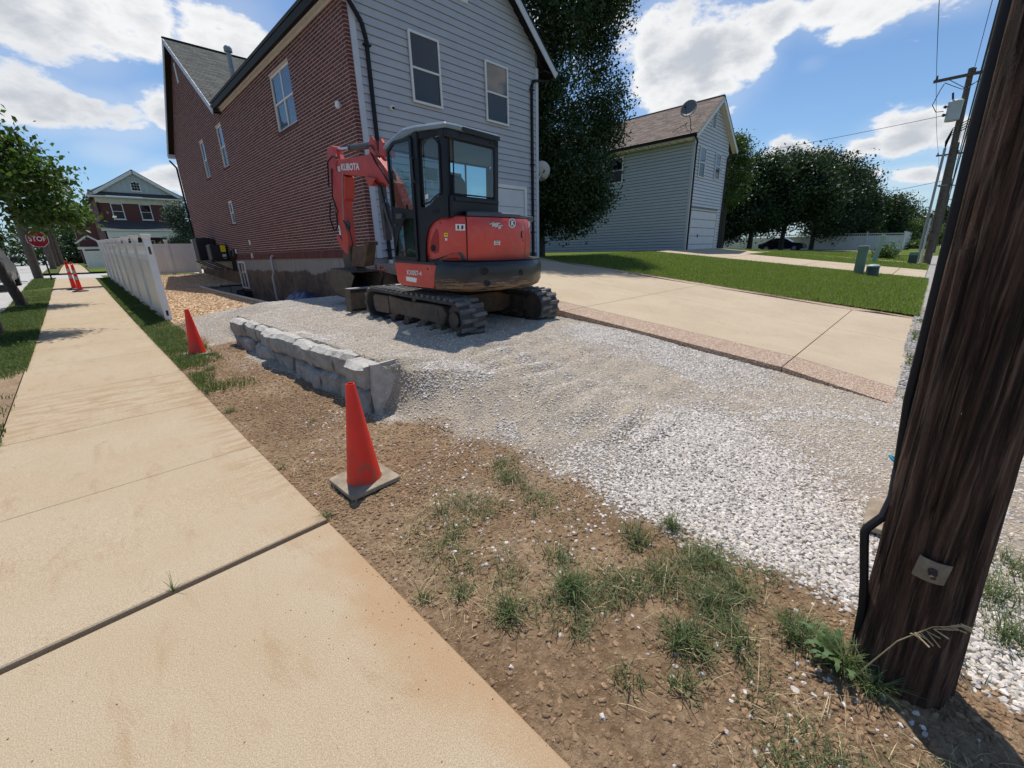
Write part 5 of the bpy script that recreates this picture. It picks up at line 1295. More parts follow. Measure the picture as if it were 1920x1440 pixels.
# house on the far side between: dark porch house behind (brown shape)
# ------------------------------------------------------------------ white vinyl fences
def vfence(name, label, P0, P1, n, zf, hgt=1.72, m='vinyl', first=True, lattice=True, endpost=True, panel_m='vinyl_dirty', boards=9):
    P0, P1 = Vector(P0), Vector(P1); d = (P1-P0); L = d.length/n; u = d.normalized(); sd_ = Vector((-u.y, u.x))
    t = thing(name, label, 'fence', (P0.x, P0.y, zf(P0.x, P0.y)))
    def seg(mb, a, b, off, th, z0a, z0b, h0, h1):
        A, B = P0+u*a, P0+u*b; v = []
        for P, zz in ((A, z0a), (B, z0b)):
            for s_ in (off-th/2, off+th/2):
                for h in (h0, h1): v.append((P.x+sd_.x*s_, P.y+sd_.y*s_, zz+h))
        return mb.mesh(v, [(0, 1, 3, 2), (4, 6, 7, 5), (0, 4, 5, 1), (2, 3, 7, 6), (1, 5, 7, 3), (0, 2, 6, 4)])
    for i in range(n+1):
        P = P0+u*(i*L); z = zf(P.x, P.y); a = .064
        mb = MB().box(P.x-a, P.y-a, z-.1, P.x+a, P.y+a, z+hgt+.10)
        ob = obj('post', mb, m, t)
        q = MB(); z1 = z+hgt+.10
        for k, (aa, zz) in enumerate(((.066, 0), (.070, .03), (.092, .085), (.092, .10), (.085, .115))): q.v += [(P.x-aa, P.y-aa, z1+zz), (P.x+aa, P.y-aa, z1+zz), (P.x+aa, P.y+aa, z1+zz), (P.x-aa, P.y+aa, z1+zz)]
        for k in range(4):
            for c in range(4): q.f.append((k*4+c, k*4+(c+1) % 4, k*4+4+(c+1) % 4, k*4+4+c))
        q.f.append((16, 17, 18, 19)); obj('post_cap', q, 'trim_white' if m == 'vinyl' else m, ob)
        if i == n: break
        a0, b0 = i*L+.065, (i+1)*L-.065; Q = P0+u*((i+1)*L); z2 = zf(Q.x, Q.y)
        za = z+(z2-z)*.03; zb = z+(z2-z)*.97
        pn = obj('rail', seg(MB(), a0, b0, 0, .045, za, zb, .06, .20), m, t)
        obj('rail', seg(MB(), a0, b0, 0, .045, za, zb, hgt-.34 if lattice else hgt-.12, hgt-.22 if lattice else hgt), m, t)
        if lattice:
            obj('rail', seg(MB(), a0, b0, 0, .045, za, zb, hgt-.04, hgt+.04), m, t)
            q = MB()
            for k in range(16):
                w = a0+(b0-a0)*(k+.5)/16; q = seg(q, w-.02, w+.02, 0, .02, za+(zb-za)*(k+.5)/16, za+(zb-za)*(k+.5)/16, hgt-.22, hgt-.04)
            oo = obj('top_spindles', q, m, t); oo['kind'] = 'stuff'
        top = hgt-.34 if lattice else hgt-.12
        for k in range(boards):
            w0 = a0+(b0-a0)*k/boards; w1 = a0+(b0-a0)*(k+1)/boards-.006
            obj('board', seg(MB(), w0, w1, 0, .022+(.004 if k % 2 else 0), za+(zb-za)*(k+.5)/boards, za+(zb-za)*(k+.5)/boards, .20, top), panel_m, t)
    return t
zs_ = lambda x, y: float(max(z_street(y), .0))+.02
t = vfence('vinyl_fence', 'white vinyl privacy fence running along the sidewalk, row of capped posts', (1.265, 12.45), (1.265, 31.9), 8, lambda x, y: float(np.interp(y, [12, 20, 32], [.14, .36, .70])), 1.70, lattice=True)
# rail pockets left open on the first post
for z0, z1 in ((1.50, 1.66), (.15, .27)): obj('rail_pocket', MB().box(1.244, 12.3835, z0+.14, 1.286, 12.3855, z1+.14), 'rusty_steel' if z0 > 1 else 'interior_dark', t)
vfence('vinyl_fence', 'white vinyl fence panels crossing from the street fence to the brick house', (1.45, 31.2), (5.25, 31.2), 3, lambda x, y: .73, 1.68, lattice=False, panel_m='vinyl')
vfence('vinyl_fence', 'small distant white fence beside the far brick house', (.95, 52), (2.7, 52), 1, lambda x, y: 1.02, 1.45, lattice=False, panel_m='vinyl', boards=12)
vfence('vinyl_fence', 'long white vinyl fence under the dark trees beyond the lawn', (67, 2.9), (67, 26), 7, lambda x, y: float(z_lawn(np.array(67.), np.array(y)))-.05, 1.9, panel_m='vinyl', boards=10)
vfence('vinyl_fence', 'end run of white fence along the far alley', (68.3, 2.9), (86, 2.9), 6, lambda x, y: float(z_lawn(np.array(67.), np.array(y)))+.0, 1.85, panel_m='vinyl', boards=8)
vfence('vinyl_fence', 'far white fence glimpsed behind the utility pole', (100, 1.5), (100, 9), 3, lambda x, y: .75, 1.7, lattice=False, panel_m='vinyl', boards=8)
sh = thing('garden_shed', 'small pale shed with white panels under the trees behind the car', 'shed', (54, 18.2, .9))
for k in range(10): obj('board', MB().box(52.0+k*.5, 21.2, .5, 52.48+k*.5, 21.3, 2.35), 'siding_blue', sh)
obj('door', MB().box(54.3, 21.1, .6, 56.2, 21.19, 2.45), 'siding_white', sh); obj('wall', MB().box(51.9, 21.3, .5, 57.2, 23.5, 2.5), 'siding_blue', sh)
obj('roof', MB().mesh([(51.7, 21.0, 2.5), (57.4, 21.0, 2.5), (57.4, 22.4, 3.3), (51.7, 22.4, 3.3), (57.4, 23.8, 2.5), (51.7, 23.8, 2.5)], [(0, 1, 2, 3), (3, 2, 4, 5)]), 'shingle_dark', sh)

# ------------------------------------------------------------------ utility poles, wires
def upole(label, x, y, zb, h, rad, group=None, arm=None, m='pole_wood_grey', lean=(0, 0)):
    t = thing('utility_pole', label, 'utility pole', (x, y, zb), group)
    obj('shaft', MB().tube([(x, y, zb-.3), (x+lean[0]*.5, y+lean[1]*.5, zb+h*.5), (x+lean[0], y+lean[1], zb+h)], [rad, rad*.86, rad*.68], 14), m, t, smooth=True)
    if arm:
        za, hl = arm; cx_, cy_ = x+lean[0]*za/h, y+lean[1]*za/h
        obj('crossarm', MB().box(cx_-.22, cy_-hl, zb+za-.06, cx_-.10, cy_+hl, zb+za+.06), m, t)
        obj('arm_brace', MB().beam((cx_-.16, cy_-hl*.55, zb+za-.05), (cx_-.12, cy_, zb+za-.6), .03, .03).beam((cx_-.16, cy_+hl*.55, zb+za-.05), (cx_-.12, cy_, zb+za-.6), .03, .03), 'galv', t)
        for s_ in (-.92, -.1, .92): obj('insulator', MB().lathe((cx_-.16, cy_+hl*s_, zb+za+.06), [(.03, 0), (.06, .05), (.03, .1), (.055, .15), (.02, .2)], 8), 'hvac_black', t)
    return t
D0 = 33.0
up = upole('weathered grey utility pole with transformer, cross arm and conduit beside the alley', D0, .22, .16, 9.35, .17, None, (9.05, 1.30), lean=(.35, .28))
cxp, cyp = D0+.3, .45
obj('transformer', MB().lathe((cxp-.35, cyp+.28, 7.2), [(.24, 0), (.28, .03), (.28, .82), (.30, .86), (.22, .93), (.06, .97)], 18), 'grey_paint', up, smooth=True)
obj('bushing', MB().cyl((cxp-.5, cyp+.42, 8.15), (cxp-.55, cyp+.48, 8.45), .04, 8).cyl((cxp-.45, cyp+.58, 7.85), (cxp-.5, cyp+.68, 7.9), .06, 8).cyl((cxp-.45, cyp+.58, 7.5), (cxp-.5, cyp+.66, 7.52), .07, 8), 'hvac_black', up)
obj('conduit', MB().tube([(D0-.1, .62, .0), (D0-.05, .66, 3), (D0+.1, .70, 6.0)], .055, 8), 'galv', up, smooth=True)
obj('conduit', MB().tube([(D0-.25, .50, .0), (D0-.22, .53, 2.6)], .04, 8), 'grey_paint', up, smooth=True)
for z in (2.0, 4.2): obj('standoff', MB().beam((D0-.02, .25, z), (D0-.02, .70, z), .04, .04), 'galv', up)
obj('meter_box', MB().box(D0-.32, .05, 1.5, D0-.18, .42, 1.85), 'pole_wood_grey', up)
mb = MB()
for k in range(4): mb.tube([(D0+.1, .70, 6.0), (D0+.1, .66+.03*k, 6.3), (cxp-.1, cyp+.15, 6.6+.1*k), (cxp-.2, cyp-.25, 6.75+.12*k), (cxp-.2, cyp-.55, 7.0+.1*k)], .022, 5)
mb.tube([(cxp-.2, cyp+.9, 9.0), (cxp-.3, cyp+1.0, 8.7), (cxp-.3, cyp+1.15, 8.1), (cxp-.3, cyp+.95, 7.75), (cxp-.45, cyp+.66, 7.7)], .018, 5)
mb.tube([(cxp-.2, cyp+.9, 9.05), (cxp-.2, cyp+.2, 8.6), (cxp-.2, cyp-.8, 9.05)], .016, 5)
obj('drop_cables', mb, 'gutter_black', up, smooth=True)
poles = [(57, .15, .27), (92, .1, .5), (130, 0, .9), (175, -.2, 1.2)]
for k, (x, y, z) in enumerate(poles):
    upole(['second utility pole along the alley, mostly behind the transformer pole', 'third utility pole along the alley with a short cross arm', 'fourth small utility pole far along the alley', 'farthest tiny utility pole along the alley'][k], x, y, z, 9.3, .16, 'far poles along the alley', (8.4, 1.25), lean=(0, .3))
def wire(pts, sag, rad, name, label):
    mb = MB()
    for a, b in zip(pts[:-1], pts[1:]):
        a, b = Vector(a), Vector(b); n = 14
        mb.tube([a+(b-a)*(i/n)-Vector((0, 0, sag*4*(i/n)*(1-i/n))) for i in range(n+1)], rad, 5)
    return tag(obj(name, mb, 'gutter_black', smooth=True), label, 'wire')
za_ = 9.4
wire([(-30, 1.6, 9.6), (1.77, 1.25, 9.3), (D0+.2, 1.72, za_), (57, 1.5, 8.75), (92, 1.4, 9.0), (130, 1.3, 9.4)], .30, .011, 'power_line', 'left overhead power line running above the alley poles')
wire([(-30, .0, 9.9), (1.80, .05, 9.75), (D0+.3, .40, za_+.12), (57, .35, 8.8), (92, .3, 9.05), (130, .2, 9.4)], .30, .011, 'power_line', 'middle overhead power line on the alley pole tops')
wire([(-30, -1.0, 9.3), (1.8, -1.1, 9.3), (D0+.3, -.75, za_), (57, -.9, 8.75), (92, -1, 9.0)], .30, .011, 'power_line', 'right overhead power line on the alley cross arms')
wire([(1.80, -.02, 7.2), (D0+.25, .05, 6.9), (57, .1, 6.4), (92, .1, 6.6), (130, .1, 7)], .35, .035, 'telephone_cable', 'thick dark telephone cable strung along the alley poles')
wire([(1.82, .02, 6.3), (D0+.2, .12, 6.0), (57, .1, 5.6), (92, .1, 5.8)], .4, .022, 'telephone_cable', 'lower telephone cable strung along the alley poles')
wire([(D0+.2, .4, 7.6), (34, 24, 7.6)], .3, .012, 'service_wire', 'thin service wire crossing the sky behind the pale house')
wire([(57, .4, 6.6), (70, 30, 5.2)], .5, .02, 'service_wire', 'thin service wire in front of the dark trees')
# poles along the street
for k, (x, y, h) in enumerate(((-1.42, 34.0, 10), (-1.22, 55, 10), (-1.15, 68, 10), (-1.12, 84, 10), (-1.05, 104, 10), (-1.0, 130, 10))):
    upole(['nearest street utility pole, just left of the stop sign', 'second street utility pole, right behind the stop sign', 'third street utility pole beyond the corner', 'fourth street utility pole beyond the corner', 'fifth street utility pole, near the far trees', 'farthest street utility pole before the trees'][k], x, y, float(z_street(y))+.0, h, .19 if k == 0 else .22, 'utility poles along the street', (9.4, 1.2))
wire([(-1.3, -20, 9.0), (-1.42, 34.0, 9.6), (-1.22, 55, 10.4), (-1.15, 84, 10.6), (-1, 130, 10.8)], .4, .012, 'power_line', 'power line above the street poles')
wire([(-40, 80, 7.0), (60, 95, 8.2)], .5, .03, 'power_line', 'upper wire crossing the street beyond the corner')
wire([(-40, 84, 5.2), (60, 98, 6.4)], .5, .03, 'power_line', 'lower wire crossing the street beyond the corner')

# ------------------------------------------------------------------ stop sign
sx_, sy_ = -.90, 31.6; sz = float(z_street(sy_))
t = thing('stop_sign', 'red octagonal stop sign on a thin post at the street corner', 'stop sign', (sx_, sy_, sz))
obj('post', MB().box(sx_-.03, sy_-.03, sz-.3, sx_+.03, sy_+.03, sz+2.1), 'hvac_black', t)
def octa(r_, dy): return [(sx_+r_*math.cos(R(22.5+45*i)), sy_+dy, sz+1.98+r_*math.sin(R(22.5+45*i))) for i in range(8)]
rr = .40
obj('plate', MB().mesh(octa(rr, -.035)+octa(rr, -.031), [tuple(range(7, -1, -1)), tuple(range(8, 16))]+[(i, (i+1) % 8, (i+1) % 8+8, i+8) for i in range(8)]), 'sign_white', t)
obj('face', MB().mesh(octa(rr*.945, -.039)+octa(rr*.945, -.0355), [tuple(range(7, -1, -1)), tuple(range(8, 16))]+[(i, (i+1) % 8, (i+1) % 8+8, i+8) for i in range(8)]), 'sign_red', t)
M = Matrix.Translation(Vector((sx_, sy_-.042, sz+1.98))-ORG[t.name]) @ Matrix.Rotation(R(90), 4, 'X')
text('lettering', 'STOP', .31, .001, 'sign_white', t, M, .006, .80)
t = thing('round_sign', 'small round pale sign beyond the parked truck', 'sign', (-3.9, 52, 1.0)); obj('disc', MB().cyl((-3.9, 52, 2.1), (-3.9, 51.97, 2.1), .42, 16).box(-3.93, 52, .9, -3.87, 52.05, 2.1), 'white_label', t)

# ------------------------------------------------------------------ green cable pedestals and shrub
def zl(x, y): return float(z_lawn(np.array(float(x)), np.array(float(y))))
def ped(label, x, y, w, h, lean, m, cap='pedestal_pale', name='cable_pedestal', cat='utility pedestal', group='green utility pedestals on the lawn'):
    z = zl(x, y)+.02; t = thing(name, label, cat, (x, y, z), group, (lean[0], lean[1], 0))
    obj('body', MB().prism([(-w/2, 0), (w/2, 0), (w/2, h-.05), (w/2-.03, h), (-w/2+.03, h), (-w/2, h-.05)], 0, -w*.4, w*.4), m, t, local=True, bevel=.02)
    obj('cap', MB().prism([(-w/2-.012, h-.16), (w/2+.012, h-.16), (w/2+.012, h-.03), (w/2-.02, h+.02), (-w/2+.02, h+.02), (-w/2-.012, h-.03)], 0, -w*.4-.012, w*.4+.012), cap, t, local=True, bevel=.02)
    return t
ped('tall green utility pedestal at the front of the lawn, left of the round dark one', 20.7, 1.93, .30, .98, (0, 0), 'pedestal_green', 'pedestal_green')
rp = thing('round_pedestal', 'short round dark green utility drum with a pale lid on the lawn edge', 'utility pedestal', (20.2, 1.50, zl(20.2, 1.5)), 'green utility pedestals on the lawn')
obj('drum', MB().lathe((0, 0, 0), [(.19, -.02), (.185, .34), (.17, .36)], 22), 'pedestal_dark', rp, local=True, smooth=True); obj('lid', MB().lathe((0, 0, .34), [(.205, 0), (.20, .04), (.15, .075), (.05, .09)], 22), 'pedestal_pale', rp, local=True, smooth=True)
ped('thin pale green pedestal leaning to the right behind the round drum', 29.5, 2.24, .20, 1.35, (R(8), 0), 'pedestal_pale')
ped('squat dark pedestal near the path, right of the leafy shrub', 44, 2.15, .36, .55, (R(6), 0), 'pedestal_dark')
ped('thin grey post pedestal just behind the squat dark one', 46.5, 2.6, .22, 1.0, (R(4), 0), 'pedestal_pale')
ped('stubby dark pedestal left of the transformer pole', 31.2, .78, .36, .60, (0, 0), 'pedestal_dark', 'pedestal_green')
tag(obj('lawn_stake', MB().box(34.5, 3.25, zl(34.5, 3.3), 34.53, 3.31, zl(34.5, 3.3)+.25), 'trim_white'), 'tiny white marker stake in the lawn by the path', 'stake')

# ------------------------------------------------------------------ vehicles
def sedan(name, label, x, y, z, rot, m):
    t = thing(name, label, 'car', (x, y, z), None, (0, 0, rot)); L, Wd = 4.75, 1.82
    prof = [(-2.35, .32), (-2.38, .62), (-2.30, .86), (-1.75, 1.00), (-1.05, 1.38), (-.55, 1.45), (.15, 1.45), (.50, 1.36), (1.15, .98), (1.9, .88), (2.28, .72), (2.36, .5), (2.32, .28), (1.8, .22), (-1.9, .22)]
    mb = MB(); n = len(prof); secs = [(-1.0, .80), (-.9, .94), (-.72, 1.0), (0, 1.015), (.72, 1.0), (.9, .94), (1.0, .80)]
    for s_, k in secs:
        for u, v in prof:
            y_ = s_*Wd/2; shrink = 1.0
            if v > 1.0: y_ *= 1-(v-1.0)*.42
            mb.v.append((u*(.985 if abs(s_) == 1 else 1), y_, .60+(v-.60)*(k if v < .99 else 1-(1-k)*.12)))
    for i in range(len(secs)-1):
        for k in range(n): mb.f.append((i*n+k, (i+1)*n+k, (i+1)*n+(k+1) % n, i*n+(k+1) % n))
    mb.f.append(tuple(range(n))); mb.f.append(tuple(range(len(secs)*n-1, (len(secs)-1)*n-1, -1)))
    obj('body', mb, m, t, local=True, smooth=True)
    for s_ in (-1, 1):
        yy = s_*.865
        for q in ([(-1.0, 1.02), (-.92, 1.33), (-.40, 1.37), (-.38, 1.02)], [(-.32, 1.02), (-.34, 1.37), (.22, 1.37), (.82, 1.03)]):
            obj('side_window', MB().poly([(a, yy-(b-1.0)*.36*s_+.014*s_, b) for a, b in (q if s_ < 0 else q[::-1])]), 'interior_dark', t, local=True)
        for wx in (-1.42, 1.45):
            wh = obj('wheel', MB().cyl((wx, s_*.72, .33), (wx, s_*.93, .33), .33, 22), 'tyre', t, local=True)
            obj('rim', MB().cyl((wx, s_*.925, .33), (wx, s_*.942, .33), .22, 14), 'rim', wh, local=True)
        obj('headlight', MB().box(2.12, s_*.62-.12, .62, 2.31, s_*.62+.12, .74), 'grey_paint', t, local=True)
        obj('tail_light', MB().box(-2.38, s_*.66-.14, .72, -2.25, s_*.66+.14, .84), 'tail_red', t, local=True)
        obj('mirror', MB().box(.62, s_*.93-.09, 1.0, .74, s_*.93+.09, 1.12), m, t, local=True, bevel=.02)
    for q in ([(.22, .62, 1.42), (.22, -.62, 1.42), (1.05, -.74, 1.02), (1.05, .74, 1.02)], [(-1.0, .64, 1.40), (-1.70, .72, 1.03), (-1.70, -.72, 1.03), (-1.0, -.64, 1.40)]):
        obj('windscreen', MB().poly([(a, b, c+.022) for a, b, c in q]), 'interior_dark', t, local=True)
    return t
sedan('parked_car', 'dark navy blue sedan parked under the trees by the white fence', 60, 13.3, .66, R(-90), 'car_navy')
sedan('parked_car', 'pale silver car far along the alley beside the big pole', 84, -2.6, .42, R(188), 'car_silver')
def truck():
    t = thing('parked_truck', 'silver grey pickup or sport utility vehicle parked at the kerb, seen from behind', 'truck', (-2.95, 27.5, float(z_street(27.5))-.12))
    W_ = .98
    prof = [(0.0, .45), (-.03, .72), (.02, 1.15), (.14, 1.72), (.35, 1.86), (3.1, 1.86), (3.65, 1.25), (4.75, 1.12), (4.9, .8), (4.9, .42), (0.05, .36)]
    mb = MB(); n = len(prof); secs = [(-1, .93), (-.9, 1), (0, 1.01), (.9, 1), (1, .93)]
    for s_, k in secs:
        for y_, v in prof: mb.v.append((s_*W_*(1-max(0, v-1.15)*.22), y_+(0 if abs(s_) < 1 else .04), .9+(v-.9)*(k if abs(s_) == 1 else 1)))
    for i in range(len(secs)-1):
        for k in range(n): mb.f.append((i*n+k, i*n+(k+1) % n, (i+1)*n+(k+1) % n, (i+1)*n+k))
    mb.f.append(tuple(range(n-1, -1, -1))); mb.f.append(tuple(range((len(secs)-1)*n, len(secs)*n)))
    obj('body', mb, 'car_grey', t, local=True, smooth=True)
    obj('rear_window', MB().poly([(-.68, .012, 1.22), (.68, .012, 1.22), (.62, .135, 1.68), (-.62, .135, 1.68)]), 'interior_dark', t, local=True)
    obj('bumper', MB().box(-.95, -.16, .48, .95, .02, .70), 'rim', t, local=True, bevel=.03); obj('number_plate', MB().box(-.16, -.05, .82, .16, -.035, .98), 'white_label', t, local=True)
    for s_ in (-1, 1):
        obj('tail_light', MB().box(s_*.80-.11, -.045, .86, s_*.80+.11, .05, 1.12), 'tail_red', t, local=True, bevel=.02)
        obj('mirror', MB().box(s_*1.12-.12, 2.9, 1.22, s_*1.12+.12, 3.0, 1.42), 'hvac_black', t, local=True, bevel=.03)
        obj('side_window', MB().poly([(s_*.905, .5, 1.28), (s_*.905, 3.0, 1.28), (s_*.84, 2.8, 1.70), (s_*.84, .6, 1.70)]), 'interior_dark', t, local=True)
        for y_ in (.95, 3.95):
            wh = obj('wheel', MB().cyl((s_*.78, y_, .38), (s_*1.0, y_, .38), .39, 22), 'tyre', t, local=True); obj('rim', MB().cyl((s_*.99, y_, .38), (s_*1.01, y_, .38), .22, 14), 'rim', wh, local=True)
truck()

# ------------------------------------------------------------------ trees
def leaves(name, centers, radii, n, size, m, parent, seed, shell=.55, flat=0.8, droop=.3, pull=.72):
    """n leaf quads in and round a set of clumps (ellipsoids)"""
    g = np.random.default_rng(seed); C = np.array(centers, float); Rr = np.array(radii, float)
    if Rr.ndim == 1: Rr = np.stack([Rr, Rr, Rr*flat], -1)
    vol = (Rr.prod(1))**(2/3); k = g.choice(len(C), n, p=vol/vol.sum())
    d = g.normal(size=(n, 3)); d /= np.linalg.norm(d, axis=1)[:, None]
    rad = shell+(1-shell)*g.random(n)**.6; rad *= 1+.10*g.normal(size=n)
    P = C[k]+d*Rr[k]*rad[:, None]
    # twig clusters: pull leaves towards sub-centres so that gaps open
    nc = max(8, n//26); cc = P[g.choice(n, nc)]; q = g.integers(0, nc, n)
    P2 = cc[q]+g.normal(size=(n, 3))*np.array([1, 1, .75])*size*2.1
    P = np.where((g.random(n) < pull)[:, None], P2, P)
    nrm = d*.7+g.normal(size=(n, 3))*.75+np.array([0, 0, .5]); nrm /= np.linalg.norm(nrm, axis=1)[:, None]
    a = np.cross(nrm, g.normal(size=(n, 3))); a /= np.linalg.norm(a, axis=1)[:, None]; b = np.cross(nrm, a)
    s = size*(.6+.8*g.random(n))[:, None]
    V = np.stack([P-a*s*.5, P-b*s*.30+nrm*s*.06, P+a*s*.55-nrm*s*.10, P+b*s*.30+nrm*s*.06], 1).reshape(-1, 3)
    F = (np.arange(n)*4)[:, None]+np.array([[0, 1, 2, 3]])
    return mesh_np(name, V-np.array(ORG[parent.name]), F, m, parent)
def limbs(mb, p, d, L, r_, depth, g, spread=.6, up=.25):
    p = Vector(p); d = Vector(d).normalized(); pts = [p]; q = p; dd = d
    for i in range(3):
        dd = (dd+Vector(g.normal(0, .12, 3).tolist())+Vector((0, 0, up*.15))).normalized(); q = q+dd*L/3; pts.append(q)
    mb.tube(pts, [r_, r_*.88, r_*.74, r_*.6], 7)
    if depth:
        for k in range(2 if depth < 2 else 3):
            nd = (dd+Vector(g.normal(0, spread, 3).tolist())+Vector((0, 0, up))).normalized(); limbs(mb, pts[-1-(k == 2)], nd, L*.72, r_*.58, depth-1, g, spread, up)
def tree(name, label, x, y, z, trunk_h, trunk_r, clumps, n, size, leafm, seed, cat='tree', group=None, bark='bark', crown_flat=.85, shell=.5, lean=(0, 0)):
    t = thing(name, label, cat, (x, y, z), group); g = np.random.default_rng(seed)
    mb = MB(); top = (x+lean[0], y+lean[1], z+trunk_h)
    mb.tube([(x, y, z-.2), (x+lean[0]*.05, y, z+.12), (x+lean[0]*.5, y+lean[1]*.5, z+trunk_h*.5), top], [trunk_r*1.5, trunk_r*1.05, trunk_r*.9, trunk_r*.75], 10)
    for k in range(5):
        a = 2*math.pi*k/5+g.random(); limbs(mb, top, (math.cos(a)*.8, math.sin(a)*.8, .8), min(trunk_h*.38, 1.6)*(.8+.4*g.random()), trunk_r*.45, 1, g)
    obj('trunk', mb, bark, t, smooth=True)
    c = [(x+a, y+b, z+h) for a, b, h, _ in clumps]; r_ = [q[3] for q in clumps]
    leaves('crown', c, r_, n, size, leafm, t, seed, shell, crown_flat)
    return t
def blob(g, n, cx, cy, z0, z1, rfun, rc):
    """clumps filling a crown outline: rfun(h 0..1) -> radius"""
    out = []
    for i in range(n):
        h = (i+.5)/n; hz = z0+(z1-z0)*h; rr = rfun(h); a = g.random()*6.283; q = rr*math.sqrt(g.random())*.9
        out.append((cx+q*math.cos(a), cy+q*math.sin(a), hz, rc*(.75+.5*g.random())*(.6+.4*min(1, rr/2.2))))
    return out
g = np.random.default_rng(21)
# big dark tree between the houses
bx, by = 14.1, 12.1
cl = blob(g, 64, 0, 0, 2.3, 15.0, lambda h: 2.75*(1-abs(h-.45)**1.6*1.0) if h < .85 else 2.0, 1.05)
cl += [(-.6, -1.7, 2.3, .75), (1.3, -1.3, 2.4, .8), (2.4, -1.0, 3.0, .75), (.4, -2.1, 3.2, .9), (-1.6, -1.0, 2.5, .8), (2.9, -.2, 4.4, .9), (2.6, -1.6, 5.6, .9), (3.1, .2, 7.5, .9), (2.9, -1.0, 9.4, .9), (1.0, -1.9, 2.1, .55), (-.2, -1.4, 1.75, .5), (.8, -1.2, 3.0, 1.0), (1.9, -1.2, 3.9, 1.0), (2.2, -1.8, 4.6, .7), (1.7, -1.6, 2.6, .6), (3.0, -1.0, 6.5, .9), (3.1, -.9, 5.2, .8), (-.9, -1.8, 3.0, .8), (2.3, -1.0, 10.8, 1.0), (2.6, -.6, 12.2, .9)]
cl += [(.65*t_, -.76*t_, h_, .72) for t_, h_ in ((-.4, 1.25), (.3, 1.3), (.9, 1.25), (1.5, 1.35), (2.0, 1.7), (2.5, 2.3), (.6, 1.9), (1.3, 2.0))]
tree('dark_tree', 'tall dense dark green tree standing between the grey gable and the pale house', bx, by, 1.2, 2.4, .22, cl, 190000, .105, 'leaf_big', 11, shell=.3)
# street maples at the left edge
m1 = [(-.9, .2, 3.1, .85), (.2, -.3, 3.4, .8), (.9, .2, 3.0, .65), (-.3, .6, 3.9, .7), (-.2, -.7, 3.1, .6), (-1.5, -.4, 2.6, .9), (.6, -.6, 2.75, .40), (1.45, -.2, 2.35, .42), (1.05, .3, 2.3, .36), (-1.9, .3, 3.5, .8), (-1.0, -.2, 4.1, .5), (-2.4, 0, 2.6, .9), (.15, -.1, 2.8, .42), (-1.1, -.6, 2.05, .6), (1.35, -.2, 3.0, .35), (1.0, -.3, 3.55, .35), (-2.0, -.3, 1.9, .7)]
tree('street_maple', 'nearer young street maple at the left edge, its trunk cut by the frame', -1.36, 13.0, .15, 2.0, .10, m1, 30000, .095, 'leaf_maple', 12, group='young maples on the verge', crown_flat=.62, shell=.2)
m2 = [(a*1.1, b, h*1.08+.2, c*1.15) for a, b, h, c in m1]
tree('street_maple', 'farther street maple with a slanting trunk beside the parked truck', -1.32, 19.2, .34, 2.1, .12, m2, 24000, .11, 'leaf_maple', 13, group='young maples on the verge', crown_flat=.65, shell=.2, lean=(-.35, 0))
# evergreen at the far brick house
tree('evergreen_tree', 'bushy grey-green evergreen between the far house and the brick wall', 7.3, 45.5, .9, 1.2, .14, blob(g, 26, 0, 0, .5, 4.9, lambda h: 1.5*(1-h*.75)+.2, .75), 16000, .12, 'leaf_ever', 14)
tree('evergreen_tree', 'rounded shrub-like tree at the corner of the far house', 9.3, 50, .9, .8, .14, blob(g, 20, 0, 0, .4, 3.0, lambda h: 1.6, .8), 9000, .12, 'leaf_light', 15)
# row of dark trees behind the pale house and the car
def rowtree(label, azd, D, zt, rad, n, m, seed, base=.7, size=.28, z0=1.8, tr=.26, sq=1.0, name='shade_tree'):
    x, y = D*math.sin(R(azd)), D*math.cos(R(azd)); g = np.random.default_rng(seed)
    cl = blob(g, 34, 0, 0, z0, zt-base-rad*.35, lambda h: rad*(1-max(0, h-.55)**1.3*1.1)*(.75+.25*min(1, h*4)), rad*.42)
    return tree(name, label, x, y, base, z0+.6, tr, cl, int(n*1.5), size*.78, m, seed, group='dark trees beyond the lawn', shell=.3)
rowtree('dark tree right behind the pale house', 71.3, 52, 9.6, 3.2, 24000, 'leaf_dark', 31, .9, .30)
rowtree('tree with its trunk showing left of the navy car', 74.3, 54, 10.2, 3.6, 32000, 'leaf_row', 32, .9, .30, 2.7)
rowtree('broad dark tree spreading over the navy car', 77.4, 58, 11.0, 4.4, 38000, 'leaf_row', 33, .75, .32, 3.2)
rowtree('tallest dense dark tree of the row beyond the lawn', 80.2, 66, 12.2, 4.7, 34000, 'leaf_dark', 34, .5, .34, 2.9)
rowtree('round dark tree over the white fence', 82.9, 74, 11.0, 3.7, 20000, 'leaf_dark', 35, .45, .34, 1.8)
rowtree('mid green tree with feathery top beyond the white fence', 85.2, 82, 8.2, 4.0, 18000, 'leaf_row', 36, .5, .34, 1.4)
rowtree('lighter green bushy tree at the end of the white fence', 84.0, 78, 4.9, 2.6, 9000, 'leaf_light', 37, .5, .30, 1.0)
rowtree('low brownish green tree beside the far alley', 87.3, 86, 4.9, 2.3, 9000, 'leaf_light', 38, .5, .28, 1.2)
rowtree('distant tree left of the transformer pole', 86.6, 112, 7.8, 4.0, 9000, 'leaf_row', 39, .6, .45, 1.5)
rowtree('distant tree beyond the alley end, seen right of the grey pole', 91.0, 115, 7.6, 3.4, 8000, 'leaf_row', 40, .9, .42, 1.5)
rowtree('distant rounded tree over the alley end', 89.6, 150, 8.0, 4.6, 8000, 'leaf_row', 41, 1.1, .6, 1.6)
rowtree('low hedge-like tree on the right of the alley', 90.75, 92, 3.6, 1.9, 8000, 'leaf_light', 42, .5, .26, .6)
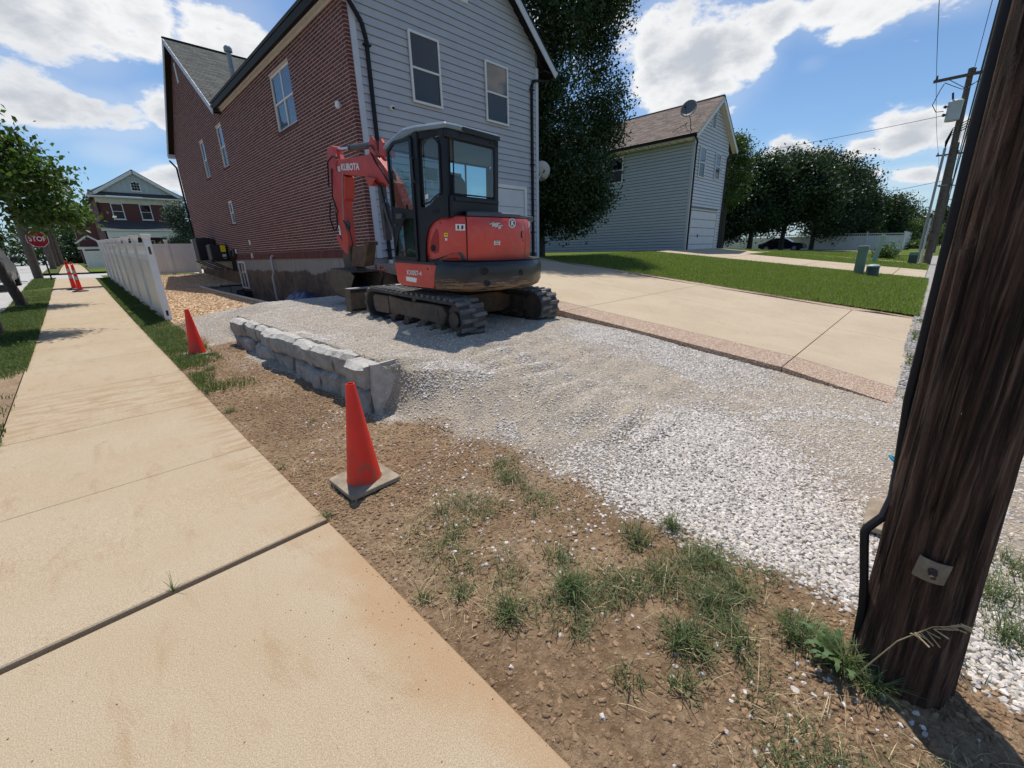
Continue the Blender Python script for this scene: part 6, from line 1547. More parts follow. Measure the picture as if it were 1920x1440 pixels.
rowtree('tree whose top shows above the brown roof', 66.2, 47, 11.4, 2.4, 12000, 'leaf_light', 43, .9, .24, 4)
rowtree('tree rising behind the right end of the pale house', 71.2, 44, 10.6, 1.6, 9000, 'leaf_light', 44, .9, .22, 4)
# shrubs
t = thing('leafy_shrub', 'leafy pale green shrub standing alone on the far lawn', 'shrub', (36.2, 2.30, .38)); leaves('foliage', [(36.2, 2.3, .75), (36.2, 2.0, .6), (36.3, 2.65, .6), (36.2, 2.3, 1.05)], [.42, .38, .38, .30], 1500, .11, 'leaf_light', t, 51, .2)
obj('stem', MB().tube([(36.2, 2.3, .3), (36.2, 2.3, .9)], .03, 6), 'bark', t)
t = thing('leafy_shrub', 'pale shrub at the foot of the low brownish tree by the alley', 'shrub', (74, 1.7, .4)); leaves('foliage', [(74, 1.7, .9), (74, 1.2, .7), (74.5, 2.4, .8)], [.7, .6, .6], 1300, .2, 'leaf_light', t, 52, .2)
# wooded edge far down the street
def wood(name, label, pts, n, size, m, seed):
    g = np.random.default_rng(seed); t = thing(name, label, 'trees', (pts[0][0], pts[0][1], 0))
    o = leaves('foliage_mass', [p[:3] for p in pts], [p[3] for p in pts], n, size, m, t, seed, .3, .9); o['kind'] = 'stuff'; t['kind'] = 'stuff'; return t
g = np.random.default_rng(8)
wood('far_woods', 'dark green wood along the far side of the street, left', [(-16-22*k/24+g.normal(0, 2), 80-1.2*k+g.normal(0, 3), 2.6+g.random()*2.4, 2.6+g.random()) for k in range(26)], 26000, .5, 'leaf_row', 61)
wood('far_woods', 'dark trees closing the end of the street behind the poles', [(-13+g.normal(0, 4.5), 120+g.normal(0, 6), 3+g.random()*3.2, 3.2+g.random()) for k in range(16)]+[(2.5+g.normal(0, 2.5), 132+g.normal(0, 5), 3+g.random()*5, 3.2+g.random()) for k in range(12)], 22000, .6, 'leaf_row', 62)
wood('far_woods', 'faint woods along the horizon past the alley end', [(150+60*g.random(), -30+60*k/18, 3+g.random()*1.5, 4.2) for k in range(18)], 9000, .9, 'leaf_row', 63)
wood('hedge', 'dark hedge below the wood on the far side of the street', [(-12.6, 45+3.2*k, 1.3+.3*g.random(), 1.4) for k in range(16)], 12000, .3, 'leaf_dark', 64)

# ------------------------------------------------------------------ grass
def roots(n, x0, x1, y0, y1, seed, zf, keep=None):
    g = np.random.default_rng(seed); P = np.stack([x0+(x1-x0)*g.random(n), y0+(y1-y0)*g.random(n)], -1)
    if keep is not None: P = P[keep(P[:, 0], P[:, 1]) > g.random(len(P))]
    return np.concatenate([P, zf(P[:, 0], P[:, 1])[:, None]], 1)
P = roots(165000, 11.44, 21.70, -.02, 10.8, 71, lambda X, Y: z_lawn(X, Y)+.0, lambda X, Y: np.clip(1.25-.05*(X-11), .35, 1)*np.clip(1.2-.06*Y, .45, 1))
tag(blades('lawn_grass', P, .075, .016, 'grass_lawn', .7, 1, 72), 'thick mown green grass of the neighbouring lawn', 'grass', kind='stuff')
P = roots(26000, 26.7, 31.9, .15, 7.4, 73, lambda X, Y: z_lawn(X, Y)+.01); P = np.concatenate([P, roots(30000, 33.1, 47.9, .15, 12, 74, lambda X, Y: z_lawn(X, Y)+.01)])
tag(blades('lawn_grass', P, .08, .03, 'grass_lawn', .7, 1, 75), 'mown grass beyond the neighbour\'s driveway', 'grass', kind='stuff')
vk = lambda X, Y: sst(-.22, .08, fbm(X, Y, 1.1, 4, .6)+.02)*(1-.75*((Y > 22) & (Y < 26)))*np.where(Y < 9, sst(-.14, .03, fbm(X, Y, .9, 3)), 1)
P = roots(110000, -1.62, -.79, 2.0, 34, 76, lambda X, Y: z_street(Y)+.01, lambda X, Y: vk(X, Y)*np.clip(1.25-.03*Y, .3, 1))
tag(blades('verge_grass', P, .065, .010, 'grass_verge', .9, 2, 77), 'patchy grass of the verge between sidewalk and street', 'grass', kind='stuff')
P = roots(52000, .70, 1.26, 5.6, 31, 78, lambda X, Y: np.maximum(z_street(Y), 0)+.01, lambda X, Y: sst(-.18, .08, fbm(X, Y, 1.6, 4)+np.clip((Y-8)*.03, -.1, .1))*np.clip(1.3-.03*Y, .35, 1))
tag(blades('edge_grass', P, .06, .009, 'grass_verge', .9, 2, 79), 'grass strip between the sidewalk and the white fence', 'grass', kind='stuff')
P = roots(7000, 5.3, 12.5, -.55, .0, 80, lambda X, Y: z_alley(X), lambda X, Y: sst(.02, .2, fbm(X, Y, 1.5, 3))*.8)
tag(blades('alley_grass', P, .06, .012, 'grass_verge', .9, 2, 81), 'weeds along the edge of the alley gravel', 'grass', kind='stuff')
# tufts on the bare soil
clumps = [(1.78, .86, .10, 170, .12), (1.26, .90, .075, 260, .15), (1.86, .52, .09, 150, .11), (1.50, .26, .08, 150, .11), (1.36, .40, .10, 300, .13), (.97, 1.03, .06, 110, .12), (.90, 1.26, .05, 60, .10), (1.15, 1.62, .09, 90, .09),
          (.72, 2.33, .035, 45, .09), (1.86, 1.98, .13, 150, .09), (1.74, 1.80, .12, 120, .09), (.765, 1.36, .035, 40, .10), (.78, 4.85, .05, 60, .11), (2.0, .76, .05, 120, .12), (1.06, .50, .07, 60, .08), (1.72, .12, .10, 160, .10), (1.60, .38, .11, 190, .12),
          (1.62, .64, .13, 180, .10), (1.40, 1.08, .10, 130, .10), (1.66, .0, .06, 120, .13), (1.30, .12, .09, 55, .07), (-.03, 2.277, .006, 7, .10), (1.22, 1.84, .05, 50, .09), (1.17, .34, .06, 70, .09), (2.48, -.45, .16, 420, .11), (2.75, -.62, .2, 420, .11), (2.2, -.50, .10, 200, .11), (1.95, -.30, .08, 120, .10), (1.64, -.06, .045, 200, .15), (1.60, -.14, .04, 120, .14), (1.66, .08, .06, 140, .12),
          (1.48, .70, .12, 130, .09), (1.75, .35, .08, 120, .11), (1.1, .75, .06, 50, .08), (1.25, 3.9, .05, 25, .07), (.85, 6.1, .07, 60, .08), (1.0, 6.9, .1, 120, .08), (.75, 3.2, .03, 25, .08)]
g = np.random.default_rng(90); Ps = []; Hs = []
for cx_, cy_, s_, n, h in clumps:
    n = int(n*1.15) if n > 10 else n
    p = g.normal(size=(n, 2))*s_*.55+np.array([cx_, cy_]); z = z_yard(p[:, 0], p[:, 1]) if cx_ > .5 else np.full(n, 0.0)
    Ps.append(np.concatenate([p, z[:, None]-.004], 1)); n_ = n; Hs.append(1.12*h*(.35+.85*g.random(n))*np.clip(1.1-np.hypot(p[:, 0]-cx_, p[:, 1]-cy_)/(s_*1.6), .35, 1))
tag(blades('soil_grass', np.concatenate(Ps), np.concatenate(Hs), .0042, 'grass_blade', 1.0, 4, 91), 'scattered dark green grass tufts on the bare soil', 'grass', kind='stuff')
gk = lambda X, Y: (1-m_gravel(X, Y))*sst(.0, .17, fbm(X, Y, 2.4, 4, .55)+.13*np.exp(-((X-1.55)/.42)**2-((Y-.50)/.50)**2)-.03)*sst(.80, 1.05, X)*sst(2.6, 1.4, Y)
P = roots(22000, .80, 2.05, -.5, 2.4, 94, lambda X, Y: z_yard(X, Y)-.003, gk)
tag(blades('soil_grass', P, .058, .0034, 'grass_blade', 1.3, 4, 95), 'thin patches of short grass growing through the soil', 'grass', kind='stuff')
P = roots(9000, .75, 2.1, -.6, 4.5, 92, lambda X, Y: z_yard(X, Y)+.004, lambda X, Y: (1-m_gravel(X, Y))*sst(-.05, .16, fbm(X, Y, 2.2, 4))*.8)
tag(blades('dry_straw', P, .038, .0022, 'straw', 2.2, 4, 93), 'dry straw and dead grass lying on the soil', 'straw', kind='stuff')
g = np.random.default_rng(97); Pq = np.concatenate(Ps); Pq = Pq[g.random(len(Pq)) < .09]
tag(blades('dead_grass', Pq, .07, .003, 'straw', 1.6, 4, 98), 'dead straw-coloured blades among the soil grass', 'grass', kind='stuff')
# leafy weed and seed stalks at the pole foot
t = thing('leafy_weed', 'bright green dandelion-like weed at the left foot of the big pole', 'weed', (1.63, -.02, .0))
mb = MB(); g = np.random.default_rng(17)
for k in range(13):
    a = 2.2+g.normal(0, 1.0); L = .07+.08*g.random(); w = .007+.008*g.random(); px_, py_ = 1.63+g.normal(0, .02), -.03+g.normal(0, .02); pts = []
    for i in range(9):
        u = i/8; q = (px_+math.cos(a)*L*u, py_+math.sin(a)*L*u, .02+.11*math.sin(u*2.1)*(L/.15)); ww = w*math.sin(math.pi*min(1, u*.93+.05))**.7*(1.35 if i % 2 else .7); pts.append((q, ww))
    b = len(mb.v)
    for (q, ww) in pts: mb.v += [(q[0]-math.sin(a)*ww, q[1]+math.cos(a)*ww, q[2]+ww*.3), (q[0]+math.sin(a)*ww, q[1]-math.cos(a)*ww, q[2]+ww*.3)]
    for i in range(8): mb.f.append((b+2*i, b+2*i+1, b+2*i+3, b+2*i+2))
obj('leaf', mb, 'weed_leaf', t)
t = thing('grass_stalk', 'long dry seed stalk leaning across the foot of the big pole', 'grass stalk', (1.60, -.10, .05))
obj('stem', MB().tube([(1.60, -.09, .02), (1.59, -.12, .13), (1.585, -.16, .26), (1.58, -.22, .37), (1.575, -.28, .42)], [.0022, .002, .0017, .0013, .001], 5), 'straw', t)
mb = MB(); g = np.random.default_rng(3)
for k in range(16):
    u = g.random(); b = Vector((1.583, -.18-.10*u, .31+.12*u)); e = b+Vector((g.normal(0, .01), -.02-.02*g.random(), g.normal(0, .018))); mb.tube([b, e], [.0012, .0024], 4)
obj('seed_head', mb, 'straw', t)

# ------------------------------------------------------------------ the excavator (local frame: x right, y forward, z up)
ex = thing('mini_excavator', 'red and black compact tracked excavator with enclosed cab parked on the stone pad', 'excavator', (4.24, 5.36, .46), None, (.0487, 0, .0138))
UP = Matrix.Rotation(R(4), 4, 'Z')
def e(name, mb, m, up=True, parent=ex, **k):
    if up: mb.xform(UP)
    return obj(name, mb, m, parent, local=True, **k)
# tracks
def track_pt(s, r_=.25, half=1.0):
    """point and outward normal at arc position s on the belt outline"""
    C_ = math.pi*r_; L = 2*(2*half)+2*C_; s %= L
    if s < 2*half: return (half-s, 0.0), (0, -1)
    s -= 2*half
    if s < C_: a = s/r_; return (-half-r_*math.sin(a), r_-r_*math.cos(a)), (-math.sin(a), -math.cos(a))
    s -= C_
    if s < 2*half: return (-half+s, 2*r_), (0, 1)
    s -= 2*half; a = s/r_; return (half+r_*math.sin(a), r_+r_*math.cos(a)), (math.sin(a), math.cos(a))
PER = 4.0+2*math.pi*.25
lug_me = None
for s_ in (-1, 1):
    x0, x1 = (-.98, -.58) if s_ < 0 else (.58, .98)
    mb = MB(); n = 96
    for i in range(n):
        (y, z), (ny_, nz_) = track_pt(PER*i/n)
        sag = 0
        for x, t_ in ((x0, .0), (x1, .0), (x1, .042), (x0, .042)): mb.v.append((x, y-ny_*(t_+.012), z-nz_*(t_+.012)))
    for i in range(n):
        a = i*4; b = ((i+1) % n)*4
        for k in range(4): mb.f.append((a+k, a+(k+1) % 4, b+(k+1) % 4, b+k))
    tr = e('track', mb, 'rubber', False, smooth=True)
    nl = 44
    for i in range(nl):
        for half in (0, 1):
            (y, z), (ny_, nz_) = track_pt(PER*(i+.5*half)/nl)
            xa, xb = (x0-.004, x0+.235) if half == 0 else (x1-.235, x1+.004)
            if lug_me is None:
                q = MB().mesh([(-.12, -.034, 0), (.12, -.028, 0), (.12, .036, 0), (-.12, .030, 0), (-.115, -.022, .034), (.112, -.016, .030), (.112, .024, .030), (-.115, .020, .034)], [(3, 2, 1, 0), (4, 5, 6, 7), (0, 1, 5, 4), (1, 2, 6, 5), (2, 3, 7, 6), (3, 0, 4, 7)])
                o = obj('track_lug', q, 'rubber_grey', tr, local=True); lug_me = o.data
            else: o = link('track_lug', lug_me, tr)
            ang = math.atan2(ny_, nz_)
            o.location = ((xa+xb)/2, y-ny_*.012, z-nz_*.012); o.rotation_euler = (-ang, 0, 0 if half == 0 else math.pi) if True else (0, 0, 0)
            if half: o.rotation_euler = (Matrix.Rotation(-ang, 3, 'X') @ Matrix.Rotation(math.pi, 3, 'Z')).to_euler()
    xi = -.955 if s_ < 0 else .955; xj = -.66 if s_ < 0 else .66
    prof = [(-.80, .17), (-.72, .105), (-.60, .155), (-.46, .16), (-.36, .10), (-.24, .155), (-.06, .16), (.04, .10), (.16, .155), (.32, .16), (.42, .10), (.54, .15), (.56, .42), (.30, .40), (.05, .385), (-.30, .395), (-.62, .41), (-.78, .40), (-.86, .30)]
    e('track_frame', MB().prism(prof, 0, xi, xj), 'muddy_steel', False, bevel=.018)
    for y in (-.70, -.32, .08, .46): e('roller', MB().cyl((xi*1.012, y, .10), (xj, y, .10), .062, 14), 'muddy_steel', False)
    e('drive_cover', MB().prism([(.58, .13), (.98, .12), (1.04, .2), (1.04, .36), (.98, .40), (.58, .41)], 0, xi, xj), 'muddy_steel', False, bevel=.02)
    sp = e('sprocket', MB().cyl((xi*.93, -1.0, .25), (xj, -1.0, .25), .185, 26).cyl((xi*.985, -1.0, .25), (xi*.9, -1.0, .25), .10, 16), 'muddy_steel', False)
    e('tension_cap', MB().cyl((xi*1.01, -.66, .31), (xi*.9, -.66, .31), .035, 12), 'rusty_steel', False)
    e('carrier_roller', MB().cyl((xi*.98, -.1, .43), (xj, -.1, .43), .045, 12), 'muddy_steel', False)
e('undercarriage', MB().prism([(-.62, .22), (-.45, .16), (.45, .16), (.62, .22), (.62, .40), (.35, .47), (-.35, .47), (-.62, .40)], 1, -.55, .60), 'rusty_steel', False, bevel=.03)
e('slew_ring', MB().lathe((0, 0, .46), [(.42, 0), (.46, .03), (.46, .12), (.40, .16)], 36), 'muddy_steel', False, smooth=True)
# dozer blade and its arms
e('dozer_blade', MB().prism([(1.98, .02), (1.86, .0), (1.80, .12), (1.79, .26), (1.86, .385), (1.93, .40), (1.88, .27), (1.89, .13)], 0, -.98, .98), 'muddy_steel', False, bevel=.008)
e('blade_top_edge', MB().box(-.985, 1.80, .385, .985, 1.93, .405), 'galv', False)
for x in (-.985, .965): e('blade_end_plate', MB().box(x, 1.77, .0, x+.02, 1.97, .40), 'muddy_steel', False)
for x in (-.35, .35): e('blade_arm', MB().beam((x, .6, .28), (x, 1.82, .22), .09, .13), 'muddy_steel', False)
e('blade_rib', MB().box(-.96, 1.775, .05, -.62, 1.80, .33), 'muddy_steel', False, bevel=.006)
# arcs in plan
HOOD = [(-.93, -.36), (-.93, -.62), (-.86, -.84), (-.70, -.99), (-.3, -1.10), (.15, -1.13), (.5, -1.03), (.72, -.82), (.80, -.5), (.80, .30)]
CW = [(-1.0, -.50), (-.985, -.78), (-.88, -.98), (-.66, -1.14), (-.2, -1.28), (.25, -1.29), (.62, -1.17), (.86, -.93), (.95, -.55), (.95, -.20)]
def arc(poly, n=60):
    P = np.array(poly); L = np.r_[0, np.cumsum(np.hypot(*np.diff(P, axis=0).T))]
    u = np.linspace(0, L[-1], n); Q = np.stack([np.interp(u, L, P[:, 0]), np.interp(u, L, P[:, 1])], -1)
    for _ in range(8): Q[1:-1] = (Q[:-2]+2*Q[1:-1]+Q[2:])/4
    return Q, np.r_[0, np.cumsum(np.hypot(*np.diff(Q, axis=0).T))]
HQ, HL = arc(HOOD); CQ, CL_ = arc(CW)
def at_arc(Q, L, u, off=0.0):
    x = np.interp(u, L, Q[:, 0]); y = np.interp(u, L, Q[:, 1]); x2 = np.interp(u+.02, L, Q[:, 0]); y2 = np.interp(u+.02, L, Q[:, 1]); x1 = np.interp(u-.02, L, Q[:, 0]); y1 = np.interp(u-.02, L, Q[:, 1])
    d = math.hypot(x2-x1, y2-y1) or 1; nx, ny = (y1-y2)/d*-1, (x1-x2)/d
    nx, ny = (y2-y1)/d, -(x2-x1)/d      # outward (to the right of travel)
    return x+nx*off, y+ny*off, nx, ny
def shell_arc(Q, L, u0, u1, prof, n=26, close=True):
    """prof: list of (offset, z); a skin following the plan curve"""
    mb = MB(); m_ = len(prof)
    for i in range(n+1):
        u = u0+(u1-u0)*i/n
        for off, z in prof:
            x, y, _, _ = at_arc(Q, L, u, off); mb.v.append((x, y, z))
    for i in range(n):
        for k in range(m_-1): mb.f.append((i*m_+k, (i+1)*m_+k, (i+1)*m_+k+1, i*m_+k+1))
    mb.f.append(tuple(range(m_))); mb.f.append(tuple(range((n+1)*m_-1, n*m_-1, -1)))
    return mb
# outward must point away from the centre: check once and flip sign if needed
_x, _y, _nx, _ny = at_arc(HQ, HL, 1.3)
SGN = 1 if (_nx*_x+_ny*_y) > 0 else -1
_at = at_arc
def at_arc(Q, L, u, off=0.0):
    x, y, nx, ny = _at(Q, L, u, 0); nx *= SGN; ny *= SGN; return x+nx*off, y+ny*off, nx, ny
# counterweight: bulged, scraped
cwp = [(-.30, .60), (-.10, .595), (-.035, .63), (-.005, .70), (.0, .80), (-.004, .90), (-.02, .955), (-.05, .985), (-.30, .995)]
cwo = e('counterweight', shell_arc(CQ, CL_, 0, CL_[-1], cwp, 46), 'scraped_black', smooth=True)
# flat dark top of the counterweight on the left and the raised notch
q = MB(); pts = [at_arc(CQ, CL_, u, -.03)[:2] for u in np.linspace(0, CL_[-1], 30)]
q.poly([(x, y, .99) for x, y in pts][::-1]); e('deck', q, 'black_steel')
for u, z, rx, rz in ((.79, .865, .052, .048), (1.40, .82, .026, .036), (.83, .705, .036, .033)):
    x, y, nx, ny = at_arc(CQ, CL_, u, .004); tx, ty = -ny, nx; q = MB()
    q.v = [(x+tx*rx*math.cos(a), y+ty*rx*math.cos(a), z+rz*math.sin(a)) for a in [2*math.pi*k/20 for k in range(20)]]+[(x-nx*.09+tx*rx*.8*math.cos(a), y-ny*.09+ty*rx*.8*math.cos(a), z+rz*.8*math.sin(a)) for a in [2*math.pi*k/20 for k in range(20)]]
    q.f = [tuple(range(20))]; e('recess', q, 'interior_dark')
    q = MB(); base = [(x+tx*rx*1.08*math.cos(a)+nx*.004, y+ty*rx*1.08*math.cos(a)+ny*.004, z+rz*1.08*math.sin(a)) for a in [2*math.pi*k/20 for k in range(21)]]
    e('recess_rim', q.tube(base, .004, 5), 'black_steel')
# side skirt (red) with model number
q = MB().prism([(-.56, .655), (-.545, .62), (.16, .615), (.24, .66), (.275, .93), (-.62, .93)], 0, -1.0, -.90)
e('side_skirt', q, 'machine_red', bevel=.02)
e('skirt_edge', MB().box(-.995, -.60, .925, -.90, .27, .955), 'black_steel')
e('deck_frame', MB().box(-.92, -.75, .62, .86, .22, .97).box(-.25, .22, .64, .80, .80, .96), 'black_steel', bevel=.02)
e('right_skirt', MB().prism([(-.3, .62), (.7, .62), (.8, .7), (.8, 1.35), (.5, 1.5), (-.3, 1.5)], 0, .80, .90), 'machine_red', bevel=.03)
# left engine cover, rear hood, right cover
hp = [(-.25, .985), (.0, .985), (.012, 1.10), (.010, 1.36), (-.002, 1.46), (-.035, 1.515), (-.08, 1.53), (-.25, 1.535)]
e('left_cover', shell_arc(HQ, HL, .0, .628, hp, 22), 'machine_red', smooth=True)
e('rear_hood', shell_arc(HQ, HL, .645, 1.66, hp, 30), 'machine_red', smooth=True)
e('right_cover', shell_arc(HQ, HL, 1.675, HL[-1], hp, 26), 'machine_red', smooth=True)
e('hood_core', shell_arc(HQ, HL, .02, HL[-1]-.02, [(-.4, .99), (-.02, .99), (-.02, 1.46), (-.06, 1.50), (-.4, 1.52)], 40), 'black_steel')
q = shell_arc(HQ, HL, .66, 1.64, [(-.5, 1.535), (-.045, 1.53), (-.055, 1.572), (-.09, 1.59), (-.5, 1.60)], 24); e('top_cover', q, 'dark_plastic', smooth=True)
q = shell_arc(HQ, HL, 1.66, HL[-1], [(-.5, 1.535), (-.05, 1.53), (-.06, 1.565), (-.10, 1.578), (-.5, 1.58)], 24); e('top_cover', q, 'dark_plastic', smooth=True)
e('engine_top', MB().box(.0, -.90, 1.50, .74, .30, 1.57), 'dark_plastic', bevel=.02)
def onhood(name, u, z, w, h, m, off=.016, Q=HQ, L=HL, tilt=0.0, parent=None):
    q = MB(); n = 5; rows = []
    for i in range(n+1):
        x, y, nx, ny = at_arc(Q, L, u-w/2+w*i/n, off)
        dz = tilt*(i/n-.5)*w
        q.v += [(x, y, z-h/2+dz), (x, y, z+h/2+dz)]
    for i in range(n): q.f.append((2*i, 2*i+2, 2*i+3, 2*i+1))
    return e(name, q, m)
onhood('warning_sticker', .58-.02, 1.39, .115, .075, 'white_label')
onhood('sticker_symbol', .535, 1.39, .022, .045, 'label_ink', .018); onhood('sticker_symbol', .585, 1.39, .026, .045, 'label_ink', .018, tilt=.4)
onhood('yellow_sticker', .375, 1.30, .05, .042, 'yellow_label'); onhood('sticker_symbol', .375, 1.302, .03, .012, 'label_ink', .018)
onhood('small_sticker', .375, 1.245, .03, .03, 'white_label')
for du, dz, w, h in ((.0, .0, .10, .038), (-.06, .008, .05, .014), (.05, .012, .06, .012), (.09, -.012, .07, .014), (.07, -.035, .045, .032), (.02, -.022, .05, .018), (-.03, .024, .03, .012)):
    onhood('torn_sticker', 1.04+du, 1.43+dz, w, h, 'dish_white', .0165+.0004*du*10, tilt=.2)
onhood('info_label', 1.07, 1.205, .10, .05, 'white_label'); onhood('label_lines', 1.07, 1.218, .07, .008, 'label_ink', .018); onhood('label_lines', 1.07, 1.20, .08, .005, 'label_ink', .018); onhood('label_lines', 1.07, 1.19, .06, .005, 'label_ink', .018)
onhood('brass_label', 1.59, 1.405, .05, .014, 'straw'); onhood('right_sticker', 1.80, 1.45, .045, .08, 'white_label'); onhood('right_sticker', 1.83, 1.36, .03, .05, 'dish_white')
# latch
x, y, nx, ny = at_arc(HQ, HL, 1.575, .014); onhood('latch_plate', 1.575, 1.31, .066, .092, 'black_steel', .0155); onhood('latch', 1.575, 1.31, .034, .07, 'machine_red', .022); onhood('lock', 1.60, 1.235, .02, .02, 'interior_dark', .018)
# round emblem with the letter K
u, z = 1.345, 1.455; x, y, nx, ny = at_arc(HQ, HL, u, .014); tx, ty = -ny*SGN*-1, nx*SGN*-1
tx, ty = (at_arc(HQ, HL, u+.02)[0]-at_arc(HQ, HL, u-.02)[0]), (at_arc(HQ, HL, u+.02)[1]-at_arc(HQ, HL, u-.02)[1]); dd = math.hypot(tx, ty); tx /= dd; ty /= dd
def disc(rx, rz, off, m, name, part=None, cx=0, cz=0, rng_=(0, 2*math.pi)):
    q = MB(); n = 28; q.v = [(x+nx*off+tx*(cx+rx*math.cos(a)), y+ny*off+ty*(cx+rx*math.cos(a)), z+cz+rz*math.sin(a)) for a in [rng_[0]+(rng_[1]-rng_[0])*k/n for k in range(n)]]; q.f = [tuple(range(n))]; return e(name, q, m)
disc(.068, .060, .002, 'white_label', 'emblem_ring'); disc(.056, .049, .0035, 'emblem_blue', 'emblem'); disc(.055, .048, .005, 'emblem_teal', 'emblem', rng_=(math.pi*1.05, math.pi*1.75))
MK = UP @ Matrix(((tx, 0, nx, x+nx*.007), (ty, 0, ny, y+ny*.007), (0, 1, 0, z-.002), (0, 0, 0, 1)))
text('emblem_letter', 'K', .088, .0008, 'white_label', ex, MK, .003, 1.0)
# air scoop in the left cover, rear lamp in its bezel
def blobon(name, pts, m, off, Q=HQ, L=HL):
    q = MB(); q.v = []
    for u_, z_ in pts:
        a, b, _, _ = at_arc(Q, L, u_, off); q.v.append((a, b, z_))
    q.f = [tuple(range(len(pts)))]; return e(name, q, m)
blobon('scoop', [(.10, 1.12), (.13, 1.08), (.19, 1.065), (.25, 1.09), (.265, 1.16), (.265, 1.27), (.25, 1.36), (.225, 1.37), (.17, 1.30), (.12, 1.21)], 'scoop_red', .0155)
blobon('scoop_hole', [(.165+.045*math.cos(a), 1.135+.042*math.sin(a)) for a in [k*math.pi/9 for k in range(18)]], 'interior_dark', .0175)
onhood('cover_edge', .006, 1.25, .012, .5, 'black_steel', .014)
for u_, z_ in ((.06, 1.30), (.30, 1.44), (.06, 1.03)): blobon('bolt', [(u_+.009*math.cos(a), z_+.013*math.sin(a)) for a in [k*math.pi/5 for k in range(10)]], 'hvac_black', .017)
blobon('lamp_bezel', [(.18, .99), (.62, .99), (.585, 1.075), (.545, 1.092), (.44, 1.075), (.32, 1.035)], 'dark_plastic', .017)
blobon('rear_lamp', [(.345, 1.005), (.565, 1.005), (.545, 1.06), (.515, 1.07), (.43, 1.055)], 'tail_red', .021)
# ---------------- cab
zt = 2.50
A0, B0, C0, D0_, E0 = (-.975, .27), (-.975, -.30), (-.865, -.74), (.02, -.80), (.02, .32)
ztop = lambda y: 2.50 if y < -.12 else 2.50-(y+.12)*.30
def post(name, p, zb, w, h, pt=None):
    pt = pt or p; e(name, MB().beam((p[0], p[1], zb), (pt[0], pt[1], ztop(pt[1])), w, h, (0, 1, 0)), 'cab_black', bevel=.015)
post('cab_post', (-.955, .255), .95, .05, .06); post('cab_post', (-.94, -.315), .95, .085, .10); post('cab_post', (-.845, -.70), 1.5, .11, .11); post('cab_post', (.0, -.765), 1.5, .09, .07); post('cab_post', (.0, .30), .95, .06, .06)
def rail(a, b, z0, z1, w=.05, h=.07): e('cab_rail', MB().beam((a[0], a[1], z0), (b[0], b[1], z1), w, h), 'cab_black', bevel=.012)
rail((-.955, .26), (-.955, -.12), 2.385, 2.465); rail((-.955, -.12), (-.94, -.3), 2.465, 2.465); rail((-.94, -.3), (-.845, -.71), 2.45, 2.44, .06, .10); rail((0, -.775), (0, .3), 2.46, 2.40); rail((0, .3), (-.955, .26), 2.375, 2.375)
# rear top trim with bolt dimples
e('rear_trim', MB().box(-.89, -.80, 2.385, .04, -.70, 2.485), 'cab_black', bevel=.02)
for x_ in (-.66, -.12, -.05): e('trim_bolt', MB().cyl((x_, -.806, 2.435), (x_, -.80, 2.435), .014, 10), 'interior_dark')
e('lifting_eye', MB().tube([(-.03+.028*math.cos(a), -.74, 2.52+.034*math.sin(a)) for a in [k*math.pi/6 for k in range(13)]], .009, 6), 'black_steel')
# roof: pale, chamfered, sloping down at the front
rp_ = [(-1.0, .31), (-1.0, -.33), (-.90, -.80), (-.72, -.83), (.03, -.84), (.06, .34)]
zr = lambda y, k: (2.535+k if y < -.10 else 2.535+k-(y+.10)*.33)
mb = MB(); ring0 = []; ring1 = []; ring2 = []
full_ = [(-1.0, .31), (-1.0, -.10), (-1.0, -.33), (-.90, -.80), (-.72, -.83), (.03, -.84), (.06, -.10), (.06, .34)]
for k, (sc_, dz_) in enumerate(((1.0, -.055), (1.0, -.02), (.95, .012), (.70, .030))):
    for x_, y_ in full_:
        cx_, cy_ = -.47, -.26; xx = cx_+(x_-cx_)*sc_; yy = cy_+(y_-cy_)*sc_; mb.v.append((xx, yy, zr(yy, dz_)))
n = len(full_)
for k in range(3):
    for i in range(n): mb.f.append((k*n+i, k*n+(i+1) % n, (k+1)*n+(i+1) % n, (k+1)*n+i))
mb.f.append(tuple(range(3*n, 4*n))); mb.f.append(tuple(range(n-1, -1, -1)))
e('roof', mb, 'roof_grey', bevel=.008)
e('roof_fascia', MB().box(-.66, -.846, 2.470, .02, -.836, 2.522), 'cab_black', bevel=.004)
e('roof_lining', MB().poly([(-.93, .25, 2.36), (-.93, -.7, 2.40), (0, -.74, 2.40), (0, .28, 2.36)]), 'headliner')
# rear wall and corner panels below the glass
e('rear_panel', MB().box(-.86, -.805, 1.50, .035, -.72, 1.765), 'cab_black', bevel=.02)
e('rear_ledge', MB().box(-.80, -.825, 1.70, .02, -.80, 1.745), 'cab_black', bevel=.008)
mb = MB(); a = Vector((-.985, -.345)); b = Vector((-.875, -.775))
def cp(t_, z, off=0.0):
    d = (b-a); nrm = Vector((d.y, -d.x)).normalized()*(1 if d.y < 0 else -1); nrm = Vector((-abs(nrm.x), -abs(nrm.y))); q = a+d*t_+nrm*off; return (q.x, q.y, z)
prof = [(0, .96), (.0, 1.64), (.22, 1.62), (.42, 1.66), (.60, 1.735), (.80, 1.765), (1, 1.77), (1, 1.50), (.72, 1.50), (.50, 1.46), (.30, 1.38), (.18, 1.25), (.14, 1.1), (.14, .96)]
v0 = [cp(t_, z, .012) for t_, z in prof]; v1 = [cp(t_, z, -.05) for t_, z in prof]; nn = len(prof)
e('corner_panel', MB().mesh(v0+v1, [tuple(range(nn)), tuple(range(2*nn-1, nn-1, -1))]+[(i, (i+1) % nn, (i+1) % nn+nn, i+nn) for i in range(nn)]), 'cab_black')
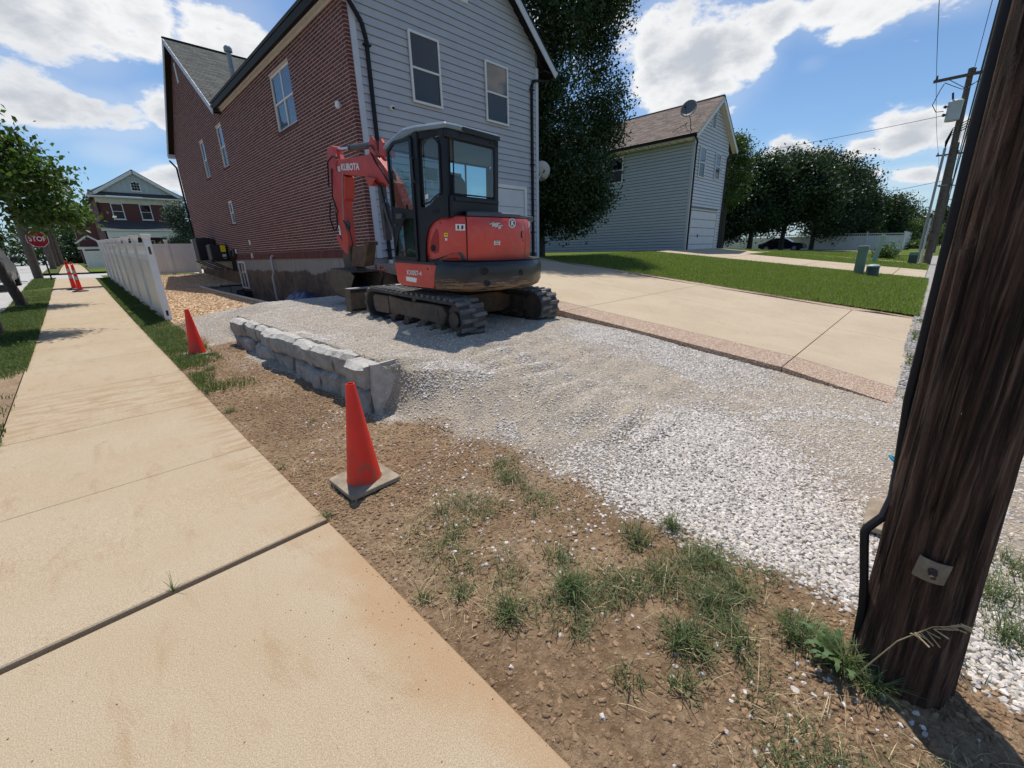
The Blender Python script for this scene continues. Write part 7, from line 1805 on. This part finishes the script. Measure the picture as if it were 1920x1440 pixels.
for t_, z, r_ in ((.52, 1.575, .028), (.66, 1.585, .028)):
    c0 = Vector(cp(t_, z, .016)); c1 = Vector(cp(t_, z, .008)); e('panel_dimple', MB().cyl(c0, c1, r_, 12), 'interior_dark')
# glass
def pane(name, pts, m='cab_glass'): return e(name, MB().poly(pts), m)
pane('rear_glass', [(-.79, -.785, 1.775), (-.03, -.785, 1.775), (-.04, -.785, 2.38), (-.78, -.785, 2.38)])
gpts = [(.20, 1.66), (.42, 1.69), (.60, 1.75), (.80, 1.79), (.78, 2.32), (.62, 2.40), (.36, 2.40), (.20, 2.34)]
pane('corner_glass', [cp(t_, z, -.01) for t_, z in gpts])
seal = [cp(t_, z, .014) for t_, z in gpts+[gpts[0]]]; e('glass_seal', MB().tube(seal, .010, 5), 'interior_dark')
e('glass_seal', MB().tube([(-.79, -.792, 1.78), (-.03, -.792, 1.78), (-.035, -.792, 2.375), (-.78, -.792, 2.375), (-.79, -.792, 1.78)], .011, 5), 'interior_dark')
pane('right_glass', [(.01, -.72, 1.6), (.01, .28, 1.3), (.01, .28, 2.36), (.01, -.72, 2.42)])
pane('windscreen', [(-.93, .275, 1.2), (-.02, .30, 1.2), (-.02, .30, 2.36), (-.93, .275, 2.36)])
# door on the left side, sliding black frame with two panes
door = e('door', MB().prism([(.235, .97), (.235, 2.33), (.10, 2.415), (-.225, 2.43), (-.265, 2.40), (-.265, 2.05), (-.25, 2.02), (-.25, .97)], 0, -1.0, -.985), 'cab_black')
dv = door.data; bpy.data.objects.remove(door, do_unlink=True)
# frame with openings built from strips
DX0, DX1 = -1.003, -.978
def dstrip(p): return [(y, z) for y, z in p]
fr = MB()
outer = [(.240, .965), (.240, 2.33), (.11, 2.42), (-.235, 2.435), (-.272, 2.41), (-.272, .965)]
for ya, za, yb, zb, w in ((.225, .98, .225, 2.32, .030), (.225, 2.32, .10, 2.40, .035), (.10, 2.40, -.255, 2.415, .035), (-.255, 2.415, -.255, .98, .045), (-.255, .985, .225, .985, .055)):
    fr.beam((-.992, ya, za), (-.992, yb, zb), w, .025, (1, 0, 0))
# solid band between the panes
fr.prism([(.235, 1.42), (.235, 1.66), (-.26, 1.60), (-.26, 1.50), (-.05, 1.50), (.02, 1.44), (.12, 1.30), (.21, 1.08), (.235, 1.08)], 0, -1.0, -.984)
door = e('door', fr, 'cab_black')
e('door_handle', MB().box(-1.035, -.02, 1.50, -1.0, .10, 1.56).cyl((-1.02, .16, 1.42), (-1.0, .16, 1.42), .016, 10), 'dark_plastic', parent=door)
pane('door_glass_upper', [(-.99, .212, 1.665), (-.99, -.235, 1.605), (-.99, -.235, 2.395), (-.99, .10, 2.385), (-.99, .212, 2.305)])
pane('door_glass_lower', [(-.99, .205, 1.01), (-.99, -.235, 1.01), (-.99, -.235, 1.50), (-.99, -.05, 1.495), (-.99, .03, 1.43), (-.99, .13, 1.27)])
e('side_handrail', MB().tube([(-1.0, -.30, 2.20), (-1.03, -.30, 2.18), (-1.03, -.31, 1.95), (-1.0, -.31, 1.92)], .012, 6), 'black_steel')
e('mirror_bracket', MB().box(.03, -.74, 2.12, .075, -.68, 2.30), 'black_steel', bevel=.008)
# inside
e('seat', MB().box(-.72, -.35, 1.28, -.22, .10, 1.40), 'seat_black', bevel=.05)
q = MB().prism([(-.70, 1.38), (-.26, 1.38), (-.24, 1.7), (-.28, 1.98), (-.36, 2.05), (-.58, 2.05), (-.67, 1.98), (-.72, 1.7)], 1, -.50, -.38); e('seat_back', q, 'seat_black', bevel=.04)
e('console', MB().box(-.16, -.30, 1.0, -.03, .22, 1.62).box(-.90, -.25, 1.0, -.76, .15, 1.52), 'dark_plastic', bevel=.02)
e('monitor', MB().box(-.17, .10, 1.72, -.03, .14, 2.02), 'dark_plastic', bevel=.01)
e('joystick', MB().tube([(-.84, .08, 1.5), (-.84, .10, 1.68)], .018, 6).tube([(-.10, .14, 1.6), (-.10, .16, 1.76)], .018, 6), 'black_steel')
e('roof_sticker', MB().box(-.35, .262, 2.05, -.12, .268, 2.20), 'dish_white'); e('cab_floor', MB().box(-.95, -.7, .95, .0, .28, .99), 'black_steel')
e('windscreen_bar', MB().beam((-.45, .27, 1.6), (-.45, .27, 2.36), .02, .02), 'black_steel')
onp = Vector(cp(.26, 1.76, .004)); e('window_sticker', MB().poly([cp(.22, 1.72, .002), cp(.34, 1.73, .002), cp(.34, 1.78, .002), cp(.22, 1.77, .002)]), 'white_label')
# ---------------- boom, arm, bucket (in the track frame, plane x = -0.1)
XB = -.1
def plate(name, prof, w, m, **k):
    return e(name, MB().prism(prof, 0, XB-w/2, XB+w/2), m, False, bevel=k.pop('bevel', .012), **k)
swing = plate('swing_post', [(.75, .65), (1.12, .65), (1.15, 1.05), (.95, 1.12), (.75, 1.0)], .30, 'faded_red')
plate('boom', [(.88, .78), (1.08, .76), (1.22, 1.40), (1.44, 1.90), (1.66, 2.11), (1.95, 2.17), (2.16, 2.245), (2.36, 2.28), (3.06, 2.355), (3.33, 2.385), (3.43, 2.46), (3.41, 2.58), (3.31, 2.64), (3.10, 2.625), (2.05, 2.60), (1.90, 2.565), (1.77, 2.48), (1.60, 2.34), (1.34, 2.10), (1.08, 1.66), (.92, 1.2)], .17, 'faded_red')
plate('boom_lug', [(2.0, 2.10), (2.13, 2.10), (2.20, 2.26), (1.86, 2.20)], .30, 'faded_red')
for x_ in (-.09, .09): e('cylinder_lug', MB().prism([(1.80, 2.54), (2.06, 2.58), (2.02, 2.78), (1.97, 2.84), (1.90, 2.84), (1.86, 2.78)], 0, XB+x_-.02, XB+x_+.02), 'faded_red', False, bevel=.01)
for x_ in (-.09, .09): e('cylinder_lug', MB().prism([(1.58, 2.50), (1.74, 2.55), (1.70, 2.74), (1.62, 2.76), (1.56, 2.70)], 0, XB+x_-.02, XB+x_+.02), 'faded_red', False, bevel=.01)
arm = plate('arm', [(3.42, 2.88), (3.52, 2.90), (3.68, 2.86), (3.74, 2.70), (3.72, 2.40), (3.66, 1.90), (3.56, 1.40), (3.46, 1.02), (3.34, 1.00), (3.26, 1.06), (3.24, 1.60), (3.20, 2.05), (3.12, 2.40), (3.28, 2.62), (3.36, 2.74)], .17, 'faded_red')
plate('arm_edge', [(3.10, 2.35), (3.20, 2.10), (3.22, 1.9), (3.14, 1.95), (3.04, 2.32)], .20, 'faded_red')
def cyl2(name, a, b, r0, rr_, f, x_=XB):
    a = Vector((x_, *a)); b = Vector((x_, *b)); m_ = a+(b-a)*f
    c = e(name, MB().cyl(a, m_, r0, 16).cyl(m_-(b-a).normalized()*.05, m_+(b-a).normalized()*.015, r0*1.16, 16), 'cyl_black', False, smooth=True)
    e('rod', MB().cyl(m_, b, rr_, 12).cyl(b-Vector((.045, 0, 0)), b+Vector((.045, 0, 0)), r0*.9, 12), 'chrome', False, parent=c, smooth=True)
    return c
cyl2('arm_cylinder', (1.93, 2.74), (3.46, 2.83), .055, .030, .62)
cyl2('boom_cylinder', (1.35, .82), (2.03, 2.16), .060, .032, .72)
e('boom_cylinder_guard', MB().beam((XB, 1.86, 1.2), (XB, 1.92, 2.1), .12, .10), 'cyl_black', False, bevel=.01)
cyl2('bucket_cylinder', (3.78, 2.16), (3.72, 1.22), .045, .026, .72)
plate('link', [(3.76, 1.26), (3.68, 1.28), (3.42, 1.10), (3.30, .98), (3.34, .90), (3.5, .95), (3.72, 1.14)], .16, 'faded_red')
plate('link_lower', [(3.40, 1.06), (3.26, 1.04), (3.28, .66), (3.40, .58), (3.58, .62), (3.62, .82), (3.50, 1.0)], .14, 'muddy_steel')
# thumb plate (brown, standing off the arm) and its hydraulic hoses
e('thumb', MB().mesh([(XB-.13, 3.02, 1.06), (XB-.13, 2.40, 1.13), (XB-.13, 2.58, .70), (XB-.13, 3.17, .66), (XB+.10, 3.06, 1.06), (XB+.10, 2.46, 1.13), (XB+.10, 2.62, .72), (XB+.10, 3.2, .68)], [(0, 1, 2, 3), (7, 6, 5, 4), (0, 4, 5, 1), (1, 5, 6, 2), (2, 6, 7, 3), (3, 7, 4, 0)]), 'rusty_steel', False, bevel=.02)
for k in range(5): e('thumb_tooth', MB().box(XB-.13+.05*k, 2.36+.012*k, 1.10, XB-.10+.05*k, 2.50, 1.17), 'rusty_steel', False)
plate('quick_coupler', [(3.62, .62), (3.30, .70), (2.98, .66), (2.95, .56), (3.7, .50)], .22, 'muddy_steel')
# bucket: open shell seen from its mouth
bw_ = .31; prof = [(3.72, .60), (3.86, .46), (3.86, .28), (3.74, .14), (3.50, .06), (3.10, .06)]
mb = MB()
for (y0_, z0_), (y1_, z1_) in zip(prof[:-1], prof[1:]):
    mb.mesh([(XB-bw_, y0_, z0_), (XB+bw_, y0_, z0_), (XB+bw_, y1_, z1_), (XB-bw_, y1_, z1_)], [(0, 1, 2, 3)])
for s_ in (-1, 1): mb.poly([(XB+s_*bw_, y_, z_) for y_, z_ in prof]+[(XB+s_*bw_, 2.72, .52)]+[(XB+s_*bw_, 2.85, .58)])
mb.poly([(XB-bw_, 3.72, .60), (XB+bw_, 3.72, .60), (XB+bw_, 2.85, .58), (XB-bw_, 2.85, .58)])
bk = e('bucket', mb, 'muddy_steel', False); s_ = bk.modifiers.new('solid', 'SOLIDIFY'); s_.thickness = .018
e('bucket_lip', MB().beam((XB-bw_, 3.10, .06), (XB+bw_, 3.10, .06), .05, .03), 'muddy_steel', False)
for k in range(5): e('bucket_tooth', MB().beam((XB-bw_+.05+k*(2*bw_-.1)/4, 3.14, .06), (XB-bw_+.05+k*(2*bw_-.1)/4, 2.98, .04), .045, .03), 'muddy_steel', False)
# hoses
hz = MB()
hz.tube([(XB-.11, 3.75, 2.2), (XB-.13, 3.62, 2.62), (XB-.12, 3.42, 2.70), (XB-.11, 3.25, 2.66)], .014, 6)
hz.tube([(XB-.10, 3.55, 2.5), (XB-.14, 3.58, 2.0), (XB-.12, 3.46, 1.7)], .013, 6)
hz.tube([(XB-.11, 3.78, 1.9), (XB-.13, 3.84, 1.6), (XB-.12, 3.74, 1.36), (XB-.11, 3.60, 1.42), (XB-.1, 3.58, 1.7)], .014, 6)
hz.tube([(XB-.11, 3.30, 1.55), (XB-.13, 3.05, 1.40), (XB-.12, 3.0, 1.12), (XB-.11, 3.15, .96)], .013, 6)
hz.tube([(XB-.11, 1.98, 2.6), (XB-.13, 1.80, 2.42), (XB-.12, 1.66, 2.30), (XB-.11, 1.50, 2.1)], .016, 6)
hz.tube([(XB-.11, 2.0, 2.2), (XB-.14, 1.70, 2.05), (XB-.14, 1.55, 1.6), (XB-.12, 1.35, 1.2)], .018, 6)
hz.tube([(XB-.11, 2.1, 2.72), (XB-.14, 1.9, 2.70), (XB-.12, 1.7, 2.5)], .013, 6)
e('hydraulic_hoses', hz, 'gutter_black', False, smooth=True)
e('steel_line', MB().tube([(XB-.11, 3.1, 2.40), (XB-.11, 3.18, 2.1), (XB-.11, 3.30, 1.5)], .008, 6), 'galv', False)
e('hose_reel', MB().cyl((XB-.12, 3.14, 1.45), (XB-.10, 3.14, 1.45), .10, 18), 'rubber', False)
# lettering
M = Matrix(((0, 0, -1, XB-.0885), (-1, 0, 0, 2.83), (0, 1, 0, 2.462), (0, 0, 0, 1)))
text('brand_lettering', 'KUBOTA', .155, .001, 'letter_silver', ex, M @ Matrix.Rotation(R(-4), 4, 'Z'), .005, 1.12)
e('brand_mark', MB().box(XB-.0895, 3.22, 2.43, XB-.084, 3.32, 2.45).box(XB-.0895, 3.22, 2.462, XB-.084, 3.32, 2.482).box(XB-.0895, 3.22, 2.494, XB-.084, 3.32, 2.514), 'letter_silver', False)
M = UP @ Matrix(((0, 0, -1, -1.004), (-1, 0, 0, -.17), (0, 1, 0, .80), (0, 0, 0, 1)))
text('model_lettering', 'KX057-4', .088, .001, 'letter_silver', ex, M, .002, 1.0)
e('skirt_sticker', MB().prism([(.02, .685), (-.20, .675), (-.22, .735), (.02, .745)], 0, -1.0035, -1.001), 'white_label')
e('skirt_bolt', MB().cyl((-1.006, -.46, .87), (-1.0, -.46, .87), .012, 10), 'interior_dark')
bpy.context.view_layer.update()
